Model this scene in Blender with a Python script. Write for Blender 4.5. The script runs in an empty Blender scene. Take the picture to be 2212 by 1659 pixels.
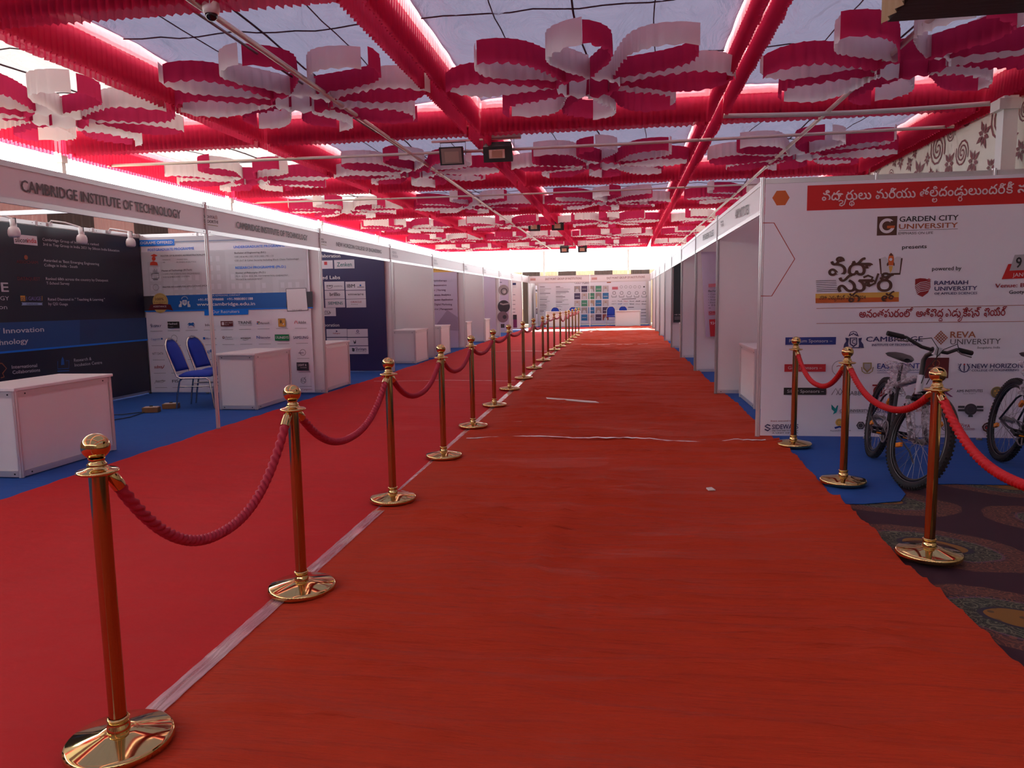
import bpy, math, random
from mathutils import Vector, Matrix, noise
random.seed(7)
S = bpy.context.scene
COL = S.collection
PI = math.pi
R = math.radians

# ------------------------------------------------------------------ camera
cam_d = bpy.data.cameras.new('camera')
cam_o = bpy.data.objects.new('camera', cam_d)
COL.objects.link(cam_o)
FPX, YAW, PITCH, ROLL, CH = 1588.04, -0.149533, -0.115226, -0.0169332, 1.4028
cam_d.sensor_fit = 'HORIZONTAL'
cam_d.sensor_width = 36.0
cam_d.lens = 36.0 * FPX / 2212
cam_d.clip_end = 400
cy, sy, cp, sp = math.cos(YAW), math.sin(YAW), math.cos(PITCH), math.sin(PITCH)
fw = Vector((sy*cp, cy*cp, sp)); rt = Vector((cy, -sy, 0)); up = rt.cross(fw)
r2 = math.cos(ROLL)*rt + math.sin(ROLL)*up
u2 = -math.sin(ROLL)*rt + math.cos(ROLL)*up
m3 = Matrix((r2, u2, -fw)).transposed()
cam_o.matrix_world = Matrix.Translation((0, 0, CH)) @ m3.to_4x4()
S.camera = cam_o
S.view_settings.view_transform = 'Standard'
S.view_settings.look = 'None'
S.view_settings.exposure = 0.85
S.view_settings.gamma = 1.0
S.view_settings.use_curve_mapping = False
S.cycles.use_denoising = True
S.cycles.max_bounces = 9
S.cycles.diffuse_bounces = 5
S.cycles.glossy_bounces = 4
S.cycles.transmission_bounces = 6
S.cycles.transparent_max_bounces = 12
S.cycles.sample_clamp_indirect = 8.0
S.cycles.caustics_reflective = False
S.cycles.caustics_refractive = False

# ------------------------------------------------------------------ sky and sun
SKY = 4.5
w = bpy.data.worlds.new('sky'); S.world = w; w.use_nodes = True
bg = w.node_tree.nodes['Background']
bg.inputs['Color'].default_value = (0.87, 0.95, 1.0, 1)
bg.inputs['Strength'].default_value = SKY
sun_d = bpy.data.lights.new('sun', 'SUN')
sun_d.energy = 7.0
sun_d.angle = R(0.6)
sun_d.color = (1.0, 0.93, 0.8)
sun_o = bpy.data.objects.new('sun', sun_d); COL.objects.link(sun_o)
sun_o.rotation_euler = Vector((0.12, -1.0, -0.46)).to_track_quat('-Z', 'Y').to_euler()

# ------------------------------------------------------------------ materials
def lin(c):
    c = c/255.0
    return c/12.92 if c <= 0.04045 else ((c+0.055)/1.055)**2.4
def rgb(r, g, b): return (lin(r), lin(g), lin(b), 1)
MATS = {}
def mat(name, col, rough=0.6, metal=0.0, bump=None, var=None, **kw):
    if name in MATS: return MATS[name]
    m = bpy.data.materials.new(name); m.use_nodes = True
    n = m.node_tree.nodes; l = m.node_tree.links
    b = n['Principled BSDF']
    b.inputs['Base Color'].default_value = col
    b.inputs['Roughness'].default_value = rough
    b.inputs['Metallic'].default_value = metal
    for k, v in kw.items(): b.inputs[k].default_value = v
    tc = n.new('ShaderNodeTexCoord')
    if var:
        sc, amt = var
        t = n.new('ShaderNodeTexNoise'); t.inputs['Scale'].default_value = sc; t.inputs['Detail'].default_value = 4
        mp = n.new('ShaderNodeMapRange'); mp.inputs['To Min'].default_value = 1-amt; mp.inputs['To Max'].default_value = 1+amt
        mx = n.new('ShaderNodeMix'); mx.data_type = 'RGBA'; mx.blend_type = 'MULTIPLY'; mx.inputs['Factor'].default_value = 1
        mx.inputs['A'].default_value = col
        l.new(tc.outputs['Object'], t.inputs['Vector']); l.new(t.outputs['Fac'], mp.inputs['Value'])
        l.new(mp.outputs['Result'], mx.inputs['B']); l.new(mx.outputs['Result'], b.inputs['Base Color'])
    if bump:
        sc, st, vec = bump
        mg = n.new('ShaderNodeMapping'); mg.inputs['Scale'].default_value = vec
        t = n.new('ShaderNodeTexNoise'); t.inputs['Scale'].default_value = sc; t.inputs['Detail'].default_value = 5
        bp = n.new('ShaderNodeBump'); bp.inputs['Strength'].default_value = st; bp.inputs['Distance'].default_value = 0.02
        l.new(tc.outputs['Object'], mg.inputs['Vector']); l.new(mg.outputs['Vector'], t.inputs['Vector'])
        l.new(t.outputs['Fac'], bp.inputs['Height']); l.new(bp.outputs['Normal'], b.inputs['Normal'])
    MATS[name] = m
    return m
def cloth(name, dif, tra, mix=0.5, clear=0.0, bump=(3.0, 0.5, (1, 1, 1))):
    """thin cloth that glows when lit from behind"""
    if name in MATS: return MATS[name]
    m = bpy.data.materials.new(name); m.use_nodes = True
    n = m.node_tree.nodes; l = m.node_tree.links
    n.remove(n['Principled BSDF'])
    d = n.new('ShaderNodeBsdfDiffuse'); d.inputs['Color'].default_value = dif
    t = n.new('ShaderNodeBsdfTranslucent'); t.inputs['Color'].default_value = tra
    mx = n.new('ShaderNodeMixShader'); mx.inputs[0].default_value = mix
    l.new(d.outputs[0], mx.inputs[1]); l.new(t.outputs[0], mx.inputs[2])
    last = mx
    if clear > 0:
        tr = n.new('ShaderNodeBsdfTransparent'); m2 = n.new('ShaderNodeMixShader'); m2.inputs[0].default_value = clear
        l.new(mx.outputs[0], m2.inputs[1]); l.new(tr.outputs[0], m2.inputs[2]); last = m2
    l.new(last.outputs[0], n['Material Output'].inputs['Surface'])
    if bump:
        tc = n.new('ShaderNodeTexCoord'); mg = n.new('ShaderNodeMapping'); mg.inputs['Scale'].default_value = bump[2]
        ns = n.new('ShaderNodeTexNoise'); ns.inputs['Scale'].default_value = bump[0]; ns.inputs['Detail'].default_value = 6
        ns.inputs['Distortion'].default_value = 1.5
        bp = n.new('ShaderNodeBump'); bp.inputs['Strength'].default_value = bump[1]; bp.inputs['Distance'].default_value = 0.22
        l.new(tc.outputs['Object'], mg.inputs['Vector']); l.new(mg.outputs['Vector'], ns.inputs['Vector'])
        l.new(ns.outputs['Fac'], bp.inputs['Height'])
        l.new(bp.outputs['Normal'], d.inputs['Normal']); l.new(bp.outputs['Normal'], t.inputs['Normal'])
    MATS[name] = m
    return m

BRASS = mat('polished_brass', (0.66, 0.49, 0.20, 1), 0.07, 1.0)
BRASSP = mat('brass_pole', (0.46, 0.30, 0.12, 1), 0.10, 1.0)
ALU = mat('aluminium', (0.72, 0.70, 0.68, 1), 0.38, 0.7)
ALUD = mat('aluminium_groove', (0.25, 0.24, 0.24, 1), 0.5, 0.5)
PANEL = mat('white_laminate', (0.80, 0.78, 0.75, 1), 0.42, var=(0.8, 0.03))
COUNTER = mat('counter_laminate', (0.80, 0.77, 0.74, 1), 0.38)
VINYL = mat('printed_vinyl', (0.84, 0.83, 0.87, 1), 0.5, bump=(1.2, 0.10, (1, 1, 1)))
BLACK = mat('black_plastic', (0.012, 0.012, 0.013, 1), 0.45)
RUBBER = mat('black_rubber', (0.012, 0.012, 0.013, 1), 0.75)
STEEL = mat('pale_steel_pipe', (0.62, 0.58, 0.52, 1), 0.45, 0.35)
CHROME = mat('chrome_tube', (0.62, 0.57, 0.52, 1), 0.2, 1.0)
SHADOWLINE = mat('brown_shadow_line', (0.07, 0.03, 0.045, 1), 0.7)  # brown for the shadow lines of supports above the roof cloth
FABRIC = cloth('lavender_tent_fabric', (0.30, 0.29, 0.39, 1), (0.34, 0.32, 0.45, 1), 0.085, bump=(1.6, 1.0, (1, 0.45, 1)))
FABRIC_LIT = cloth('lit_cream_tent_fabric', (0.52, 0.48, 0.46, 1), (0.60, 0.54, 0.50, 1), 0.20, bump=(1.6, 1.0, (1, 0.45, 1)))  # side and far light put into a paler, thinner copy of the fabric
GAPC = cloth('thin_pink_cover_cloth', (0.75, 0.55, 0.55, 1), (0.90, 0.66, 0.66, 1), 0.50, bump=None)
CRIMSON = cloth('crimson_ruffle', (0.44, 0.014, 0.055, 1), (0.88, 0.06, 0.16, 1), 0.50, 0.04, bump=None)
CRIMSON2 = cloth('crimson_petal', (0.48, 0.025, 0.09, 1), (0.62, 0.04, 0.14, 1), 0.45, 0.0, bump=None)
WHITEC = cloth('white_petal', (0.82, 0.77, 0.78, 1), (0.78, 0.72, 0.74, 1), 0.45, 0.0, bump=None)
SHEER = cloth('sheer_pink_header', (0.9, 0.35, 0.38, 1), (0.95, 0.35, 0.40, 1), 0.6, 0.15, bump=None)
ROPE = mat('crimson_rope', (0.42, 0.010, 0.035, 1), 0.6)
ROPE2 = mat('scarlet_rope', (0.62, 0.012, 0.018, 1), 0.5)

PC = dict(rs6=(0.30, 0.17, 0.15), org=(0.62, 0.13, 0.02), red=(0.60, 0.012, 0.012), rust=(0.42, 0.06, 0.03), brn=(0.09, 0.035, 0.02), wht=(0.8, 0.78, 0.78),
  blk=(0.02, 0.018, 0.018), rst2=(0.38, 0.12, 0.05), gld=(0.75, 0.45, 0.08), pap=(0.66, 0.65, 0.66), mrn=(0.32, 0.01, 0.015), brd=(0.70, 0.68, 0.72),
  nvy=(0.03, 0.03, 0.12), gry=(0.42, 0.42, 0.43), pnk=(0.80, 0.66, 0.66), blu=(0.02, 0.04, 0.25), rd2=(0.55, 0.02, 0.03), olv=(0.30, 0.24, 0.08),
  gr2=(0.09, 0.085, 0.09), gr3=(0.40, 0.38, 0.39), drd=(0.12, 0.01, 0.015), pur=(0.20, 0.03, 0.14), tel=(0.0, 0.28, 0.27), slt=(0.045, 0.045, 0.055),
  lgr=(0.62, 0.62, 0.64), bbl=(0.0, 0.20, 0.78), gbl=(0.20, 0.25, 0.36), crn=(0.62, 0.06, 0.03), bb2=(0.01, 0.12, 0.42), ylo=(0.62, 0.44, 0.14),
  grn=(0.0, 0.22, 0.07), ylo2=(0.70, 0.36, 0.06), drd2=(0.16, 0.03, 0.03), pur2=(0.22, 0.18, 0.40), lbl=(0.30, 0.42, 0.62), bg1=(0.012, 0.045, 0.14),
  bg2=(0.014, 0.07, 0.22), txt=(0.11, 0.085, 0.075), rst3=(0.55, 0.40, 0.35), tl2=(0.02, 0.16, 0.16), pr3=(0.10, 0.03, 0.08), lil=(0.40, 0.32, 0.42),
  ph1=(0.38, 0.33, 0.32), ph2=(0.60, 0.52, 0.50), ph3=(0.50, 0.34, 0.24), ph4=(0.35, 0.08, 0.06), ph4b=(0.22, 0.15, 0.18), ph5=(0.10, 0.08, 0.09), dkp=(0.08, 0.06, 0.12),
  gn2=(0.08, 0.30, 0.18), bl2=(0.05, 0.22, 0.45), rs4=(0.60, 0.16, 0.20), rs5=(0.60, 0.34, 0.30))
def pmat(k):
    c = PC[k]
    return mat('print_'+k, (c[0], c[1], c[2], 1), 0.5)

# ------------------------------------------------------------------ mesh building
class MB:
    def __init__(s): s.v = []; s.f = []; s.m = []; s.sm = []; s.mats = []
    def mi(s, m):
        if m not in s.mats: s.mats.append(m)
        return s.mats.index(m)
    def add(s, vs, fs, m, smooth=False):
        b = len(s.v); k = s.mi(m); s.v += [tuple(p) for p in vs]
        for f in fs:
            s.f.append(tuple(b+i for i in f)); s.m.append(k); s.sm.append(smooth)
    def box(s, a, b, m, M=None):
        x0, y0, z0 = a; x1, y1, z1 = b
        vs = [(x0,y0,z0),(x1,y0,z0),(x1,y1,z0),(x0,y1,z0),(x0,y0,z1),(x1,y0,z1),(x1,y1,z1),(x0,y1,z1)]
        if M: vs = [M @ Vector(p) for p in vs]
        s.add(vs, [(0,3,2,1),(4,5,6,7),(0,1,5,4),(1,2,6,5),(2,3,7,6),(3,0,4,7)], m)
    def bbox(s, a, b, m, bev=0.004, M=None):
        """box with chamfered vertical and top edges"""
        x0, y0, z0 = a; x1, y1, z1 = b; e = bev
        def ring(z, i): return [(x0+i+e,y0+i,z),(x1-i-e,y0+i,z),(x1-i,y0+i+e,z),(x1-i,y1-i-e,z),(x1-i-e,y1-i,z),(x0+i+e,y1-i,z),(x0+i,y1-i-e,z),(x0+i,y0+i+e,z)]
        vs = ring(z0+e*0, 0)+ring(z1-e, 0)+ring(z1, e)
        if M: vs = [M @ Vector(p) for p in vs]
        fs = [tuple(range(7,-1,-1)), tuple(range(16,24))]
        for r in (0, 8):
            for i in range(8): j = (i+1) % 8; fs.append((r+i, r+j, r+8+j, r+8+i))
        s.add(vs, fs, m)
    def tube(s, pts, r, m, n=8, cap=True, rf=None, closed=False):
        pts = [Vector(p) for p in pts]; N = len(pts); vs = []; fs = []
        T = []
        for i in range(N):
            a = pts[(i-1) % N] if closed else pts[max(i-1, 0)]
            b = pts[(i+1) % N] if closed else pts[min(i+1, N-1)]
            T.append((b-a).normalized())
        up_ = Vector((0, 0, 1)) if abs(T[0].z) < 0.9 else Vector((1, 0, 0))
        u = (up_ - T[0]*up_.dot(T[0])).normalized()
        for i in range(N):
            u = (u - T[i]*u.dot(T[i])).normalized(); v = T[i].cross(u)
            for k in range(n):
                a = 2*PI*k/n; rr = r[i] if isinstance(r, (list, tuple)) else r
                if rf: rr *= rf(i, a)
                vs.append(pts[i]+u*math.cos(a)*rr+v*math.sin(a)*rr)
        for i in range(N if closed else N-1):
            for k in range(n):
                a = i*n+k; b = i*n+(k+1) % n; j = (i+1) % N
                fs.append((a, b, j*n+(k+1) % n, j*n+k))
        s.add(vs, fs, m, True)
        if cap and not closed:
            s.add([vs[k] for k in range(n)], [tuple(range(n-1, -1, -1))], m)
            s.add([vs[(N-1)*n+k] for k in range(n)], [tuple(range(n))], m)
    def lathe(s, prof, m, n=32, c=(0,0,0), smooth=True):
        vs = []; fs = []
        for (r_, z) in prof:
            for k in range(n):
                a = 2*PI*k/n; vs.append((c[0]+r_*math.cos(a), c[1]+r_*math.sin(a), c[2]+z))
        for i in range(len(prof)-1):
            for k in range(n): a = i*n+k; b = i*n+(k+1) % n; fs.append((a, b, b+n, a+n))
        s.add(vs, fs, m, smooth)
    def sphere(s, c, r, m, n=20, sc=(1,1,1)):
        prof = [(max(1e-5, r*math.sin(PI*i/(n//2))), -r*math.cos(PI*i/(n//2))) for i in range(n//2+1)]
        vs = []; fs = []
        for (q, z) in prof:
            for k in range(n): a = 2*PI*k/n; vs.append((c[0]+q*math.cos(a)*sc[0], c[1]+q*math.sin(a)*sc[1], c[2]+z*sc[2]))
        for i in range(len(prof)-1):
            for k in range(n): a = i*n+k; b = i*n+(k+1) % n; fs.append((a, b, b+n, a+n))
        s.add(vs, fs, m, True)
    def mesh(s, name):
        me = bpy.data.meshes.new(name); me.from_pydata(s.v, [], s.f)
        for m in s.mats: me.materials.append(m)
        me.polygons.foreach_set('material_index', s.m); me.polygons.foreach_set('use_smooth', s.sm); me.update()
        return me
    def build(s, name, parent=None, loc=(0,0,0), rz=0):
        o = bpy.data.objects.new(name, s.mesh(name)); COL.objects.link(o); o.location = loc; o.rotation_euler = (0, 0, rz)
        if parent: o.parent = parent
        return o
def thing(name, label, cat, group=None, loc=(0,0,0), rz=0):
    o = bpy.data.objects.new(name, None); COL.objects.link(o); o.location = loc; o.rotation_euler = (0, 0, rz); o.empty_display_size = 0.1
    return tag(o, label, cat, group)
def tag(o, label, cat, group=None):
    o['label'] = label; o['category'] = cat
    if group: o['group'] = group
    return o
def struct(o, label=None, cat=None):
    o['kind'] = 'structure'
    if label: o['label'] = label
    if cat: o['category'] = cat
    return o
KIDS = {}
def dup(o, label=None, loc=None, rz=None, group=None):
    c = o.copy(); COL.objects.link(c)
    if label: c['label'] = label
    if group: c['group'] = group
    if loc is not None: c.location = loc
    if rz is not None: c.rotation_euler = (0, 0, rz)
    for ch in list(o.children):
        d = ch.copy(); COL.objects.link(d); d.parent = c
        for g in list(ch.children):
            e = g.copy(); COL.objects.link(e); e.parent = d
    return c
ORD = ['first','second','third','fourth','fifth','sixth','seventh','eighth','ninth','tenth','eleventh','twelfth','thirteenth','fourteenth','fifteenth','sixteenth','seventeenth','eighteenth','nineteenth','twentieth']

# ------------------------------------------------------------------ printed graphics on flat boards
_ref = {}
def contour_fill(me):
    """fill overlapping glyph outlines one by one (non-zero winding)"""
    from mathutils.geometry import tessellate_polygon
    nx = {}
    for e in me.edges: nx.setdefault(e.vertices[0], []).append(e.vertices[1]); nx.setdefault(e.vertices[1], []).append(e.vertices[0])
    seen = set(); loops = []
    for v0 in range(len(me.vertices)):
        if v0 in seen or v0 not in nx: continue
        lp = [v0]; seen.add(v0); cur = v0+1 if v0+1 in nx[v0] else nx[v0][0]
        while cur not in seen:
            lp.append(cur); seen.add(cur); c2 = [q for q in nx[cur] if q not in seen]
            if not c2: break
            cur = c2[0]
        if len(lp) > 2: loops.append([(me.vertices[i].co.x, me.vertices[i].co.y) for i in lp])
    def area(l): return 0.5*sum(l[i-1][0]*l[i][1]-l[i][0]*l[i-1][1] for i in range(len(l)))
    def inside(p, l):
        r = False
        for i in range(len(l)):
            (x1, y1), (x2, y2) = l[i-1], l[i]
            if (y1 > p[1]) != (y2 > p[1]) and p[0] < (x2-x1)*(p[1]-y1)/(y2-y1)+x1: r = not r
        return r
    A_ = [area(l) for l in loops]
    if not loops: return [], []
    sg = 1 if A_[max(range(len(A_)), key=lambda i: abs(A_[i]))] > 0 else -1
    V = []; F = []
    outs = [l for l, a in zip(loops, A_) if a*sg > 0]; holes = [l for l, a in zip(loops, A_) if a*sg <= 0]
    for n_, l in enumerate(outs):
        hs = [h for h in holes if sum(inside(q, l) for q in h[::max(1, len(h)//6)]) >= len(h[::max(1, len(h)//6)])*0.99]
        k = len(V); pts = [l]+hs
        tr = tessellate_polygon([[Vector((q[0], q[1], 0)) for q in c_] for c_ in pts])
        V += [(q[0], q[1], 0.00003*(n_ % 5)) for c_ in pts for q in c_]; F += [tuple(i+k for i in t_) for t_ in tr]
    return V, F
def strike(vs, fs, a, b, bold):
    if not bold: return (vs, fs, a, b)
    V = []; F = []
    for dx, dy in ((-0.017*bold, 0), (0.017*bold, 0), (0, -0.012), (0, 0.012)):
        k = len(V); V += [(q[0]+dx, q[1]+dy)+tuple(q[2:]) for q in vs]; F += [tuple(i+k for i in f) for f in fs]
    return (V, F, a-0.017, b+0.017)
def text_mesh_objs(items):
    """items: list of (body, bold) -> list of (verts, faces, xmin, xmax)"""
    objs = []
    for body, bold in items:
        c = bpy.data.curves.new('tmp', 'FONT'); c.body = body; c.resolution_u = 2; c.fill_mode = 'NONE' if any(ord(ch_) > 0xbff for ch_ in body) else 'FRONT'; c.offset = 0.0
        o = bpy.data.objects.new('tmp', c); COL.objects.link(o); objs.append(o)
    bpy.context.view_layer.update()
    dg = bpy.context.evaluated_depsgraph_get(); res = []
    for o in objs:
        me = bpy.data.meshes.new_from_object(o.evaluated_get(dg), depsgraph=dg)
        if o.data.fill_mode == 'NONE': vs, fs = contour_fill(me)
        else: vs = [(v.co.x, v.co.y) for v in me.vertices]; fs = [tuple(p.vertices) for p in me.polygons]
        xs = [v[0] for v in vs] or [0, 1]
        res.append((vs, fs, min(xs), max(xs)))
        bpy.data.meshes.remove(me)
        res[-1] = strike(*res[-1], bold=items[len(res)-1][1])
    for o in objs:
        c = o.data; bpy.data.objects.remove(o); bpy.data.curves.remove(c)
    return res
CAPH = None
TEL = {
 'h1': [('వి',0),('దా','య'),('రు','థ'),('లు',0)], 'h2': [('మరియు',0)],
 'h3': [('త',0),('లి','ల'),('దం',0),('డు','ర'),('లు',0),('ం',0),('ద',0),('రి',0),('కీ',0)], 'h4': [('సా',0)],
 'm1': [('అనంతపురంలో',0)], 'm2': [('అతిపె',0),('ద','ద')], 'm3': [('ఎ',0),('డు','య'),('కేషన్',0)], 'm4': [('ఫెయిర్',0)],
 'v1': [('వి',0),('దా','య')], 'v2': [('సూ','ప'),('రి','త')], 'x1': [('మెగా',0),(' ',0),('ఎ',0),('డు','య'),('కేషన్',0),(' ',0),('ఎ',0),('క','స'),('పో',0),(' ',0),('2024',0)]}
def telugu(key, bold):
    """stack the subjoined letters below their bases by hand; returns verts, faces, xmin, xmax"""
    cl = TEL[key]; todo = []
    for b, s_ in cl:
        todo.append((b, bold))
        if s_ and s_ != 'య': todo.append((s_, bold))
    res = iter(text_mesh_objs(todo)); V = []; F = []; x = 0.0
    for b, s_ in cl:
        vs, fs, a, c = next(res)
        if b == ' ': x += 0.28; continue
        k = len(V); q_ = max(1, len(vs)//4); V += [(p[0]-a+x, p[1], 0.00018*(n_//q_)+(p[2] if len(p) > 2 else 0)) for n_, p in enumerate(vs)]; F += [tuple(i+k for i in f) for f in fs]
        wd = c-a
        if s_ == 'య':
            # hooked stroke that hangs under the base
            pts = [(x+wd*0.62, -0.10), (x+wd*0.80, -0.02), (x+wd*0.98, -0.10), (x+wd*0.92, -0.24), (x+wd*0.74, -0.30), (x+wd*0.70, -0.40), (x+wd*0.86, -0.46), (x+wd*1.08, -0.34), (x+wd*1.20, 0.06)]
            pv, pf = ribbon(pts, 0.085); k = len(V); V += [(a_, b_, 0.0010) for a_, b_ in pv]; F += [tuple(i+k for i in f) for f in pf]; wd = wd*1.15
        elif s_:
            vs2, fs2, a2, c2 = next(res); sc = 0.62; k = len(V)
            q_ = max(1, len(vs2)//4); V += [((p[0]-a2)*sc+x+wd*0.30, p[1]*sc-0.44, 0.0009+0.00018*(n_//q_)+(p[2] if len(p) > 2 else 0)) for n_, p in enumerate(vs2)]; F += [tuple(i+k for i in f) for f in fs2]
        x += wd+0.045
    xs = [p[0] for p in V]
    return V, F, min(xs), max(xs)
def ribbon(pts, wd, closed=False):
    V = []; F = []
    N = len(pts)
    for i in range(N):
        a = Vector(pts[i-1]) if (i > 0 or closed) else Vector(pts[0])
        b = Vector(pts[(i+1) % N]) if (i < N-1 or closed) else Vector(pts[-1])
        t = (b-a)
        t = t.normalized() if t.length > 1e-9 else Vector((1, 0))
        nn = Vector((-t.y, t.x))*wd/2; p = Vector(pts[i])
        V += [tuple(p+nn), tuple(p-nn)]
    for i in range(N if closed else N-1):
        j = (i+1) % N; F.append((2*i, 2*i+1, 2*j+1, 2*j))
    return V, F
def artwork(items, frame, parent, off=0.003, order0=0):
    """frame(u, z, d) -> world point d metres in front of the board"""
    global CAPH
    if CAPH is None:
        q = text_mesh_objs([('H', 0), ('ల', 0)])
        CAPH = (max(p[1] for p in q[0][0]), max(p[1] for p in q[1][0]))
    tx = [(i, it) for i, it in enumerate(items) if it[0] == 'T']
    plain = [(it[1], it[7]) for i, it in tx if not it[1].startswith('@')]
    pr = iter(text_mesh_objs(plain)) if plain else iter([])
    L = MB(); A = MB(); n = len(items)
    for i, it in enumerate(items):
        d = off+i*0.00009
        if it[0] == 'T':
            _, body, u0, z0, wd, cap, col, bold, rise = it
            if body.startswith('@'): vs, fs, a, b = telugu(body[1:], bold); ch = CAPH[1]
            else: vs, fs, a, b = next(pr); ch = CAPH[0]
            sx = wd/max(1e-6, b-a); sz = cap/ch
            q_ = max(1, len(vs)//4) if (bold and not body.startswith('@')) else 10**9
            if body.startswith('@'): q_ = 10**9
            L.add([frame(u0+(p[0]-a)*sx, z0+p[1]*sz+rise*(p[0]-a)/max(1e-6, b-a), d+0.0015+0.00012*(k_//q_)+(p[2] if len(p) > 2 else 0)) for k_, p in enumerate(vs)], fs, pmat(col))
        elif it[0] == 'R':
            _, a, b, c, e, col = it; A.add([frame(a, b, d), frame(c, b, d), frame(c, e, d), frame(a, e, d)], [(0,1,2,3)], pmat(col))
        elif it[0] == 'P':
            A.add([frame(p[0], p[1], d) for p in it[1]], [tuple(range(len(it[1])))], pmat(it[2]))
        elif it[0] == 'L':
            v, f = ribbon(it[1], it[2], bool(it[4])); A.add([frame(p[0], p[1], d) for p in v], f, pmat(it[3]))
        elif it[0] == 'C':
            _, cx, cz, r_, col, ri, nn = it
            ci = [(cx+r_*math.cos(2*PI*k/nn), cz+r_*math.sin(2*PI*k/nn)) for k in range(nn)]
            if ri:
                ci2 = [(cx+ri*math.cos(2*PI*k/nn), cz+ri*math.sin(2*PI*k/nn)) for k in range(nn)]
                A.add([frame(p[0], p[1], d) for p in ci+ci2], [(k, (k+1) % nn, nn+(k+1) % nn, nn+k) for k in range(nn)], pmat(col))
            else: A.add([frame(p[0], p[1], d) for p in ci], [tuple(range(nn))], pmat(col))
    if A.v: A.build('printed_artwork', parent)['kind'] = 'stuff'
    if L.v: L.build('lettering', parent)['kind'] = 'stuff'
def clip_items(items, umin, umax, zmin=0.0, zmax=9):
    return items
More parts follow.
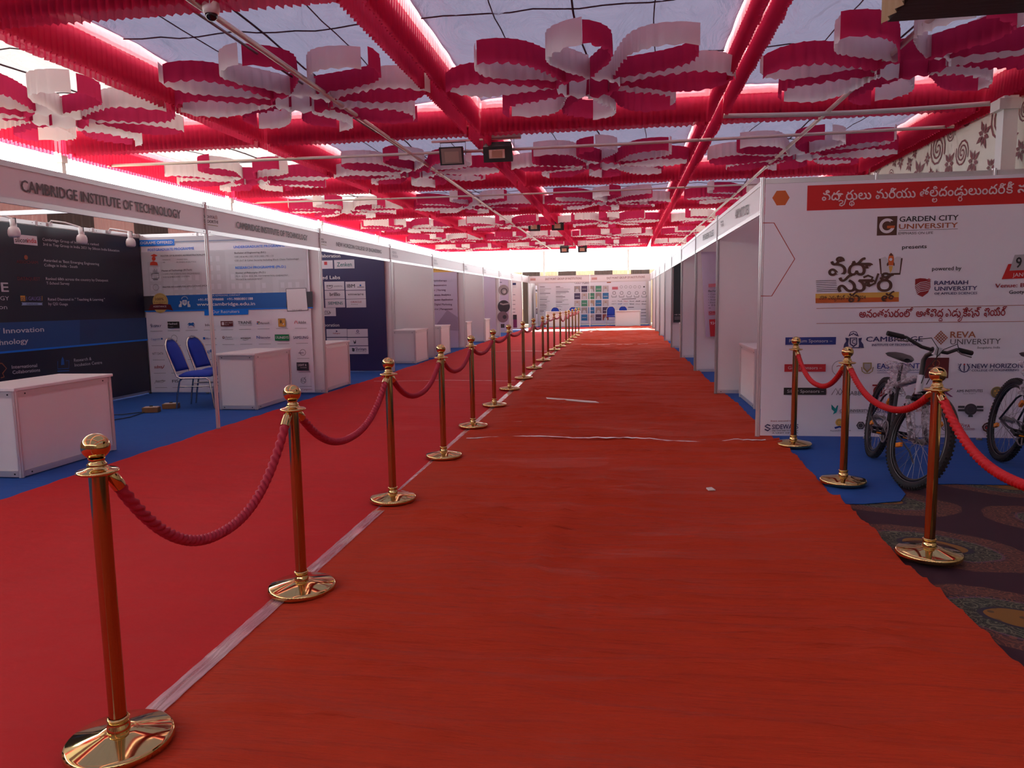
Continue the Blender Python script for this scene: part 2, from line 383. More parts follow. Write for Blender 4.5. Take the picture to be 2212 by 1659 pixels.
SPONSOR = [
    ('P', [(1.403, 2.309), (1.442, 2.373), (1.521, 2.373), (1.56, 2.306), (1.522, 2.238), (1.445, 2.238)], 'org'),
    ('R', 1.718, 2.18, 4.25, 2.41, 'red'),
    ('L', [(1.323, 2.08), (1.424, 2.077), (1.621, 1.734), (1.419, 1.389), (1.318, 1.391)], 0.0078, 'rust', 0),
    ('R', 2.346, 1.931, 2.52, 2.105, 'brn'),
    ('C', 2.433, 2.018, 0.068, 'wht', 0.042, 24),
    ('R', 2.433, 1.995, 2.499, 2.018, 'org'),
    ('R', 2.462, 2.018, 2.506, 2.061, 'brn'),
    ('T', 'GARDEN CITY', 2.538, 2.051, 0.507, 0.046, 'blk', 1, 0.0),
    ('T', 'UNIVERSITY', 2.536, 1.985, 0.507, 0.044, 'rst2', 1, -0.0),
    ('L', [(2.537, 1.971), (3.044, 1.972)], 0.0033, 'blk', 0),
    ('T', 'EMPHASIS ON LIFE', 2.535, 1.935, 0.298, 0.022, 'blk', 0, -0.002),
    ('T', 'presents', 2.572, 1.803, 0.213, 0.034, 'blk', 1, 0.002),
    ('T', 'powered by', 2.84, 1.598, 0.252, 0.034, 'blk', 1, -0.0),
    ('L', [(1.819, 1.523), (2.0, 1.525)], 0.0045, 'blk', 0),
    ('L', [(1.82, 1.506), (2.003, 1.508)], 0.0045, 'blk', 0),
    ('L', [(1.822, 1.489), (2.005, 1.492)], 0.0045, 'blk', 0),
    ('L', [(1.824, 1.473), (2.008, 1.475)], 0.0045, 'blk', 0),
    ('L', [(1.825, 1.456), (2.011, 1.458)], 0.0045, 'blk', 0),
    ('L', [(1.827, 1.439), (2.013, 1.441)], 0.0045, 'blk', 0),
    ('L', [(1.828, 1.422), (2.016, 1.424)], 0.0045, 'blk', 0),
    ('P', [(1.818, 1.403), (2.562, 1.407), (2.562, 1.358), (1.819, 1.36)], 'gld'),
    ('P', [(1.819, 1.36), (2.562, 1.358), (2.564, 1.316), (1.821, 1.314)], 'org'),
    ('P', [(2.373, 1.717), (2.423, 1.722), (2.474, 1.682), (2.479, 1.566), (2.392, 1.573)], 'brn'),
    ('P', [(2.581, 1.718), (2.533, 1.722), (2.483, 1.682), (2.479, 1.566), (2.566, 1.566)], 'brn'),
    ('P', [(2.389, 1.723), (2.428, 1.736), (2.472, 1.693), (2.476, 1.582), (2.403, 1.578)], 'pap'),
    ('P', [(2.567, 1.729), (2.528, 1.733), (2.48, 1.693), (2.478, 1.582), (2.558, 1.583)], 'pap'),
    ('P', [(2.461, 1.649), (2.497, 1.648), (2.492, 1.61), (2.478, 1.582), (2.469, 1.61)], 'gld'),
    ('P', [(2.455, 1.726), (2.462, 1.754), (2.477, 1.77), (2.493, 1.753), (2.504, 1.725), (2.505, 1.653), (2.457, 1.655)], 'org'),
    ('P', [(2.459, 1.743), (2.477, 1.77), (2.498, 1.742)], 'brn'),
    ('P', [(2.456, 1.688), (2.443, 1.669), (2.446, 1.647), (2.461, 1.655)], 'brn'),
    ('P', [(2.503, 1.687), (2.513, 1.668), (2.511, 1.646), (2.502, 1.654)], 'brn'),
    ('C', 2.477, 1.709, 0.014, 'wht', 0, 24),
    ('P', [(2.699, 1.445), (2.698, 1.522), (2.74, 1.53), (2.787, 1.526), (2.83, 1.497), (2.834, 1.442), (2.813, 1.393), (2.768, 1.357), (2.72, 1.383)], 'mrn'),
    ('L', [(2.701, 1.461), (2.742, 1.49), (2.788, 1.496), (2.828, 1.508)], 0.0055, 'brd', 0),
    ('L', [(2.702, 1.445), (2.742, 1.474), (2.789, 1.479), (2.829, 1.492)], 0.0055, 'brd', 0),
    ('L', [(2.703, 1.428), (2.743, 1.457), (2.79, 1.463), (2.829, 1.475)], 0.0055, 'brd', 0),
    ('L', [(2.703, 1.411), (2.744, 1.441), (2.79, 1.446), (2.83, 1.459)], 0.0055, 'brd', 0),
    ('L', [(2.704, 1.395), (2.744, 1.424), (2.791, 1.43), (2.831, 1.442)], 0.0056, 'brd', 0),
    ('L', [(2.705, 1.378), (2.745, 1.407), (2.792, 1.413), (2.832, 1.426)], 0.0056, 'brd', 0),
    ('T', '*', 2.798, 1.47, 0.035, 0.055, 'mrn', 1, -0.001),
    ('T', 'RAMAIAH', 2.865, 1.466, 0.29, 0.036, 'nvy', 1, -0.0),
    ('T', 'UNIVERSITY', 2.868, 1.413, 0.367, 0.036, 'nvy', 1, -0.0),
    ('T', 'OF APPLIED SCIENCES', 2.869, 1.376, 0.368, 0.02, 'nvy', 1, -0.001),
    ('P', [(3.438, 1.507), (3.486, 1.642), (3.81, 1.65), (3.778, 1.516)], 'red'),
    ('P', [(3.499, 1.582), (3.536, 1.724), (3.815, 1.734), (3.793, 1.591)], 'gry'),
    ('T', '9 & 10', 3.548, 1.608, 0.284, 0.092, 'blk', 1, 0.004),
    ('T', 'JANUARY', 3.528, 1.527, 0.22, 0.033, 'wht', 0, 0.004),
    ('T', 'Venue: BVR', 3.387, 1.43, 0.327, 0.035, 'mrn', 1, 0.004),
    ('T', 'Gooty Road', 3.506, 1.372, 0.241, 0.031, 'blk', 1, 0.004),
    ('L', [(1.83, 1.264), (3.645, 1.267)], 0.0045, 'rst2', 0),
    ('L', [(1.834, 1.121), (3.653, 1.119)], 0.0046, 'rst2', 0),
    ('T', '@h1', 1.848, 2.268, 0.436, 0.06, 'pnk', 1, -0.001),
    ('T', '@h2', 2.321, 2.267, 0.346, 0.06, 'pnk', 1, 0.0),
    ('T', '@h3', 2.702, 2.269, 0.791, 0.059, 'pnk', 1, 0.006),
    ('T', '@h4', 3.525, 2.277, 0.158, 0.058, 'pnk', 1, 0.0),
    ('T', '@m1', 2.216, 1.173, 0.477, 0.051, 'mrn', 1, 0.001),
    ('T', '@m2', 2.717, 1.173, 0.237, 0.05, 'mrn', 1, -0.001),
    ('T', '@m3', 2.974, 1.172, 0.304, 0.05, 'mrn', 1, 0.0),
    ('T', '@m4', 3.303, 1.174, 0.193, 0.05, 'mrn', 1, 0.001),
    ('T', '@v1', 1.925, 1.572, 0.457, 0.112, 'brn', 1, -0.004),
    ('T', '@v2', 2.012, 1.418, 0.508, 0.112, 'brn', 1, -0.004),
    ('T', '@x1', 1.854, 1.348, 0.414, 0.023, 'brn', 1, -0.002),
    ('R', 1.554, 0.919, 2.016, 0.991, 'blu'),
    ('T', 'Platinum Sponsors –', 1.589, 0.943, 0.394, 0.03, 'pap', 0, -0.003),
    ('R', 1.552, 0.659, 1.931, 0.732, 'rd2'),
    ('T', 'Gold Sponsors –', 1.585, 0.683, 0.311, 0.03, 'pap', 0, -0.001),
    ('R', 1.551, 0.434, 1.942, 0.504, 'blk'),
    ('T', 'Silver Sponsors –', 1.583, 0.455, 0.338, 0.03, 'pap', 0, 0.001),
    ('T', 'CAMBRIDGE', 2.285, 0.945, 0.502, 0.045, 'nvy', 1, -0.001),
    ('T', 'INSTITUTE OF TECHNOLOGY', 2.34, 0.902, 0.412, 0.02, 'nvy', 1, 0.002),
    ('P', [(2.138, 0.983), (2.206, 0.983), (2.208, 0.92), (2.176, 0.892), (2.14, 0.921)], 'nvy'),
    ('P', [(2.149, 0.975), (2.197, 0.975), (2.198, 0.926), (2.175, 0.907), (2.151, 0.926)], 'brd'),
    ('T', 'C', 2.16, 0.923, 0.032, 0.046, 'nvy', 1, -0.0),
    ('C', 2.141, 1.007, 0.007, 'nvy', 0, 24),
    ('C', 2.156, 1.015, 0.007, 'nvy', 0, 24),
    ('C', 2.17, 1.023, 0.007, 'nvy', 0, 24),
    ('C', 2.186, 1.015, 0.007, 'nvy', 0, 24),
    ('C', 2.201, 1.007, 0.007, 'nvy', 0, 24),
    ('L', [(2.13, 0.995), (2.145, 1.034), (2.171, 1.043), (2.197, 1.034), (2.215, 0.994)], 0.0068, 'nvy', 0),
    ('P', [(2.131, 0.978), (2.098, 0.984), (2.108, 0.949), (2.09, 0.921), (2.085, 0.887), (2.134, 0.889), (2.127, 0.921)], 'nvy'),
    ('P', [(2.217, 0.977), (2.249, 0.982), (2.242, 0.948), (2.262, 0.92), (2.269, 0.885), (2.22, 0.888), (2.224, 0.92)], 'nvy'),
    ('L', [(2.123, 0.886), (2.231, 0.888)], 0.0091, 'nvy', 0),
    ('L', [(2.886, 0.972), (2.945, 1.039)], 0.0067, 'rst2', 0),
    ('L', [(2.937, 1.039), (3.002, 0.971)], 0.0067, 'rst2', 0),
    ('L', [(2.9, 0.957), (2.959, 1.024)], 0.0067, 'rst2', 0),
    ('L', [(2.924, 1.024), (2.99, 0.957)], 0.0067, 'rst2', 0),
    ('L', [(2.914, 0.943), (2.974, 1.009)], 0.0067, 'rst2', 0),
    ('L', [(2.911, 1.01), (2.977, 0.942)], 0.0067, 'rst2', 0),
    ('L', [(2.928, 0.928), (2.988, 0.995)], 0.0067, 'rst2', 0),
    ('L', [(2.898, 0.996), (2.964, 0.928)], 0.0067, 'rst2', 0),
    ('L', [(2.943, 0.913), (3.002, 0.98)], 0.0067, 'rst2', 0),
    ('L', [(2.885, 0.981), (2.951, 0.913)], 0.0067, 'rst2', 0),
    ('T', 'REVA', 3.023, 0.975, 0.221, 0.056, 'rst2', 1, 0.0),
    ('T', 'UNIVERSITY', 3.026, 0.912, 0.432, 0.049, 'gr2', 0, 0.002),
    ('T', 'Bengaluru, India', 3.263, 0.872, 0.193, 0.019, 'blk', 0, 0.001),
    ('C', 2.061, 0.692, 0.076, 'gr3', 0.069, 24),
    ('T', '~', 2.027, 0.692, 0.054, 0.046, 'mrn', 1, 0.011),
    ('P', [(2.265, 0.745), (2.344, 0.745), (2.346, 0.691), (2.307, 0.648), (2.267, 0.691)], 'olv'),
    ('P', [(2.276, 0.735), (2.333, 0.734), (2.335, 0.697), (2.307, 0.666), (2.278, 0.697)], 'gr3'),
    ('L', [(2.254, 0.703), (2.261, 0.663), (2.288, 0.643), (2.326, 0.643), (2.352, 0.662), (2.359, 0.702)], 0.008, 'olv', 0),
    ('T', 'EAST POINT', 2.394, 0.687, 0.377, 0.048, 'blu', 1, 0.002),
    ('T', 'GROUP OF INSTITUTIONS', 2.395, 0.661, 0.372, 0.017, 'blu', 0, 0.003),
    ('L', [(2.395, 0.647), (2.773, 0.65)], 0.0034, 'blu', 0),
    ('R', 2.804, 0.596, 3.024, 0.789, 'drd'),
    ('C', 2.913, 0.735, 0.032, 'rst2', 0.025, 24),
    ('P', [(2.835, 0.69), (2.881, 0.701), (2.914, 0.684), (2.949, 0.701), (2.992, 0.689), (2.951, 0.676), (2.914, 0.664), (2.882, 0.676)], 'rst2'),
    ('L', [(3.13, 0.732), (3.116, 0.694), (3.134, 0.661), (3.16, 0.652), (3.186, 0.66), (3.201, 0.694), (3.182, 0.731)], 0.009, 'nvy', 0),
    ('L', [(3.157, 0.722), (3.16, 0.661)], 0.0101, 'nvy', 0),
    ('C', 3.158, 0.725, 0.008, 'rd2', 0, 24),
    ('L', [(3.124, 0.666), (3.105, 0.68)], 0.0045, 'nvy', 0),
    ('L', [(3.123, 0.683), (3.104, 0.697)], 0.0045, 'nvy', 0),
    ('L', [(3.123, 0.7), (3.103, 0.714)], 0.0045, 'nvy', 0),
    ('L', [(3.122, 0.717), (3.102, 0.73)], 0.0045, 'nvy', 0),
    ('L', [(3.195, 0.666), (3.213, 0.68)], 0.0045, 'nvy', 0),
    ('L', [(3.194, 0.683), (3.212, 0.696)], 0.0045, 'nvy', 0),
    ('L', [(3.193, 0.7), (3.211, 0.713)], 0.0045, 'nvy', 0),
    ('L', [(3.192, 0.717), (3.21, 0.73)], 0.0045, 'nvy', 0),
    ('T', 'NEW HORIZON', 3.221, 0.689, 0.435, 0.04, 'nvy', 1, 0.003),
    ('T', 'COLLEGE OF ENGINEERING', 3.222, 0.659, 0.405, 0.018, 'nvy', 1, 0.004),
    ('L', [(1.991, 0.435), (2.027, 0.498), (2.065, 0.435)], 0.0058, 'gr2', 0),
    ('L', [(2.035, 0.435), (2.068, 0.498), (2.106, 0.435)], 0.0058, 'gr2', 0),
    ('L', [(2.07, 0.435), (2.099, 0.49)], 0.0058, 'gr2', 0),
    ('T', 'ABBS', 2.157, 0.433, 0.126, 0.039, 'gr2', 0, 0.0),
    ('R', 2.357, 0.521, 2.475, 0.536, 'mrn'),
    ('C', 2.421, 0.473, 0.055, 'mrn', 0.039, 24),
    ('C', 2.421, 0.473, 0.03, 'mrn', 0, 24),
    ('T', 'PDIT', 2.734, 0.462, 0.137, 0.039, 'mrn', 1, 0.003),
    ('P', [(2.954, 0.497), (3.071, 0.499), (3.018, 0.463), (3.075, 0.419), (3.052, 0.419), (2.997, 0.457)], 'pur'),
    ('T', 'AIMS INSTITUTES', 3.102, 0.463, 0.226, 0.023, 'blk', 1, 0.004),
    ('T', 'Peenya, Bengaluru', 3.16, 0.446, 0.109, 0.008, 'gr2', 0, 0.003),
    ('C', 3.452, 0.463, 0.054, 'olv', 0, 24),
    ('C', 3.452, 0.463, 0.043, 'gr2', 0.038, 24),
    ('C', 3.435, 0.475, 0.008, 'gld', 0, 24),
    ('C', 3.452, 0.45, 0.008, 'gld', 0, 24),
    ('C', 3.466, 0.475, 0.008, 'gld', 0, 24),
    ('P', [(1.991, 0.344), (2.008, 0.327), (2.03, 0.303), (2.044, 0.333), (2.054, 0.335), (2.048, 0.286), (2.04, 0.263), (2.008, 0.245), (2.02, 0.274), (1.995, 0.297)], 'tel'),
    ('T', 'CMR UNIVERSITY', 2.068, 0.267, 0.259, 0.026, 'gr2', 1, 0.005),
    ('L', [(2.068, 0.259), (2.327, 0.263)], 0.0023, 'gr2', 0),
    ('C', 2.414, 0.294, 0.028, 'blu', 0.022, 24),
    ('L', [(2.398, 0.294), (2.43, 0.294)], 0.0046, 'blu', 0),
    ('L', [(2.414, 0.314), (2.415, 0.274)], 0.0046, 'blu', 0),
    ('T', 'sage', 2.453, 0.267, 0.086, 0.039, 'blu', 0, 0.004),
    ('T', 'Alliance', 2.667, 0.276, 0.191, 0.035, 'rst2', 0, 0.003),
    ('T', 'ttab', 2.954, 0.273, 0.089, 0.046, 'blk', 1, 0.005),
    ('L', [(2.954, 0.257), (3.049, 0.261)], 0.0046, 'rd2', 0),
    ('C', 3.233, 0.301, 0.055, 'slt', 0, 24),
    ('C', 3.233, 0.301, 0.034, 'gr2', 0.03, 24),
    ('R', 3.122, 0.315, 3.179, 0.335, 'slt'),
    ('R', 3.123, 0.283, 3.181, 0.304, 'slt'),
    ('R', 3.284, 0.316, 3.341, 0.336, 'slt'),
    ('R', 3.286, 0.284, 3.343, 0.304, 'slt'),
    ('R', 3.215, 0.229, 3.255, 0.247, 'slt'),
    ('L', [(3.405, 0.314), (3.457, 0.317)], 0.0102, 'rd2', 0),
    ('L', [(3.407, 0.294), (3.458, 0.296)], 0.0102, 'rd2', 0),
    ('L', [(3.408, 0.273), (3.459, 0.276)], 0.0102, 'rd2', 0),
    ('C', 2.071, 0.169, 0.037, 'gld', 0, 24),
    ('C', 2.071, 0.169, 0.026, 'olv', 0.021, 24),
    ('P', [(2.025, 0.122), (2.072, 0.136), (2.119, 0.123), (2.111, 0.105), (2.072, 0.119), (2.034, 0.104)], 'blu'),
    ('T', 'Rajalakshmi Institute', 1.991, 0.081, 0.186, 0.012, 'blk', 0, 0.005),
    ('C', 2.265, 0.141, 0.041, 'slt', 0, 6),
    ('C', 2.265, 0.141, 0.026, 'gr3', 0.021, 24),
    ('T', 'R R INSTITUTIONS', 2.304, 0.127, 0.294, 0.028, 'mrn', 0, 0.006),
    ('P', [(2.684, 0.174), (2.735, 0.175), (2.732, 0.128), (2.711, 0.117), (2.69, 0.128)], 'blu'),
    ('T', 'NEW UNIVERSITY', 2.748, 0.119, 0.112, 0.025, 'nvy', 1, 0.003),
    ('C', 3.019, 0.133, 0.034, 'brn', 0.028, 24),
    ('C', 3.019, 0.133, 0.018, 'brn', 0.014, 24),
    ('T', 'SAI VIDYA', 3.064, 0.125, 0.17, 0.03, 'mrn', 1, 0.005),
    ('L', [(3.062, 0.164), (3.179, 0.167)], 0.0034, 'mrn', 0),
    ('L', [(3.064, 0.115), (3.275, 0.12)], 0.0034, 'mrn', 0),
    ('T', 'INSTITUTE OF TECHNOLOGY', 3.065, 0.099, 0.213, 0.01, 'mrn', 0, 0.006),
    ('P', [(3.379, 0.18), (3.403, 0.166), (3.422, 0.14), (3.417, 0.103), (3.385, 0.083), (3.351, 0.102), (3.337, 0.14), (3.356, 0.166)], 'brn'),
    ('C', 3.382, 0.134, 0.027, 'brd', 0.023, 24),
    ('P', [(3.369, 0.121), (3.381, 0.148), (3.396, 0.121)], 'rd2'),
    ('T', 'Event executed by', 1.436, 0.171, 0.196, 0.014, 'mrn', 1, 0.004),
    ('T', 'SIDEWAYS', 1.448, 0.097, 0.245, 0.045, 'nvy', 1, 0.007),
    ('L', [(1.431, 0.131), (1.405, 0.142), (1.382, 0.126), (1.405, 0.112), (1.432, 0.1), (1.409, 0.081), (1.38, 0.095)], 0.0119, 'nvy', 0),
    ('T', 'AND YOUR MARK TO GO AHEAD', 1.449, 0.076, 0.243, 0.011, 'blk', 1, 0.005),
    ('T', 'A UNIT OF ADS', 1.449, 0.054, 0.241, 0.011, 'blk', 1, 0.004),
]
PROGRAMS = [
    ('P', [(-7.431, 2.445), (-4.573, 2.422), (-4.571, 2.324), (-7.438, 2.358)], 'lgr'),
    ('P', [(-7.426, 2.405), (-6.814, 2.403), (-6.821, 2.31), (-7.43, 2.31)], 'bbl'),
    ('L', [(-6.821, 2.365), (-4.59, 2.36)], 0.0173, 'gbl', 0),
    ('T', 'PROGRAMS OFFERED', -7.462, 2.341, 0.614, 0.04, 'wht', 1, -0.003),
    ('T', 'POSTGRADUATE PROGRAMME', -7.272, 2.231, 0.775, 0.038, 'bbl', 1, 0.007),
    ('P', [(-7.234, 2.164), (-7.172, 2.189), (-7.113, 2.161), (-7.176, 2.139)], 'crn'),
    ('C', -7.184, 2.115, 0.032, 'crn', 0, 24),
    ('P', [(-7.256, 2.016), (-7.245, 2.06), (-7.191, 2.078), (-7.13, 2.057), (-7.119, 2.012)], 'crn'),
    ('T', 'MASTER OF BUSINESS ADMINISTRATION (MBA)', -7.064, 2.142, 0.791, 0.023, 'gr2', 1, 0.004),
    ('T', '- FINANCE          - MARKETING', -7.054, 2.085, 0.437, 0.017, 'gr2', 0, 0.0),
    ('T', '- HR                  - BUSINESS ANALYTICS', -7.057, 2.045, 0.58, 0.019, 'gr2', 0, -0.003),
    ('L', [(-7.237, 1.886), (-7.117, 1.891), (-7.118, 1.816), (-7.239, 1.812), (-7.237, 1.886)], 0.0081, 'slt', 0),
    ('L', [(-7.221, 1.794), (-7.136, 1.796)], 0.0109, 'slt', 0),
    ('L', [(-7.209, 1.893), (-7.205, 1.94)], 0.0054, 'slt', 0),
    ('L', [(-7.188, 1.892), (-7.183, 1.958)], 0.0054, 'slt', 0),
    ('L', [(-7.167, 1.892), (-7.164, 1.939)], 0.0054, 'slt', 0),
    ('L', [(-7.147, 1.891), (-7.141, 1.957)], 0.0054, 'slt', 0),
    ('T', 'Master of Technology (M.Tech)', -7.063, 1.915, 0.51, 0.026, 'gr2', 1, 0.005),
    ('T', '- COMPUTER SCIENCE AND ENGINEERING', -7.066, 1.866, 0.639, 0.02, 'gr2', 0, -0.002),
    ('T', '- VLSI & EMBEDDED SYSTEMS', -7.07, 1.818, 0.474, 0.02, 'gr2', 0, 0.004),
    ('C', -7.181, 1.675, 0.052, 'gr3', 0.041, 24),
    ('T', 'MASTER OF COMPUTER APPLICATIONS (MCA)', -7.063, 1.663, 0.757, 0.023, 'gr2', 1, 0.011),
    ('T', 'UNDERGRADUATE PROGRAMME', -5.847, 2.239, 0.825, 0.036, 'bbl', 1, 0.002),
    ('T', 'Bachelor of Engineering (B.E.)', -5.838, 2.156, 0.511, 0.025, 'gr2', 1, 0.0),
    ('T', 'CSE | AI & ML | ISE | ECE | EEE | ME | CE', -5.838, 2.098, 0.631, 0.024, 'gr2', 0, -0.001),
    ('T', 'CSE (IoT & Cyber Security Including Block Chain Technology)', -5.839, 2.041, 1.033, 0.024, 'gr2', 0, 0.003),
    ('T', 'RESEARCH PROGRAMME (Ph.D.)', -5.836, 1.927, 0.817, 0.036, 'bbl', 1, 0.001),
    ('T', 'Doctor of Philosophy (Ph.D.)', -5.836, 1.855, 0.487, 0.025, 'gr2', 1, 0.001),
    ('T', 'Ph.D. in CSE, ECE, ME, MATHEMATICS, CHEMISTRY,', -5.835, 1.805, 0.852, 0.023, 'gr2', 0, -0.003),
    ('T', 'PHYSICS & MANAGEMENT', -5.835, 1.756, 0.431, 0.023, 'gr2', 0, 0.001),
    ('P', [(-7.414, 1.542), (-4.616, 1.564), (-4.622, 1.316), (-7.415, 1.295)], 'slt'),
    ('P', [(-7.054, 1.546), (-5.032, 1.561), (-5.046, 1.313), (-7.073, 1.297)], 'bb2'),
    ('L', [(-7.414, 1.305), (-4.622, 1.322)], 0.0165, 'bbl', 0),
    ('T', 'FOR ADMISSIONS, CONTACT', -6.275, 1.519, 0.49, 0.023, 'pap', 0, 0.002),
    ('T', '+91-9731998888   +91-9880801188', -6.486, 1.452, 0.908, 0.037, 'wht', 1, 0.005),
    ('T', 'www.cambridge.edu.in', -6.51, 1.378, 0.961, 0.049, 'wht', 1, -0.004),
    ('P', [(-6.39, 1.312), (-5.665, 1.318), (-5.67, 1.234), (-6.395, 1.228)], 'bbl'),
    ('T', 'Our Recruiters', -6.264, 1.259, 0.451, 0.046, 'wht', 0, 0.003),
    ('C', -7.121, 1.455, 0.131, 'ylo', 0, 20),
    ('C', -7.121, 1.455, 0.114, 'olv', 0.109, 24),
    ('T', '100%', -7.199, 1.47, 0.139, 0.041, 'brn', 1, 0.002),
    ('T', 'PLACEMENT', -7.228, 1.432, 0.202, 0.019, 'brn', 0, 0.001),
    ('P', [(-7.342, 1.315), (-7.289, 1.41), (-7.124, 1.421), (-6.953, 1.405), (-6.915, 1.309), (-7.011, 1.331), (-7.131, 1.323), (-7.236, 1.33)], 'drd'),
    ('T', 'ASSISTANCE', -7.248, 1.366, 0.225, 0.025, 'pap', 1, -0.001),
    ('P', [(-7.228, 1.33), (-7.026, 1.327), (-7.074, 1.29), (-7.132, 1.275), (-7.194, 1.292)], 'ylo'),
    ('P', [(-6.747, 1.47), (-6.673, 1.471), (-6.678, 1.407), (-6.715, 1.381), (-6.752, 1.409)], 'pap'),
    ('C', -6.711, 1.439, 0.018, 'bb2', 0.01, 24),
    ('L', [(-6.761, 1.484), (-6.744, 1.513), (-6.705, 1.526), (-6.67, 1.515), (-6.655, 1.484)], 0.0081, 'pap', 0),
    ('P', [(-6.758, 1.449), (-6.791, 1.457), (-6.783, 1.423), (-6.811, 1.396), (-6.815, 1.365), (-6.767, 1.364)], 'pap'),
    ('P', [(-6.663, 1.448), (-6.629, 1.454), (-6.641, 1.42), (-6.618, 1.393), (-6.619, 1.362), (-6.666, 1.362)], 'pap'),
    ('P', [(-5.039, 1.614), (-4.712, 1.621), (-4.698, 1.284), (-5.034, 1.271)], 'slt'),
    ('P', [(-5.031, 1.607), (-4.719, 1.614), (-4.706, 1.29), (-5.026, 1.279)], 'wht'),
    ('T', 'Scan to apply', -4.952, 1.289, 0.157, 0.013, 'blk', 0, 0.002),
    ('L', [(-7.327, 0.994), (-7.122, 0.995)], 0.0041, 'gr2', 0),
    ('L', [(-7.03, 0.997), (-6.827, 0.998)], 0.0041, 'gr2', 0),
    ('L', [(-6.727, 0.999), (-6.525, 1.0)], 0.0041, 'gr2', 0),
    ('L', [(-6.42, 1.002), (-6.22, 1.002)], 0.0041, 'gr2', 0),
    ('L', [(-6.132, 1.004), (-5.933, 1.005)], 0.0041, 'gr2', 0),
    ('L', [(-5.834, 1.007), (-5.637, 1.008)], 0.0041, 'gr2', 0),
    ('L', [(-5.53, 1.009), (-5.334, 1.01)], 0.004, 'gr2', 0),
    ('L', [(-5.228, 1.012), (-5.034, 1.012)], 0.004, 'gr2', 0),
    ('L', [(-4.924, 1.014), (-4.732, 1.014)], 0.004, 'gr2', 0),
    ('L', [(-7.324, 0.767), (-7.119, 0.768)], 0.0042, 'gr2', 0),
    ('L', [(-7.027, 0.769), (-6.823, 0.77)], 0.0041, 'gr2', 0),
    ('L', [(-6.723, 0.771), (-6.521, 0.772)], 0.0041, 'gr2', 0),
    ('L', [(-6.415, 0.773), (-6.215, 0.774)], 0.0041, 'gr2', 0),
    ('L', [(-6.126, 0.775), (-5.927, 0.776)], 0.0041, 'gr2', 0),
    ('L', [(-5.828, 0.777), (-5.63, 0.778)], 0.0041, 'gr2', 0),
    ('L', [(-5.523, 0.779), (-5.327, 0.78)], 0.0041, 'gr2', 0),
    ('L', [(-5.221, 0.781), (-5.026, 0.782)], 0.0041, 'gr2', 0),
    ('L', [(-4.917, 0.783), (-4.724, 0.784)], 0.004, 'gr2', 0),
    ('L', [(-7.321, 0.541), (-7.115, 0.543)], 0.0042, 'gr2', 0),
    ('L', [(-7.023, 0.543), (-6.819, 0.545)], 0.0042, 'gr2', 0),
    ('L', [(-6.718, 0.545), (-6.516, 0.546)], 0.0042, 'gr2', 0),
    ('L', [(-6.41, 0.546), (-6.209, 0.548)], 0.0041, 'gr2', 0),
    ('L', [(-6.121, 0.548), (-5.921, 0.55)], 0.0041, 'gr2', 0),
    ('L', [(-5.822, 0.549), (-5.624, 0.551)], 0.0041, 'gr2', 0),
    ('L', [(-5.517, 0.551), (-5.32, 0.552)], 0.0041, 'gr2', 0),
    ('L', [(-5.214, 0.552), (-5.019, 0.554)], 0.0041, 'gr2', 0),
    ('L', [(-4.909, 0.554), (-4.715, 0.555)], 0.0041, 'gr2', 0),
    ('L', [(-7.316, 0.33), (-7.11, 0.333)], 0.0042, 'gr2', 0),
    ('L', [(-7.018, 0.332), (-6.813, 0.334)], 0.0042, 'gr2', 0),
    ('L', [(-6.713, 0.333), (-6.51, 0.335)], 0.0042, 'gr2', 0),
    ('L', [(-6.404, 0.334), (-6.203, 0.337)], 0.0042, 'gr2', 0),
    ('L', [(-6.114, 0.336), (-5.914, 0.338)], 0.0041, 'gr2', 0),
    ('L', [(-5.815, 0.337), (-5.616, 0.339)], 0.0041, 'gr2', 0),
    ('L', [(-5.509, 0.338), (-5.312, 0.341)], 0.0041, 'gr2', 0),
    ('L', [(-5.206, 0.34), (-5.01, 0.342)], 0.0041, 'gr2', 0),
    ('L', [(-4.9, 0.341), (-4.706, 0.343)], 0.0041, 'gr2', 0),
    ('L', [(-7.313, 0.1), (-7.106, 0.103)], 0.0042, 'gr2', 0),
    ('L', [(-7.014, 0.103), (-6.809, 0.106)], 0.0042, 'gr2', 0),
    ('L', [(-6.708, 0.106), (-6.505, 0.109)], 0.0042, 'gr2', 0),
    ('L', [(-6.399, 0.109), (-6.197, 0.112)], 0.0042, 'gr2', 0),
    ('L', [(-6.108, 0.112), (-5.908, 0.115)], 0.0042, 'gr2', 0),
    ('L', [(-5.808, 0.115), (-5.609, 0.118)], 0.0041, 'gr2', 0),
    ('L', [(-5.502, 0.117), (-5.304, 0.12)], 0.0041, 'gr2', 0),
    ('L', [(-5.198, 0.12), (-5.002, 0.123)], 0.0041, 'gr2', 0),
    ('L', [(-4.892, 0.123), (-4.697, 0.126)], 0.0041, 'gr2', 0),
    ('T', 'JUSPAY', -7.31, 1.056, 0.181, 0.033, 'nvy', 1, 0.002),
    ('C', -7.3, 1.089, 0.018, 'nvy', 0.011, 24),
    ('R', -7.022, 1.039, -6.822, 1.14, 'blk'),
    ('T', 'Hashed', -7.02, 1.092, 0.163, 0.03, 'wht', 1, 0.001),
    ('T', 'Insight', -7.017, 1.057, 0.09, 0.011, 'wht', 0, 0.0),
    ('P', [(-6.689, 1.092), (-6.654, 1.119), (-6.622, 1.112), (-6.587, 1.125), (-6.56, 1.09), (-6.594, 1.098), (-6.569, 1.067), (-6.625, 1.082), (-6.681, 1.064), (-6.653, 1.091)], 'bb2'),
    ('T', 'Tredence', -6.687, 1.036, 0.123, 0.012, 'nvy', 0, 0.001),
    ('T', 'Infosys', -6.389, 1.063, 0.147, 0.035, 'gr2', 1, 0.002),
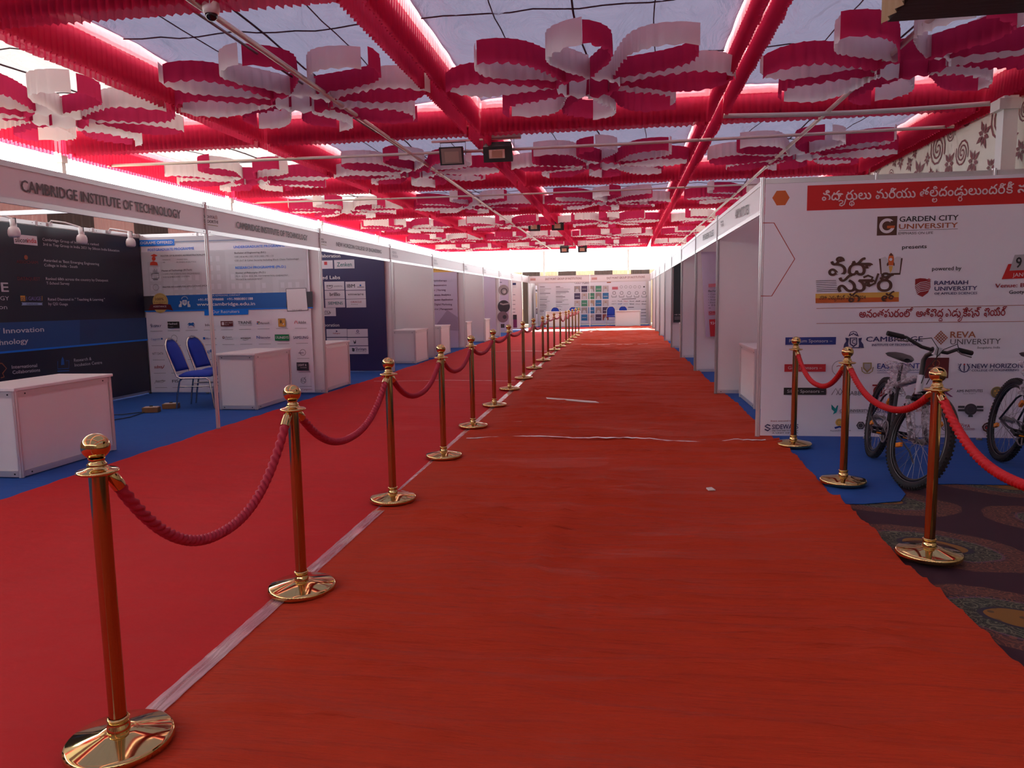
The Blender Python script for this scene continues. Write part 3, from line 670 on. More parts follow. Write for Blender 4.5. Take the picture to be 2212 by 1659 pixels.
    ('R', -6.129, 1.057, -5.927, 1.138, 'drd'),
    ('R', -6.112, 1.075, -6.074, 1.123, 'pap'),
    ('T', 'IDFC FIRST', -6.059, 1.102, 0.127, 0.018, 'pap', 1, -0.0),
    ('T', 'Bank', -6.061, 1.076, 0.073, 0.014, 'pap', 0, 0.001),
    ('T', 'TRANE', -5.845, 1.089, 0.228, 0.043, 'gr2', 1, 0.003),
    ('T', 'TECHNOLOGIES', -5.821, 1.067, 0.203, 0.011, 'gr2', 0, 0.0),
    ('R', -5.531, 1.105, -5.512, 1.126, 'rd2'),
    ('R', -5.508, 1.105, -5.489, 1.125, 'grn'),
    ('R', -5.533, 1.082, -5.514, 1.103, 'bb2'),
    ('R', -5.51, 1.082, -5.491, 1.102, 'ylo'),
    ('T', 'Microsoft', -5.479, 1.082, 0.152, 0.03, 'gr2', 1, 0.004),
    ('R', -5.186, 1.04, -5.068, 1.166, 'olv'),
    ('R', -5.179, 1.046, -5.075, 1.159, 'ylo2'),
    ('T', 'R', -5.158, 1.088, 0.046, 0.054, 'blk', 1, 0.001),
    ('C', -5.104, 1.08, 0.012, 'wht', 0, 5),
    ('L', [(-4.923, 1.085), (-4.904, 1.129)], 0.0094, 'rd2', 0),
    ('L', [(-4.876, 1.084), (-4.891, 1.128)], 0.0093, 'rd2', 0),
    ('T', 'Adobe', -4.862, 1.081, 0.125, 0.043, 'gr2', 1, 0.003),
    ('T', 'Capgemini', -7.319, 0.853, 0.159, 0.03, 'bb2', 0, 0.006),
    ('C', -7.136, 0.874, 0.015, 'bb2', 0, 24),
    ('T', 'Kaar', -6.98, 0.813, 0.11, 0.041, 'slt', 1, 0.003),
    ('C', -6.924, 0.881, 0.052, 'gr2', 0.047, 24),
    ('T', 'VOLVO', -6.706, 0.833, 0.178, 0.027, 'nvy', 1, 0.003),
    ('R', -6.439, 0.858, -6.402, 0.893, 'bb2'),
    ('T', 'Mindtree', -6.389, 0.859, 0.174, 0.025, 'nvy', 0, 0.003),
    ('C', -6.096, 0.885, 0.02, 'drd', 0.012, 24),
    ('T', 'Western', -6.067, 0.879, 0.11, 0.022, 'gr2', 1, 0.002),
    ('T', 'Union', -6.061, 0.849, 0.121, 0.019, 'gr2', 0, 0.002),
    ('T', 'amazon', -5.813, 0.861, 0.167, 0.03, 'blk', 1, 0.003),
    ('L', [(-5.78, 0.849), (-5.741, 0.84), (-5.687, 0.851)], 0.0054, 'blk', 0),
    ('T', 'N', -5.551, 0.862, 0.051, 0.041, 'bb2', 1, 0.001),
    ('T', 'Netcracker', -5.491, 0.863, 0.167, 0.03, 'nvy', 1, 0.003),
    ('R', -5.253, 0.829, -5.022, 0.923, 'grn'),
    ('T', 'UNISYS', -5.202, 0.858, 0.172, 0.035, 'wht', 1, 0.001),
    ('L', [(-5.233, 0.9), (-5.235, 0.864), (-5.213, 0.863), (-5.211, 0.9)], 0.0054, 'wht', 0),
    ('T', 'SAMSUNG', -4.953, 0.853, 0.24, 0.04, 'nvy', 1, 0.002),
    ('T', 'NTT DATA', -7.311, 0.621, 0.186, 0.036, 'gr2', 0, 0.005),
    ('T', 'SAP', -6.407, 0.632, 0.074, 0.055, 'bb2', 1, 0.002),
    ('P', [(-6.329, 0.701), (-6.255, 0.704), (-6.31, 0.657), (-6.332, 0.657)], 'bb2'),
    ('T', 'wipro', -4.883, 0.63, 0.085, 0.024, 'nvy', 1, 0.002),
    ('C', -4.812, 0.645, 0.048, 'gr2', 0.043, 24),
    ('T', 'subex', -7.298, 0.409, 0.141, 0.048, 'mrn', 1, 0.005),
    ('L', [(-7.173, 0.404), (-7.141, 0.425), (-7.126, 0.46)], 0.0098, 'mrn', 0),
    ('R', -6.294, 0.436, -6.236, 0.512, 'drd'),
    ('R', -4.922, 0.37, -4.729, 0.495, 'slt'),
    ('T', 'LIGHT &', -4.901, 0.438, 0.138, 0.03, 'wht', 1, 0.002),
    ('T', 'WONDER', -4.867, 0.407, 0.107, 0.014, 'pap', 0, 0.002),
    ('L', [(-7.313, 0.166), (-7.286, 0.215), (-7.249, 0.198), (-7.171, 0.222), (-7.119, 0.215), (-7.182, 0.184), (-7.288, 0.19)], 0.0084, 'gr3', 0),
    ('T', 'Schindler', -7.288, 0.194, 0.16, 0.028, 'gr2', 0, 0.007),
    ('T', 'FIS', -7.008, 0.184, 0.106, 0.042, 'slt', 1, 0.003),
    ('C', -4.827, 0.214, 0.046, 'gr2', 0.041, 24),
    ('T', 'KQ', -4.857, 0.19, 0.067, 0.054, 'gr2', 0, 0.003),
    ('L', [(-4.811, 0.248), (-4.785, 0.271)], 0.0054, 'gr2', 0),
    ('T', '200+', -4.961, 0.064, 0.09, 0.027, 'mrn', 1, 0.003),
    ('T', 'Companies', -4.856, 0.065, 0.164, 0.025, 'mrn', 0, 0.003),
]
DARKWALL = [
    ('R', 8.183, 2.181, 8.553, 2.299, 'wht'),
    ('T', 'silicon', 8.201, 2.201, 0.187, 0.057, 'blk', 1, 0.007),
    ('T', 'india', 8.388, 2.208, 0.151, 0.059, 'rd2', 1, 0.004),
    ('T', 'Cambridge Group of Institutions ranked', 8.64, 2.252, 1.038, 0.034, 'pap', 0, 0.005),
    ('T', '3rd in Top Group in India 2021 by Silicon India Education', 8.643, 2.191, 1.466, 0.034, 'pap', 0, 0.005),
    ('C', 8.347, 2.023, 0.029, 'rst2', 0, 24),
    ('T', 'ASSOCHAM', 8.188, 1.944, 0.344, 0.038, 'drd2', 1, 0.004),
    ('T', "Awarded as 'Best Emerging Engineering", 8.628, 1.986, 1.024, 0.034, 'pap', 0, -0.007),
    ('T', 'College in India - South', 8.63, 1.924, 0.594, 0.034, 'pap', 0, -0.0),
    ('T', 'DATAQUEST', 8.18, 1.736, 0.363, 0.041, 'drd2', 1, 0.002),
    ('T', 'Ranked 68th across the country by Dataquest', 8.638, 1.749, 1.178, 0.035, 'pap', 0, 0.003),
    ('T', 'T-School Survey', 8.64, 1.691, 0.405, 0.035, 'pap', 0, 0.001),
    ('R', 8.201, 1.479, 8.275, 1.546, 'ylo2'),
    ('T', 'QS', 8.203, 1.491, 0.062, 0.036, 'gr2', 1, -0.002),
    ('T', 'I GAUGE', 8.29, 1.486, 0.237, 0.047, 'pur2', 1, -0.001),
    ('L', [(8.549, 1.542), (8.542, 1.482)], 0.0071, 'ylo2', 0),
    ('P', [(8.208, 1.462), (8.553, 1.456), (8.533, 1.439), (8.55, 1.425), (8.204, 1.426), (8.224, 1.444)], 'lbl'),
    ('T', 'DIAMOND', 8.287, 1.432, 0.184, 0.018, 'nvy', 1, -0.002),
    ('T', 'Rated Diamond in " Teaching & Learning "', 8.641, 1.483, 1.073, 0.035, 'pap', 0, -0.007),
    ('T', 'by QSI Guage', 8.643, 1.424, 0.34, 0.035, 'pap', 0, -0.007),
    ('T', 'CAMBRIDGE', 6.605, 1.594, 1.428, 0.108, 'pap', 1, -0.001),
    ('T', 'INSTITUTE OF TECHNOLOGY', 6.666, 1.505, 1.36, 0.048, 'pap', 0, -0.016),
    ('T', 'Leap to Vision', 7.276, 1.401, 0.707, 0.052, 'pap', 0, -0.019),
    ('P', [(6.401, 1.231), (10.632, 1.207), (10.631, 0.865), (6.358, 0.865)], 'bg1'),
    ('P', [(6.401, 1.231), (9.184, 1.216), (9.143, 0.864), (6.358, 0.865)], 'bg2'),
    ('L', [(6.358, 0.865), (7.846, 0.864), (10.636, 0.861)], 0.0246, 'bbl', 0),
    ('T', 'Centre of Innovation', 7.241, 1.098, 1.288, 0.062, 'pap', 1, -0.012),
    ('T', 'and Technology', 7.367, 0.954, 0.891, 0.063, 'pap', 1, 0.001),
    ('T', 'International', 7.967, 0.656, 0.394, 0.041, 'pap', 0, -0.014),
    ('T', 'Collaborations', 7.971, 0.59, 0.432, 0.041, 'pap', 0, -0.01),
    ('L', [(7.783, 0.738), (7.831, 0.734), (7.889, 0.668), (7.825, 0.613), (7.844, 0.57), (7.795, 0.562)], 0.0133, 'rst2', 0),
    ('L', [(8.715, 0.685), (8.703, 0.582), (8.901, 0.571), (8.913, 0.676), (8.863, 0.677)], 0.0088, 'bb2', 0),
    ('L', [(8.694, 0.553), (8.904, 0.54)], 0.0132, 'bb2', 0),
    ('P', [(8.767, 0.628), (8.782, 0.702), (8.806, 0.737), (8.826, 0.702), (8.827, 0.627)], 'bb2'),
    ('T', 'Research &', 9.007, 0.651, 0.334, 0.042, 'pap', 0, -0.004),
    ('T', 'Incubation Centre', 9.01, 0.586, 0.537, 0.042, 'pap', 0, -0.01),
]
FASCIA_L = [
    ('T', 'CAMBRIDGE INSTITUTE OF TECHNOLOGY', 5.07, 2.272, 2.042, 0.084, 'txt', 2, 0.004),
    ('T', 'VIDHYA', 7.537, 2.331, 0.213, 0.032, 'txt', 2, 0.01),
    ('T', 'SPOORTHI', 7.54, 2.282, 0.278, 0.034, 'txt', 2, 0.012),
    ('L', [(7.543, 2.264), (7.815, 2.268)], 0.0066, 'olv', 0),
    ('P', [(7.763, 2.34), (7.766, 2.369), (7.792, 2.391), (7.816, 2.372), (7.816, 2.341)], 'rst3'),
    ('T', 'CAMBRIDGE INSTITUTE OF TECHNOLOGY', 8.219, 2.283, 1.988, 0.076, 'txt', 2, 0.002),
    ('T', 'VIDHYA', 10.615, 2.329, 0.177, 0.028, 'txt', 2, 0.003),
    ('T', 'SPOORTHI', 10.621, 2.292, 0.27, 0.028, 'txt', 2, 0.004),
    ('L', [(10.618, 2.267), (10.893, 2.268)], 0.006, 'olv', 0),
    ('T', 'NEW HORIZON COLLEGE OF ENGINEERING', 11.3, 2.283, 2.217, 0.063, 'txt', 2, 0.009),
]
BLUEWALL = [
    ('T', 'Industry Collaboration', -6.372, 2.298, 0.889, 0.062, 'wht', 1, -0.028),
    ('R', -5.888, 2.057, -5.649, 2.22, 'brd'),
    ('R', -5.827, 2.132, -5.764, 2.196, 'rd2'),
    ('R', -5.619, 2.053, -5.204, 2.222, 'brd'),
    ('T', 'Zenken', -5.563, 2.096, 0.306, 0.079, 'tl2', 1, -0.003),
    ('T', 'Sponsored Labs', -6.306, 1.858, 0.797, 0.067, 'wht', 1, -0.008),
    ('R', -6.326, 1.648, -5.911, 1.813, 'brd'),
    ('R', -5.842, 1.639, -5.431, 1.803, 'brd'),
    ('R', -5.406, 1.631, -4.998, 1.794, 'brd'),
    ('R', -6.326, 1.472, -5.911, 1.636, 'brd'),
    ('R', -5.842, 1.464, -5.43, 1.628, 'brd'),
    ('R', -5.405, 1.456, -4.996, 1.62, 'brd'),
    ('R', -6.327, 1.299, -5.911, 1.464, 'brd'),
    ('R', -5.841, 1.292, -5.429, 1.456, 'brd'),
    ('R', -5.404, 1.286, -4.995, 1.449, 'brd'),
    ('T', 'aws', -5.802, 1.706, 0.137, 0.046, 'slt', 1, -0.001),
    ('L', [(-5.797, 1.687), (-5.733, 1.667), (-5.675, 1.691)], 0.0083, 'slt', 0),
    ('T', 'academy', -5.643, 1.703, 0.176, 0.025, 'slt', 0, -0.001),
    ('T', 'IBM', -5.374, 1.679, 0.164, 0.066, 'slt', 1, -0.001),
    ('L', [(-5.166, 1.686), (-5.024, 1.683)], 0.0104, 'slt', 0),
    ('C', -5.097, 1.718, 0.019, 'bb2', 0, 24),
    ('T', 'brillio', -5.74, 1.521, 0.216, 0.067, 'blk', 1, 0.0),
    ('T', 'vmware', -5.365, 1.527, 0.328, 0.046, 'gr2', 1, -0.002),
    ('T', 'SIEMENS', -5.782, 1.352, 0.305, 0.055, 'tl2', 1, -0.003),
    ('T', 'ORACLE', -5.31, 1.38, 0.224, 0.029, 'mrn', 1, 0.001),
    ('T', 'Academy', -5.305, 1.343, 0.143, 0.017, 'blk', 0, -0.0),
    ('R', -6.045, 1.123, -5.628, 1.287, 'brd'),
    ('T', 'VERTICA', -5.939, 1.176, 0.2, 0.055, 'slt', 1, -0.001),
    ('L', [(-5.94, 1.159), (-5.766, 1.161), (-5.731, 1.198)], 0.0084, 'slt', 0),
    ('T', 'Training Collaboration', -6.422, 0.923, 0.855, 0.064, 'pap', 1, -0.01),
    ('R', -5.843, 0.709, -5.415, 0.866, 'brd'),
    ('R', -5.408, 0.705, -4.983, 0.861, 'brd'),
    ('R', -5.844, 0.536, -5.416, 0.692, 'brd'),
    ('R', -5.409, 0.533, -4.984, 0.688, 'brd'),
    ('R', -5.846, 0.366, -5.417, 0.522, 'brd'),
    ('R', -5.41, 0.364, -4.984, 0.519, 'brd'),
    ('C', -5.629, 0.821, 0.025, 'nvy', 0, 3),
    ('T', 'Gallagher', -5.709, 0.769, 0.158, 0.023, 'mrn', 1, -0.002),
    ('C', -5.192, 0.817, 0.027, 'nvy', 0.015, 24),
    ('T', 'TATA', -5.238, 0.76, 0.092, 0.023, 'nvy', 1, -0.001),
    ('P', [(-5.294, 0.645), (-5.26, 0.602), (-5.236, 0.655), (-5.235, 0.581), (-5.275, 0.564)], 'slt'),
    ('T', 'Shriram', -5.252, 0.429, 0.227, 0.064, 'nvy', 1, 0.003),
    ('T', 'FINANCE', -5.247, 0.401, 0.22, 0.017, 'slt', 0, 0.001),
    ('P', [(-5.327, 0.487), (-5.266, 0.476), (-5.275, 0.412), (-5.319, 0.417)], 'slt'),
]
COURSES = [
    ('T', 'Physiotherapy', -5.411, 1.941, 0.435, 0.054, 'pr3', 1, -0.009),
    ('T', 'Administration', -5.435, 1.803, 0.446, 0.054, 'pr3', 1, 0.001),
    ('T', 'B.Sc | Nursing', -5.449, 1.667, 0.43, 0.054, 'pr3', 1, -0.0),
    ('T', 'Business Analytics', -5.443, 1.529, 0.571, 0.054, 'pr3', 1, -0.002),
    ('T', 'Computer Application', -5.497, 1.395, 0.684, 0.054, 'pr3', 1, -0.005),
    ('T', 'Digital Marketing', -5.362, 1.258, 0.519, 0.054, 'pr3', 1, -0.008),
    ('T', 'Commerce | Management', -5.585, 1.126, 0.755, 0.054, 'pr3', 1, -0.007),
    ('T', 'ARTS & HUMANITIES', -5.431, 2.256, 0.513, 0.03, 'brn', 1, -0.015),
    ('P', [(-5.432, 0.562), (-4.988, 1.118), (-4.677, 0.902), (-4.668, 0.516)], 'lil'),
]
FARWALL = [
    ('R', -2.442, 1.691, -2.131, 2.009, 'ph1'),
    ('P', [(-2.39, 1.703), (-2.357, 1.835), (-2.281, 1.877), (-2.217, 1.822), (-2.185, 1.699)], 'pap'),
    ('C', -2.287, 1.909, 0.043, 'ph3', 0, 24),
    ('R', -2.078, 1.689, -1.767, 2.006, 'dkp'),
    ('L', [(-2.035, 1.84), (-1.809, 1.836)], 0.0257, 'pap', 0),
    ('R', -1.714, 1.687, -1.404, 2.003, 'ph1'),
    ('P', [(-1.662, 1.689), (-1.629, 1.822), (-1.554, 1.863), (-1.489, 1.808), (-1.458, 1.686)], 'pap'),
    ('C', -1.56, 1.895, 0.043, 'ph3', 0, 24),
    ('R', -1.351, 1.685, -1.042, 2.0, 'gn2'),
    ('L', [(-1.309, 1.826), (-1.084, 1.822)], 0.0257, 'pap', 0),
    ('R', -0.99, 1.682, -0.681, 1.998, 'ph2'),
    ('P', [(-0.937, 1.676), (-0.905, 1.808), (-0.83, 1.85), (-0.766, 1.795), (-0.734, 1.673)], 'pap'),
    ('C', -0.836, 1.882, 0.043, 'ph3', 0, 24),
    ('R', -2.445, 1.326, -2.133, 1.643, 'dkp'),
    ('L', [(-2.403, 1.481), (-2.176, 1.477)], 0.0258, 'pap', 0),
    ('R', -2.08, 1.324, -1.769, 1.641, 'ph2'),
    ('P', [(-2.028, 1.331), (-1.995, 1.464), (-1.919, 1.505), (-1.854, 1.45), (-1.823, 1.327)], 'pap'),
    ('C', -1.925, 1.537, 0.043, 'ph3', 0, 24),
    ('R', -1.716, 1.323, -1.405, 1.639, 'gn2'),
    ('L', [(-1.674, 1.469), (-1.448, 1.465)], 0.0258, 'pap', 0),
    ('R', -1.353, 1.321, -1.043, 1.637, 'ph1'),
    ('P', [(-1.3, 1.319), (-1.268, 1.451), (-1.192, 1.493), (-1.128, 1.438), (-1.097, 1.315)], 'pap'),
    ('C', -1.199, 1.525, 0.043, 'ph3', 0, 24),
    ('R', -0.991, 1.319, -0.681, 1.635, 'bl2'),
    ('L', [(-0.948, 1.456), (-0.724, 1.452)], 0.0257, 'pap', 0),
    ('R', -2.447, 0.96, -2.136, 1.277, 'ph2'),
    ('P', [(-2.395, 0.97), (-2.362, 1.104), (-2.286, 1.145), (-2.221, 1.091), (-2.19, 0.967)], 'pap'),
    ('C', -2.292, 1.178, 0.043, 'ph3', 0, 24),
    ('R', -2.082, 0.959, -1.771, 1.276, 'gn2'),
    ('L', [(-2.04, 1.109), (-1.813, 1.106)], 0.0258, 'pap', 0),
    ('R', -1.717, 0.957, -1.407, 1.274, 'ph3'),
    ('P', [(-1.665, 0.959), (-1.632, 1.092), (-1.557, 1.134), (-1.492, 1.079), (-1.461, 0.956)], 'pap'),
    ('C', -1.563, 1.166, 0.043, 'ph3', 0, 24),
    ('R', -1.354, 0.956, -1.044, 1.272, 'bl2'),
    ('L', [(-1.312, 1.098), (-1.086, 1.094)], 0.0258, 'pap', 0),
    ('R', -0.992, 0.955, -0.682, 1.271, 'ph2'),
    ('P', [(-0.939, 0.948), (-0.907, 1.081), (-0.831, 1.122), (-0.767, 1.068), (-0.736, 0.945)], 'pap'),
    ('C', -0.838, 1.155, 0.043, 'ph3', 0, 24),
    ('R', -2.45, 0.593, -2.138, 0.911, 'gn2'),
    ('L', [(-2.408, 0.748), (-2.18, 0.745)], 0.0259, 'pap', 0),
    ('R', -2.084, 0.592, -1.773, 0.909, 'ph1'),
    ('P', [(-2.032, 0.598), (-1.999, 0.731), (-1.923, 0.773), (-1.858, 0.718), (-1.827, 0.595)], 'pap'),
    ('C', -1.929, 0.806, 0.043, 'ph3', 0, 24),
    ('R', -1.719, 0.591, -1.408, 0.908, 'bl2'),
    ('L', [(-1.677, 0.737), (-1.451, 0.734)], 0.0259, 'pap', 0),
    ('R', -1.355, 0.591, -1.045, 0.907, 'ph1'),
    ('P', [(-1.303, 0.588), (-1.27, 0.721), (-1.195, 0.763), (-1.131, 0.708), (-1.099, 0.585)], 'pap'),
    ('C', -1.201, 0.795, 0.043, 'ph3', 0, 24),
    ('R', -0.993, 0.59, -0.683, 0.906, 'dkp'),
    ('L', [(-0.95, 0.727), (-0.725, 0.724)], 0.0258, 'pap', 0),
    ('R', -2.453, 0.225, -2.14, 0.543, 'ph2'),
    ('P', [(-2.4, 0.235), (-2.367, 0.369), (-2.291, 0.411), (-2.226, 0.356), (-2.194, 0.232)], 'pap'),
    ('C', -2.297, 0.443, 0.043, 'ph3', 0, 24),
    ('R', -2.086, 0.225, -1.774, 0.542, 'bl2'),
    ('L', [(-2.044, 0.375), (-1.817, 0.372)], 0.026, 'pap', 0),
    ('R', -1.721, 0.225, -1.41, 0.542, 'ph2'),
    ('P', [(-1.669, 0.226), (-1.636, 0.359), (-1.56, 0.401), (-1.495, 0.347), (-1.464, 0.223)], 'pap'),
    ('C', -1.566, 0.434, 0.043, 'ph3', 0, 24),
    ('R', -1.357, 0.224, -1.046, 0.541, 'dkp'),
    ('L', [(-1.314, 0.366), (-1.089, 0.363)], 0.0259, 'pap', 0),
    ('R', -0.994, 0.224, -0.683, 0.54, 'ph4'),
    ('P', [(-0.941, 0.217), (-0.908, 0.35), (-0.833, 0.392), (-0.769, 0.337), (-0.737, 0.214)], 'pap'),
    ('C', -0.839, 0.424, 0.043, 'ph3', 0, 24),
    ('C', -2.357, 2.2, 0.073, 'gr2', 0.06, 24),
    ('C', -2.26, 2.198, 0.073, 'gr2', 0.06, 24),
    ('C', -2.163, 2.196, 0.073, 'gr2', 0.06, 24),
    ('T', 'POINT', -2.012, 2.107, 0.344, 0.128, 'gr2', 1, -0.002),
    ('R', -0.769, 2.132, -0.563, 2.2, 'rst2'),
    ('R', -0.504, 1.791, -0.21, 1.929, 'rs4'),
    ('C', -0.036, 1.92, 0.072, 'gr3', 0.055, 24),
    ('C', -0.402, 1.618, 0.085, 'slt', 0.068, 24),
    ('L', [(-0.525, 1.502), (-0.519, 1.406), (-0.291, 1.407), (-0.287, 1.503)], 0.0214, 'slt', 0),
    ('C', 0.193, 1.915, 0.072, 'gr3', 0.055, 24),
    ('C', -0.021, 1.611, 0.085, 'slt', 0.068, 24),
    ('L', [(-0.144, 1.496), (-0.138, 1.4), (0.089, 1.4), (0.093, 1.496)], 0.0213, 'slt', 0),
    ('C', 0.421, 1.911, 0.072, 'gr3', 0.055, 24),
    ('C', 0.358, 1.604, 0.085, 'slt', 0.068, 24),
    ('L', [(0.236, 1.489), (0.242, 1.393), (0.469, 1.394), (0.473, 1.489)], 0.0213, 'slt', 0),
    ('C', 0.649, 1.907, 0.072, 'gr3', 0.055, 24),
    ('C', 0.737, 1.597, 0.085, 'slt', 0.068, 24),
    ('L', [(0.614, 1.483), (0.621, 1.387), (0.847, 1.387), (0.851, 1.483)], 0.0213, 'slt', 0),
    ('C', 0.877, 1.902, 0.072, 'gr3', 0.055, 24),
    ('C', 1.114, 1.591, 0.085, 'slt', 0.068, 24),
    ('L', [(0.992, 1.476), (0.999, 1.38), (1.224, 1.381), (1.228, 1.476)], 0.0212, 'slt', 0),
    ('L', [(-0.015, 1.297), (0.706, 1.307)], 0.0256, 'gr2', 0),
    ('C', 1.108, 1.904, 0.038, 'blk', 0, 24),
    ('T', 'ACC', -0.526, 1.171, 0.235, 0.056, 'gr3', 1, 0.001),
    ('T', 'Tech', -0.223, 1.166, 0.234, 0.056, 'slt', 1, 0.001),
    ('T', 'Wipro', 0.079, 1.161, 0.233, 0.056, 'rs4', 1, 0.001),
    ('T', 'Microsoft', 0.38, 1.156, 0.233, 0.055, 'slt', 1, 0.001),
    ('T', 'dell', 0.681, 1.152, 0.232, 0.055, 'blk', 1, 0.001),
    ('T', 'uni', 0.981, 1.147, 0.232, 0.055, 'blk', 1, 0.001),
    ('T', 'IBM', -0.526, 1.032, 0.235, 0.056, 'gr3', 1, 0.001),
    ('T', 'SAP', -0.223, 1.027, 0.234, 0.056, 'bb2', 1, 0.001),
    ('T', 'HCL', 0.079, 1.022, 0.234, 0.056, 'gr3', 1, 0.001),
    ('T', 'Mphasis', 0.38, 1.018, 0.233, 0.055, 'blk', 1, 0.001),
    ('T', 'infosys', 0.681, 1.013, 0.232, 0.055, 'gr3', 1, 0.001),
    ('T', 'Zen', 0.981, 1.008, 0.232, 0.055, 'slt', 1, 0.001),
    ('L', [(0.304, 0.88), (0.601, 0.876)], 0.0278, 'gr2', 0),
    ('L', [(0.961, 0.753), (1.214, 0.754)], 0.0256, 'slt', 0),
    ('L', [(0.961, 0.593), (1.215, 0.594)], 0.0256, 'slt', 0),
    ('L', [(0.962, 0.433), (1.215, 0.434)], 0.0256, 'slt', 0),
    ('L', [(0.962, 0.272), (1.216, 0.273)], 0.0257, 'gr3', 0),
    ('L', [(-4.231, 2.0), (-3.968, 1.995)], 0.0259, 'gr2', 0),
    ('L', [(-4.232, 1.898), (-3.641, 1.887)], 0.0195, 'gr3', 0),
    ('L', [(-4.233, 1.827), (-3.948, 1.821)], 0.0195, 'gr3', 0),
    ('L', [(-4.234, 1.751), (-3.993, 1.747)], 0.0195, 'gr3', 0),
    ('L', [(-4.235, 1.669), (-3.688, 1.659)], 0.026, 'gr2', 0),
    ('L', [(-4.236, 1.593), (-3.929, 1.588)], 0.0195, 'gr3', 0),
    ('L', [(-4.237, 1.48), (-3.799, 1.473)], 0.0195, 'gr3', 0),
    ('L', [(-4.238, 1.415), (-3.843, 1.409)], 0.0195, 'gr3', 0),
    ('L', [(-4.239, 1.35), (-3.866, 1.344)], 0.026, 'gr2', 0),
    ('L', [(-4.24, 1.263), (-3.714, 1.255)], 0.0195, 'gr3', 0),
    ('L', [(-4.241, 1.198), (-3.846, 1.192)], 0.0195, 'gr3', 0),
    ('L', [(-4.242, 1.122), (-3.978, 1.118)], 0.0195, 'gr3', 0),
    ('L', [(-4.242, 1.057), (-3.891, 1.052)], 0.0261, 'gr2', 0),
    ('L', [(-4.243, 0.981), (-3.87, 0.975)], 0.0196, 'gr3', 0),
    ('L', [(-4.244, 0.916), (-3.893, 0.91)], 0.0196, 'gr3', 0),
    ('L', [(-4.245, 0.829), (-3.916, 0.824)], 0.0196, 'gr3', 0),
    ('L', [(-4.246, 0.752), (-4.026, 0.749)], 0.0261, 'gr2', 0),
    ('L', [(-4.247, 0.687), (-4.093, 0.685)], 0.0196, 'gr3', 0),
    ('L', [(-4.248, 0.589), (-4.05, 0.586)], 0.0196, 'gr3', 0),
    ('L', [(-3.39, 1.994), (-3.172, 1.99)], 0.0258, 'gr2', 0),
    ('L', [(-3.39, 1.936), (-2.999, 1.929)], 0.0194, 'gr3', 0),
    ('L', [(-3.391, 1.865), (-2.653, 1.851)], 0.0194, 'gr3', 0),
    ('L', [(-3.392, 1.79), (-2.762, 1.778)], 0.0194, 'gr3', 0),
    ('L', [(-3.392, 1.729), (-2.719, 1.717)], 0.0259, 'gr2', 0),
    ('L', [(-3.393, 1.671), (-2.871, 1.662)], 0.0194, 'gr3', 0),
    ('L', [(-3.394, 1.617), (-3.154, 1.613)], 0.0194, 'gr3', 0),
    ('L', [(-3.394, 1.526), (-3.046, 1.52)], 0.0194, 'gr3', 0),
    ('L', [(-3.395, 1.466), (-2.916, 1.458)], 0.0259, 'gr2', 0),
    ('L', [(-3.396, 1.39), (-3.047, 1.384)], 0.0195, 'gr3', 0),
    ('L', [(-3.396, 1.319), (-2.765, 1.308)], 0.0195, 'gr3', 0),
    ('L', [(-3.397, 1.26), (-2.961, 1.253)], 0.0195, 'gr3', 0),
    ('L', [(-3.398, 1.196), (-3.071, 1.19)], 0.026, 'gr2', 0),
    ('L', [(-3.399, 1.085), (-2.724, 1.075)], 0.0195, 'gr3', 0),
    ('L', [(-3.4, 1.011), (-3.16, 1.008)], 0.0195, 'gr3', 0),
    ('L', [(-3.4, 0.957), (-3.073, 0.952)], 0.0195, 'gr3', 0),
    ('L', [(-3.401, 0.816), (-3.14, 0.813)], 0.026, 'gr2', 0),
]
FARFASCIA = [
    ('T', 'EAST POINT GROUP OF INSTITUTIONS', -3.661, 2.272, 1.752, 0.1, 'rs6', 1, 0.008),
    ('T', 'EAST POINT GROUP OF INSTITUTIONS', -0.714, 2.262, 1.777, 0.099, 'rs6', 1, 0.022),
    ('R', -4.382, 2.262, -4.128, 2.367, 'rs5'),
    ('R', -1.438, 2.242, -1.18, 2.356, 'rs5'),
]
FASCIA_R = [
    ('T', 'AIMS INSTITUTES', -9.079, 2.292, 0.947, 0.099, 'txt', 2, -0.047),
    ('T', 'VIDHYA', -10.368, 2.365, 0.294, 0.026, 'txt', 2, -0.017),
    ('T', 'SPOORTHI', -10.362, 2.312, 0.293, 0.036, 'txt', 2, -0.01),
    ('T', 'IFIM ENGINEERING COLLEGE', -12.586, 2.299, 1.455, 0.087, 'txt', 2, -0.035),
]
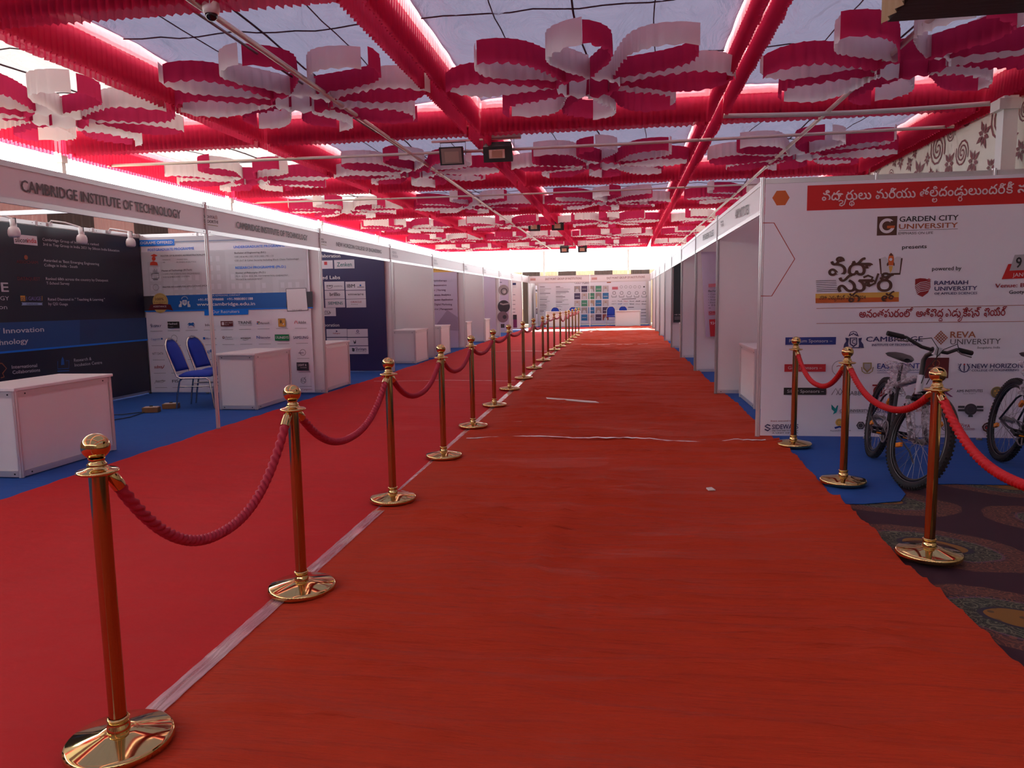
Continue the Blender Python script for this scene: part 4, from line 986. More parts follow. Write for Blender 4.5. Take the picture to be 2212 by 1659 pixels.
HANGING = [
    ('P', [(1.534, 1.61), (1.889, 1.627), (1.89, 1.564), (1.535, 1.55)], 'rs4'),
    ('T', 'Bachelor of Engineering', 1.533, 1.467, 0.529, 0.035, 'blk', 1, 0.006),
    ('T', '• Computer Science', 1.533, 1.414, 0.452, 0.027, 'gr2', 0, -0.003),
    ('T', '• Information Science', 1.534, 1.364, 0.453, 0.027, 'gr2', 0, -0.003),
    ('T', '• Artificial Intelligence', 1.535, 1.314, 0.453, 0.027, 'gr2', 0, -0.003),
    ('T', '• Electronics & Comm.', 1.535, 1.265, 0.453, 0.027, 'gr2', 0, -0.002),
    ('T', '• Mechanical', 1.536, 1.215, 0.453, 0.027, 'gr2', 0, -0.002),
    ('T', '• Civil', 1.537, 1.165, 0.453, 0.027, 'gr2', 0, -0.002),
    ('P', [(1.54, 1.122), (1.897, 1.133), (1.898, 1.068), (1.546, 1.049)], 'rs4'),
    ('C', 1.58, 1.1, 0.023, 'drd', 0.016, 24),
    ('T', 'MANAGEMENT', 1.62, 1.08, 0.278, 0.035, 'mrn', 1, 0.004),
    ('P', [(1.555, 0.975), (1.899, 0.99), (1.905, 0.671), (1.578, 0.668)], 'rd2'),
    ('T', '9346 20 3000', 1.577, 0.881, 0.371, 0.052, 'wht', 1, 0.004),
]
DARKPOSTER = [
    ('T', '+91 74118', 1.389, 0.89, 0.245, 0.033, 'wht', 1, 0.001),
    ('L', [(1.389, 0.842), (1.588, 0.844)], 0.0095, 'pap', 0),
    ('L', [(1.39, 0.795), (1.589, 0.797)], 0.0095, 'pap', 0),
]
PHOTOS = [
    ('C', -4.319, 1.73, 0.198, 'ph1', 0, 24),
    ('C', -4.301, 1.683, 0.128, 'ph5', 0.092, 12),
    ('C', -4.282, 1.665, 0.055, 'ph2', 0, 8),
    ('C', -4.32, 1.131, 0.23, 'slt', 0, 24),
    ('L', [(-4.459, 1.244), (-4.347, 1.205), (-4.102, 1.239)], 0.0553, 'ph1', 0),
    ('C', -4.365, 0.744, 0.207, 'ph4b', 0, 24),
    ('C', -4.299, 0.743, 0.074, 'slt', 0, 24),
    ('R', -4.445, 0.344, -4.306, 0.485, 'slt'),
    ('L', [(-4.454, 2.017), (-4.379, 2.015)], 0.022, 'slt', 0),
]
SLIM = [
    ('R', -4.44, 1.961, -4.297, 2.056, 'nvy'),
    ('T', 'KGU', -4.423, 1.872, 0.125, 0.061, 'gr3', 0, -0.002),
    ('L', [(-4.438, 1.576), (-4.334, 1.574)], 0.0184, 'slt', 0),
    ('L', [(-4.442, 1.341), (-4.338, 1.339)], 0.0184, 'slt', 0),
    ('L', [(-4.445, 1.177), (-4.341, 1.175)], 0.0185, 'slt', 0),
    ('L', [(-4.448, 0.992), (-4.344, 0.991)], 0.0185, 'slt', 0),
    ('L', [(-4.45, 0.859), (-4.346, 0.857)], 0.0185, 'slt', 0),
    ('R', -4.446, 0.558, -4.284, 0.756, 'slt'),
    ('R', -4.443, 0.218, -4.281, 0.56, 'pur'),
]# ------------------------------------------------------------------ ground, floor cloths
def grid(x0, x1, y0, y1, nx, ny, zf, m, ef=None):
    b = MB(); vs = []; fs = []
    for j in range(ny+1):
        for i in range(nx+1):
            x = x0+(x1-x0)*i/nx; y = y0+(y1-y0)*j/ny
            if ef: x += ef(i/nx, y)
            vs.append((x, y, zf(x, y)))
    for j in range(ny):
        for i in range(nx): a = j*(nx+1)+i; fs.append((a, a+1, a+nx+2, a+nx+1))
    b.add(vs, fs, m, True); return b
GROUND = mat('dusty_ground', rgb(170, 150, 125), 0.9, var=(0.3, 0.2))
b = MB(); b.box((-60, -60, -0.25), (60, 100, -0.03), GROUND)
struct(b.build('floor'))

def nz(x, y, z=0.0): return noise.noise(Vector((x, y, z)))
def calm(x): 
    t = min(1.0, max(0.0, (abs(x+1.62)-0.07)/0.30)); return t*t*(3-2*t)
def wrinkle_main(x, y):
    wx = x+0.5*nz(x*0.4, y*0.4, 3)
    a = 0.011*nz(wx*0.40, y*4.2+0.6*nz(x*0.8, y*0.6), 1) + 0.008*nz(wx*0.8, y*10.0, 7)*(0.4+abs(nz(x*.5, y*.7, 21))*2.5)
    a += 0.007*abs(nz(x*0.35+.4*y, y*2.6-x*.3, 31))
    a += 0.022*nz(x*0.9+.5*y, y*1.5-x*.6, 17)*abs(nz(x*.4, y*.35, 19))*2 + 0.045*max(0, nz(x*0.7, y*0.5, 11))*abs(nz(x*1.4+y*0.8, y*1.1-x*0.4, 5))
    for (sx_, sy_, sd, am) in ((0.30, 2.6, 41, 0.034), (0.5, 5.5, 53, 0.022)):
        rg = 1-abs(nz(wx*sx_, y*sy_+0.5*nz(x*.9, y*.4, sd+3), sd))*2.2
        a += am*max(0, rg)**7*(0.35+1.6*abs(nz(x*.6+sd, y*.5, 2)))
    # a few long soft folds that run down the aisle
    f = (x-(-0.35+0.10*math.sin(y*1.3)))
    a += 0.020*math.exp(-(f/0.06)**2)*max(0, 1-abs(y-4.0)/1.7)
    return 0.015+max(-0.010, a)*calm(x)
def wrinkle_left(x, y):
    a = 0.012*nz((x-y*0.8)*0.35, (y+x*0.7)*2.6, 2) + 0.006*nz(x*0.8, y*7.0, 9)
    return 0.010+max(-0.006, a)*calm(x)
def edge_main(t, y):
    return (0.03*nz(2.2, y*0.9, 4)+0.012*nz(1.0, y*4, 2)) * (t if t > 0.5 else 0) * 2*(t-0.5) if t > 0.5 else 0
def edge_left(t, y): return (0.04*nz(5.2, y*0.7, 4)+0.012*nz(6.0, y*4, 2))*(1-2*t) if t < 0.5 else 0
REDM = mat('orange_red_floor_cloth', (0.46, 0.040, 0.012, 1), 0.85, bump=(9.0, 1.0, (0.35, 2.8, 1)), var=(2.0, 0.12))
REDL = mat('crimson_floor_cloth', (0.50, 0.018, 0.018, 1), 0.85, bump=(7.0, 0.40, (0.7, 1.6, 1)), var=(2.0, 0.08))
for m_ in (REDM, REDL):
    m_.node_tree.nodes['Principled BSDF'].inputs['Specular IOR Level'].default_value = 0.14; m_.node_tree.nodes['Principled BSDF'].inputs['Roughness'].default_value = 0.7
BLUE = mat('royal_blue_floor_cloth', (0.003, 0.070, 0.31, 1), 0.88, bump=(8.0, 0.35, (0.5, 2.0, 1)), var=(1.5, 0.10))
def carpet(name, parts, label):
    b = MB()
    for g in parts: b.add(g.v, g.f, g.mats[0], True)
    return tag(b.build(name), label, 'carpet')
nearm = grid(-1.62, 1.46, -2.0, 12.0, 44, 620, wrinkle_main, REDM, edge_main)
farm = grid(-1.62, 1.40, 12.0, 35.45, 20, 480, wrinkle_main, REDM, edge_main)
carpet('aisle_carpet', [nearm, farm], 'long orange-red floor cloth running down the middle of the aisle')
nearl = grid(-4.50, -1.60, -2.0, 12.0, 40, 300, wrinkle_left, REDL, edge_left)
farl = grid(-4.46, -1.60, 12.0, 35.45, 16, 200, wrinkle_left, REDL, edge_left)
carpet('side_carpet', [nearl, farl], 'crimson floor cloth between the left booths and the stanchion row')
def flatc(name, poly, z, m, label):
    b = MB(); n = len(poly)
    b.add([(p[0], p[1], z) for p in poly]+[(p[0], p[1], z-0.004) for p in poly], [tuple(range(n)), tuple(range(2*n-1, n-1, -1))]+[(i, i+n, (i+1) % n+n, (i+1) % n) for i in range(n)], m)
    return tag(b.build(name), label, 'carpet')
flatc('booth_carpet', [(-9.3, -2), (-4.3, -2), (-4.3, 35.6), (-9.3, 35.6)], 0.001, BLUE, 'royal blue floor cloth under the left row of booths')
flatc('booth_carpet', [(1.36, 5.06), (1.60, 5.08), (1.86, 5.17), (1.96, 5.36), (2.0, 5.64), (2.4, 5.68), (5.2, 5.70), (5.2, 35.6), (1.30, 35.6)], 0.004, BLUE, 'royal blue floor cloth under the bicycles and the right booths')
flatc('booth_carpet', [(-4.45, 35.6), (1.36, 35.6), (1.36, 38.4), (-4.45, 38.4)], 0.001, BLUE, 'royal blue floor cloth in the booth closing the far end')

def ornate():
    m = bpy.data.materials.new('maroon_medallion_carpet'); m.use_nodes = True
    n = m.node_tree.nodes; l = m.node_tree.links; b = n['Principled BSDF']; b.inputs['Roughness'].default_value = 0.8
    def M(op, a, c=None, d=None):
        x = n.new('ShaderNodeMath'); x.operation = op
        for i, q in enumerate((a, c, d)):
            if q is None: continue
            if isinstance(q, (int, float)): x.inputs[i].default_value = q
            else: l.new(q, x.inputs[i])
        return x.outputs[0]
    tc = n.new('ShaderNodeTexCoord'); sx = n.new('ShaderNodeSeparateXYZ'); l.new(tc.outputs['Object'], sx.inputs[0])
    ns = n.new('ShaderNodeTexNoise'); ns.inputs['Scale'].default_value = 3.0; l.new(tc.outputs['Object'], ns.inputs['Vector'])
    wob = M('MULTIPLY', M('SUBTRACT', ns.outputs['Fac'], 0.5), 0.14)
    X = M('DIVIDE', M('SUBTRACT', sx.outputs[0], 1.72), 1.0); cx = M('FLOOR', M('ADD', X, 0.5))
    odd = M('ABSOLUTE', M('MODULO', cx, 2.0))
    Y = M('SUBTRACT', M('DIVIDE', M('SUBTRACT', sx.outputs[1], 3.30), 0.96), M('MULTIPLY', odd, 0.5))
    lx = M('SUBTRACT', X, cx); ly = M('MULTIPLY', M('SUBTRACT', Y, M('FLOOR', M('ADD', Y, 0.5))), 0.96)
    # leaning drop shape
    lx2 = M('ADD', lx, M('MULTIPLY', ly, 0.45))
    r = M('ADD', M('SQRT', M('ADD', M('MULTIPLY', lx2, lx2), M('MULTIPLY', M('MULTIPLY', ly, ly), 1.25))), wob)
    cr = n.new('ShaderNodeValToRGB'); cr.color_ramp.interpolation = 'CONSTANT'
    E = [(0.0, (0.22, 0.10, 0.012)), (0.13, (0.02, 0.015, 0.03)), (0.15, (0.018, 0.022, 0.016)), (0.265, (0.10, 0.05, 0.09)), (0.28, (0.03, 0.012, 0.02)), (0.30, (0.065, 0.022, 0.018)), (0.43, (0.030, 0.003, 0.012))]
    for i, (p, c) in enumerate(E):
        e = cr.color_ramp.elements[0] if i == 0 else (cr.color_ramp.elements[1] if i == 1 else cr.color_ramp.elements.new(p))
        e.position = p; e.color = (*c, 1)
    l.new(r, cr.inputs[0])
    # scroll ornament: thin contour lines of warped noise
    vo = n.new('ShaderNodeTexVoronoi'); vo.inputs['Scale'].default_value = 13; vo.feature = 'F1'; l.new(tc.outputs['Object'], vo.inputs['Vector'])
    n2 = n.new('ShaderNodeTexNoise'); n2.inputs['Scale'].default_value = 22; n2.inputs['Distortion'].default_value = 2.5; l.new(tc.outputs['Object'], n2.inputs['Vector'])
    ring = M('FRACT', M('MULTIPLY', vo.outputs['Distance'], 4.0))
    lines = M('MAXIMUM', M('GREATER_THAN', ring, 0.72), M('LESS_THAN', M('ABSOLUTE', M('SUBTRACT', n2.outputs['Fac'], 0.5)), 0.022))
    inband = M('MULTIPLY', M('GREATER_THAN', r, 0.155), M('LESS_THAN', r, 0.43))
    green = M('LESS_THAN', r, 0.27)
    oc = n.new('ShaderNodeMix'); oc.data_type = 'RGBA'; oc.inputs['A'].default_value = (0.20, 0.07, 0.035, 1); oc.inputs['B'].default_value = (0.15, 0.155, 0.09, 1); l.new(green, oc.inputs['Factor'])
    mx = n.new('ShaderNodeMix'); mx.data_type = 'RGBA'; l.new(M('MULTIPLY', M('MULTIPLY', lines, inband), 0.8), mx.inputs['Factor'])
    l.new(cr.outputs[0], mx.inputs['A']); l.new(oc.outputs['Result'], mx.inputs['B'])
    # dark flowers on the ochre heart
    v2 = n.new('ShaderNodeTexVoronoi'); v2.inputs['Scale'].default_value = 14; l.new(tc.outputs['Object'], v2.inputs['Vector'])
    hd = M('MULTIPLY', M('LESS_THAN', r, 0.13), M('LESS_THAN', v2.outputs['Distance'], 0.30))
    m3_ = n.new('ShaderNodeMix'); m3_.data_type = 'RGBA'; l.new(M('MULTIPLY', hd, 0.8), m3_.inputs['Factor']); l.new(mx.outputs['Result'], m3_.inputs['A']); m3_.inputs['B'].default_value = (0.06, 0.045, 0.02, 1)
    l.new(m3_.outputs['Result'], b.inputs['Base Color'])
    return m
flatc('ornate_rug', [(1.30, -5.5), (5.2, -5.5), (5.2, 5.9), (1.30, 5.9)], -0.004+0.001, ornate(), 'dark maroon patterned rug with ochre medallions under the right stanchions')
flatc('ornate_rug', [(-9.3, -5.5), (1.25, -5.5), (1.25, -1.8), (-9.3, -1.8)], -0.004+0.001, bpy.data.materials['maroon_medallion_carpet'], 'dark maroon patterned rug spread behind the end of the red cloth')

# clear packing tape over the seams
def tape_mat():
    m = bpy.data.materials.new('clear_packing_tape'); m.use_nodes = True
    n = m.node_tree.nodes; l = m.node_tree.links; b = n['Principled BSDF']
    b.inputs['Base Color'].default_value = (0.62, 0.36, 0.38, 1); b.inputs['Roughness'].default_value = 0.16; b.inputs['Coat Weight'].default_value = 0.6
    tc = n.new('ShaderNodeTexCoord'); mp = n.new('ShaderNodeMapping'); mp.inputs['Scale'].default_value = (30, 2.0, 1)
    t = n.new('ShaderNodeTexNoise'); t.inputs['Scale'].default_value = 2.2; t.inputs['Detail'].default_value = 4; t.inputs['Distortion'].default_value = 1
    bp = n.new('ShaderNodeBump'); bp.inputs['Strength'].default_value = 0.7; bp.inputs['Distance'].default_value = 0.01
    l.new(tc.outputs['Object'], mp.inputs[0]); l.new(mp.outputs[0], t.inputs['Vector']); l.new(t.outputs['Fac'], bp.inputs['Height']); l.new(bp.outputs[0], b.inputs['Normal'])
    tr = n.new('ShaderNodeBsdfTransparent'); mx = n.new('ShaderNodeMixShader'); cr = n.new('ShaderNodeMapRange')
    cr.inputs['From Min'].default_value = 0.35; cr.inputs['From Max'].default_value = 0.65; cr.inputs['To Min'].default_value = 0.5; cr.inputs['To Max'].default_value = 0.9
    l.new(t.outputs['Fac'], cr.inputs[0]); l.new(cr.outputs[0], mx.inputs[0]); l.new(tr.outputs[0], mx.inputs[1]); l.new(b.outputs[0], mx.inputs[2]); l.new(mx.outputs[0], n['Material Output'].inputs['Surface'])
    return m
TAPE = tape_mat()
def strip(name, pts, wd, label, z0=0.024, cat='tape', m=None, ragged=0.15):
    v = []; f = []; seg = []
    for (a, c) in zip(pts[:-1], pts[1:]):
        a = Vector(a); c = Vector(c); k = max(2, int((c-a).length/0.04))
        seg += [a.lerp(c, i/k) for i in range(k)]
    seg.append(Vector(pts[-1]))
    for i, p in enumerate(seg):
        t = (seg[min(i+1, len(seg)-1)]-seg[max(i-1, 0)]).normalized(); nn = Vector((-t.y, t.x))
        wa = wd*(1+ragged*random.uniform(-1, 1)); wb = wd*(1+ragged*random.uniform(-1, 1))
        zz = max(max(wrinkle_main(p.x, p.y+e_) if p.x > -1.6 else 0, wrinkle_left(p.x, p.y+e_) if p.x < -1.5 else 0) for e_ in (-.05, -.025, 0, .025, .05))+0.004
        for s_ in (wa/2, 0, -wb/2): q = p+nn*s_; v.append((q.x, q.y, zz+(0.0015*nz(p.x*3, p.y*5) if s_ == 0 else 0)))
    for i in range(len(seg)-1): a = 3*i; f += [(a, a+1, a+4, a+3), (a+1, a+2, a+5, a+4)]
    b = MB(); b.add(v, f, m or TAPE, True)
    return tag(b.build(name), label, cat)
ys = [(-1.60, -1.5), (-1.59, 2.2), (-1.60, 4.6), (-1.635, 7.5), (-1.66, 10.8), (-1.70, 16), (-1.74, 21), (-1.70, 27), (-1.68, 32)]
strip('adhesive_tape', ys, 0.075, 'long clear tape along the seam under the left stanchion row', ragged=0.05)
WT = mat('whitish_tape', (0.75, 0.62, 0.60, 1), 0.3)
strip('adhesive_tape', [(-1.55, 7.14), (-0.6, 7.08), (0.3, 7.04), (1.33, 7.05)], 0.035, 'thin clear tape across the aisle beside the sponsor wall corner', m=WT, ragged=0.6)
strip('adhesive_tape', [(-1.2, 21.7), (0.0, 21.75), (0.75, 21.8)], 0.06, 'short clear tape across the aisle near its far end', m=WT, ragged=0.5)
strip('adhesive_tape', [(-4.1, 19.3), (-3.0, 19.4), (-1.85, 19.35)], 0.05, 'clear tape across the crimson cloth behind the stanchions', m=WT, ragged=0.5)
strip('adhesive_tape', [(-4.3, 12.3), (-3.0, 12.4), (-1.8, 12.35)], 0.03, 'faint tape across the crimson cloth in front of the fourth booth', m=WT, ragged=0.4)
PAPR = mat('torn_paper', (0.75, 0.68, 0.60, 1), 0.7)
def scrap(pts, label):
    b = MB(); n = len(pts); b.add([(x, y, 0.024+0.006*random.random()) for x, y in pts]+[(x, y, 0.020) for x, y in pts], [tuple(range(n))]+[(i, i+n, (i+1) % n+n, (i+1) % n) for i in range(n)], PAPR)
    tag(b.build('paper_scrap'), label, 'paper scrap')
scrap([(-1.05, 10.15), (-0.75, 9.98), (-0.35, 9.80), (-0.30, 9.66), (-0.50, 9.72), (-0.80, 9.92), (-1.03, 10.05)], 'long torn strip of white paper lying in the middle aisle')
scrap([(-1.27, 8.10), (-1.12, 8.12), (-1.12, 8.05), (-1.25, 8.02)], 'small white paper scrap beside the fourth stanchion of the row')
scrap([(0.60, 5.32), (0.64, 5.34), (0.66, 5.28), (0.61, 5.27)], 'tiny crumpled paper scrap on the red cloth before the bicycles')

# ------------------------------------------------------------------ tent roof
XL = [-9.5, -5.85, -2.3, 1.4, 5.2]
YL = [-4.9, 0.7, 6.3, 11.75, 17.3, 22.85, 28.4, 33.95, 39.5]
ZB, VH = 4.0, 0.37
ZT = ZB+VH
COLN = ['over the outer left booths', 'over the left booth fronts', 'over the red aisle', 'over the right booths']
ROWN = ['behind the camera', 'above the camera', 'closest bay', 'second bay', 'third bay', 'fourth bay', 'fifth bay', 'last bay at the far end']
ceil = bpy.data.objects.new('ceiling', None); COL.objects.link(ceil); struct(ceil)
def sag(u, v, seed):
    s_ = -0.03*math.sin(PI*u)*math.sin(PI*v)
    s_ += 0.035*nz(u*3.2+seed, v*3.0, seed)+0.05*abs(nz(u*6+v*4, v*5-u*3, seed+5))**1.0+0.03*abs(nz(u*12-v*5, v*8+u*6, seed+9))
    # supports above draw the cloth into shallow quilts
    s_ += 0.02*(abs(math.sin(PI*u*4))**0.5-1)*1.0+0.014*(abs(math.sin(PI*v*3))**0.5-1)
    return s_
GAP = 0.14
for j in range(len(YL)-1):
    for i in range(4):
        x0, x1, y0, y1 = XL[i]+GAP, XL[i+1]-GAP, YL[j]+GAP, YL[j+1]-GAP
        seed = i*3.1+j*7.7; NX, NY = (44, 60) if 2 <= j <= 4 else (14, 18)
        if j < 2: NX, NY = 8, 10
        vs = []; fs = []
        for b_ in range(NY+1):
            for a_ in range(NX+1):
                u = a_/NX; v = b_/NY
                vs.append((x0+(x1-x0)*u, y0+(y1-y0)*v, ZT+0.10+sag(u, v, seed)))
        for b_ in range(NY):
            for a_ in range(NX): k = b_*(NX+1)+a_; fs.append((k, k+1, k+NX+2, k+NX+1))
        b = MB(); b.add(vs, fs, FABRIC_LIT if (i == 0 or j >= 5) else FABRIC, True); p = b.build('fabric_panel', ceil)
        if j >= 2:  # dark lines under the cloth stand for shadows of rods above it
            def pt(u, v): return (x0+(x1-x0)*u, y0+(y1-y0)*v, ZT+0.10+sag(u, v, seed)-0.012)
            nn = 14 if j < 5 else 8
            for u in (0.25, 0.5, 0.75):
                b = MB(); b.tube([pt(u+0.02*math.sin(seed+k*0.4), k/nn) for k in range(nn+1)], 0.012 if u == 0.5 else 0.007, SHADOWLINE, 5); b.build('support_shadow_line', p)
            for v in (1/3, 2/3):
                b = MB(); b.tube([pt(k/nn, v) for k in range(nn+1)], 0.008, SHADOWLINE, 5); b.build('support_shadow_line', p)

FOLD = (0.0, 1.0, 0.25, 0.05)
def skirt_mesh(L, H, m, pleat=0.085, seed=0, hem=0.03, amp=0.021, rows=3, shear=None, top=0.0):
    """gathered strip along x, hanging from z=0 down to -H"""
    n = max(8, int(L/pleat*4)); b = MB(); vs = []; fs = []
    rnd = random.Random(seed)
    ph = 0.0; phs = []
    for i in range(n+1): ph += (2*PI/4)*rnd.uniform(0.75, 1.25); phs.append(ph)
    zs = [0, -0.30, -0.68, -1.0][:rows+1] if rows == 3 else [0, -1.0]
    low = 0
    for i in range(n+1):
        low = 0.85*low+0.15*rnd.uniform(-1, 1)
        for r_, zz in enumerate(zs):
            a = amp*(0.45+0.9*(-zz))
            hz = H*zz
            if zz == -1.0: hz += hem*(0.35*math.sin(phs[i])+1.2*low*0.6)
            vs.append((L*i/n, a*1.7*(FOLD[i % 4])+0.012*low*(-zz)*2, top+hz))
    k = len(zs)
    for i in range(n):
        for r_ in range(k-1): a = i*k+r_; fs.append((a, a+k, a+k+1, a+1))
    b.add(vs, fs, m, True)
    return b.mesh('ruffle')
def link(name, me, parent, loc, rz=0, sx=1.0):
    o = bpy.data.objects.new(name, me); COL.objects.link(o); o.parent = parent; o.location = loc; o.rotation_euler = (0, 0, rz); o.scale = (sx, 1, 1); return o
SK = {}
for nm, L in (('x', 3.5), ('y', 5.35)):
    SK[nm] = [skirt_mesh(L, VH, CRIMSON, seed=3+q) for q in range(3)]
    SK[nm+'low'] = [skirt_mesh(L, VH, CRIMSON, pleat=0.13, seed=9, rows=3)]
    bb = MB(); bb.box((0, -0.03, 0.26), (L, 0.03, 0.32), STEEL); SK[nm+'beam'] = bb.mesh('truss_beam')
    bb = MB(); nn_ = 40; bb.add([(L*q/nn_, s_*0.16, VH+0.13+0.02*(s_ == 0)+0.008*math.sin(q*1.9+s_)) for q in range(nn_+1) for s_ in (-1, 0, 1)], [(3*q+e, 3*q+3+e, 3*q+4+e, 3*q+1+e) for q in range(nn_) for e in (0, 1)], GAPC, True); SK[nm+'cover'] = bb.mesh('cover_cloth')
    SK[nm+'head'] = skirt_mesh(L, 0.17, SHEER, seed=5, rows=1, hem=0.0, amp=0.006)
    b2 = MB(); b2.tube([(L*q/40, 0.02*math.sin(q*1.9), 0.10+0.012*math.sin(q*2.3)) for q in range(41)], [0.045+0.013*math.sin(q*1.7+math.sin(q)) for q in range(41)], mat('rolled_crimson_cloth', (0.30, 0.01, 0.03, 1), 0.8), 8); SK[nm+'roll'] = b2.mesh('rolled_cloth')
def valance(a, b_, axis, label, sides=(1, 1), group='crimson valances along the tent beams'):
    a = Vector(a); b_ = Vector(b_); L = (b_-a).length; base = 3.5 if axis == 'x' else 5.35
    rz = 0 if axis == 'x' else PI/2
    t = thing('ruffled_valance', label, 'valance', None, (a.x, a.y, ZB), rz)
    sx = (L-0.20)/base; rnd = random.Random(label)
    for s_, on in ((-1, sides[0]), (1, sides[1])):
        if not on: continue
        link('ruffle', rnd.choice(SK[axis]), t, (0.10, s_*0.105, VH-0.02), 0, sx)
        link('sheer_header', SK[axis+'head'], t, (0.10, s_*0.108, VH+0.14), 0, sx)
    link('cover_cloth', SK[axis+'cover'], t, (0.0, 0, 0), 0, (L)/base)
    link('truss_beam', SK[axis+'beam'], t, (0.10, 0, 0.0), 0, sx)
    if axis == 'x': link('rolled_cloth', SK[axis+'roll'], t, (0.10, 0, 0), 0, sx)
    return t
BE = ['on the beam behind the camera', 'on the beam just above the camera', 'on the first cross beam in view', 'on the second cross beam', 'on the third cross beam', 'on the fourth cross beam', 'on the fifth cross beam', 'on the sixth cross beam', 'on the last cross beam at the far edge']
for j, y in enumerate(YL):
    for i in range(4):
        valance((XL[i], y, 0), (XL[i+1], y, 0), 'x', 'ruffled valance '+BE[j]+', '+COLN[i])
LN = ['along the outer left tent edge', 'along the beam over the left booths', 'along the beam left of the aisle', 'along the beam right of the aisle', 'along the right tent edge']
for i, x in enumerate(XL):
    for j in range(len(YL)-1):
        valance((x, YL[j], 0), (x, YL[j+1], 0), 'y', 'ruffled valance '+LN[i]+', '+ROWN[j])

# ruffle rosettes under the cloth
def petal_side(sgn, Lr, Wd, m, seed):
    n = 46; b = MB(); vs = []; fs = []; rnd = random.Random(seed); ph = 0; low = 0
    for i in range(n+1):
        t = i/n; x = Lr*t; y = sgn*Wd*(math.sin(PI*t**1.35)**0.70)*(0.55+0.45*t) if 0 < t < 1 else 0.0
        ph += PI/2*rnd.uniform(0.7, 1.3); low = 0.8*low+0.2*rnd.uniform(-1, 1)
        for zz in (0, -0.5, -1.0):
            a = 0.034*(0.75-zz*.4)*FOLD[i % 4]*rnd.uniform(.7, 1.2)
            vs.append((x, y+a, 0.245*zz+(0.02*math.sin(ph)*0.5+0.03*low if zz == -1.0 else 0)))
    for i in range(n):
        for r_ in range(2): a = i*3+r_; fs.append((a, a+3, a+4, a+1))
    b.add(vs, fs, m, True); return b.mesh('petal_ruffle')
PM = {}
for ci, m_ in enumerate((CRIMSON2, WHITEC)):
    for sg in (-1, 1):
        PM[(ci, sg)] = [petal_side(sg, 1.40, 0.50, m_, 11*q+ci*3+sg) for q in range(3)]
    b = MB(); vs = []; fs = []
    for i in range(13):
        a = PI/2*i/12
        for zz in (0, -1): vs.append((0.38*math.cos(a)+0.01*math.sin(i*2.1), 0.38*math.sin(a), zz*0.245+(0.02*math.sin(i*1.7) if zz else 0)))
    for i in range(12): fs.append((2*i, 2*i+2, 2*i+3, 2*i+1))
    b.add(vs, fs, m_, True); PM[('c', ci)] = b.mesh('centre_ruffle')
HANG = mat('hanging_thread', (0.5, 0.45, 0.45, 1), 0.8)
for j in range(2, len(YL)-1):
    for i in range(4):
        cx_ = (XL[i]+XL[i+1])/2; cy_ = (YL[j]+YL[j+1])/2
        rnd = random.Random(i*10+j)
        t = thing('ceiling_rosette', 'crimson and white ruffle rosette %s, %s' % (ROWN[j], COLN[i]), 'ceiling rosette', None, (cx_+rnd.uniform(-.05, .05), cy_+0.30+rnd.uniform(-.06, .04), 4.19+rnd.uniform(-.02, .02)))
        sw = j % 2
        for k in range(8):
            a = R(45*k+22.5*0)+rnd.uniform(-.07, .07)
            for sg in (-1, 1):
                colr = 0 if (sg > 0) != bool(sw) else 1
                o = link('petal_ruffle', rnd.choice(PM[(colr, sg)]), t, (0.36*math.cos(a), 0.36*math.sin(a), rnd.uniform(-.03, .03)), a+rnd.uniform(-.05, .05), 1.0)
                o.scale = (rnd.uniform(0.88, 0.98)*(0.93+0.10*abs(math.cos(a))), rnd.uniform(0.6, 1.05), rnd.uniform(0.9, 1.1))
        for k in range(4):
            link('centre_ruffle', PM[('c', (k+sw) % 2)], t, (0, 0, -0.02), PI/2*k)

# ------------------------------------------------------------------ steel pipes and tent posts
def pipe(a, b_, r_, label, name='tent_pipe', m=STEEL):
    q = MB(); a = Vector(a); b_ = Vector(b_); n = 6
    q.tube([a.lerp(b_, i/n)-Vector((0, 0, 0.04*math.sin(PI*i/n) if abs(a.z-b_.z) < .5 else 0)) for i in range(n+1)], r_, m, 10)
    return tag(q.build(name), label, 'pipe')
pipe((-3.66, 5.9, 4.0), (-3.72, 39.5, 3.98), 0.030, 'long pale steel pipe running lengthwise over the left booth fronts')
pipe((2.95, 5.9, 4.02), (2.72, 39.5, 3.98), 0.030, 'long pale steel pipe running lengthwise over the right booths')
pipe((-3.95, 5.9, 4.12), (-3.78, 20, 4.1), 0.014, 'thin dark pipe beside the lengthwise steel pipe on the left', m=ALUD)
pipe((-9.5, 12.85, 4.0), (5.2, 12.95, 4.0), 0.026, 'pale steel cross pipe just beyond the second cross beam')
pipe((-9.5, 18.35, 4.0), (5.2, 18.35, 4.0), 0.022, 'pale steel cross pipe just beyond the third cross beam')
pipe((1.45, 11.35, 3.98), (5.2, 11.5, 4.0), 0.034, 'pale steel cross pipe over the sponsor wall, next to the tent post')
def tpost(x, y, label):
    q = MB(); q.box((-0.045, -0.045, 0), (0.045, 0.045, 3.98), STEEL); q.box((-0.12, -0.12, 0), (0.12, 0.12, 0.02), STEEL); q.box((-0.07, -0.07, 3.86), (0.07, 0.07, 3.98), STEEL)
    return tag(q.build('tent_post', None, (x, y, 0)), label, 'tent post')
for k, y in enumerate(YL):
    tpost(-9.56, y, 'square tent post on the left edge, '+['behind the camera', 'beside the camera', 'at the first cross beam', 'at the second cross beam', 'at the third cross beam', 'at the fourth cross beam', 'at the fifth cross beam', 'at the sixth cross beam', 'at the far left corner'][k])
q = MB(); q.box((-0.09, -0.09, 0), (0.09, 0.09, 3.98), mat('white_post_paint', (0.75, 0.72, 0.66, 1), 0.5)); q.box((-0.16, -0.13, 3.80), (0.10, 0.13, 3.94), STEEL)
tag(q.build('tent_post', None, (5.12, 11.1, 0)), 'white boxed tent post in front of the flowered wall', 'tent post')
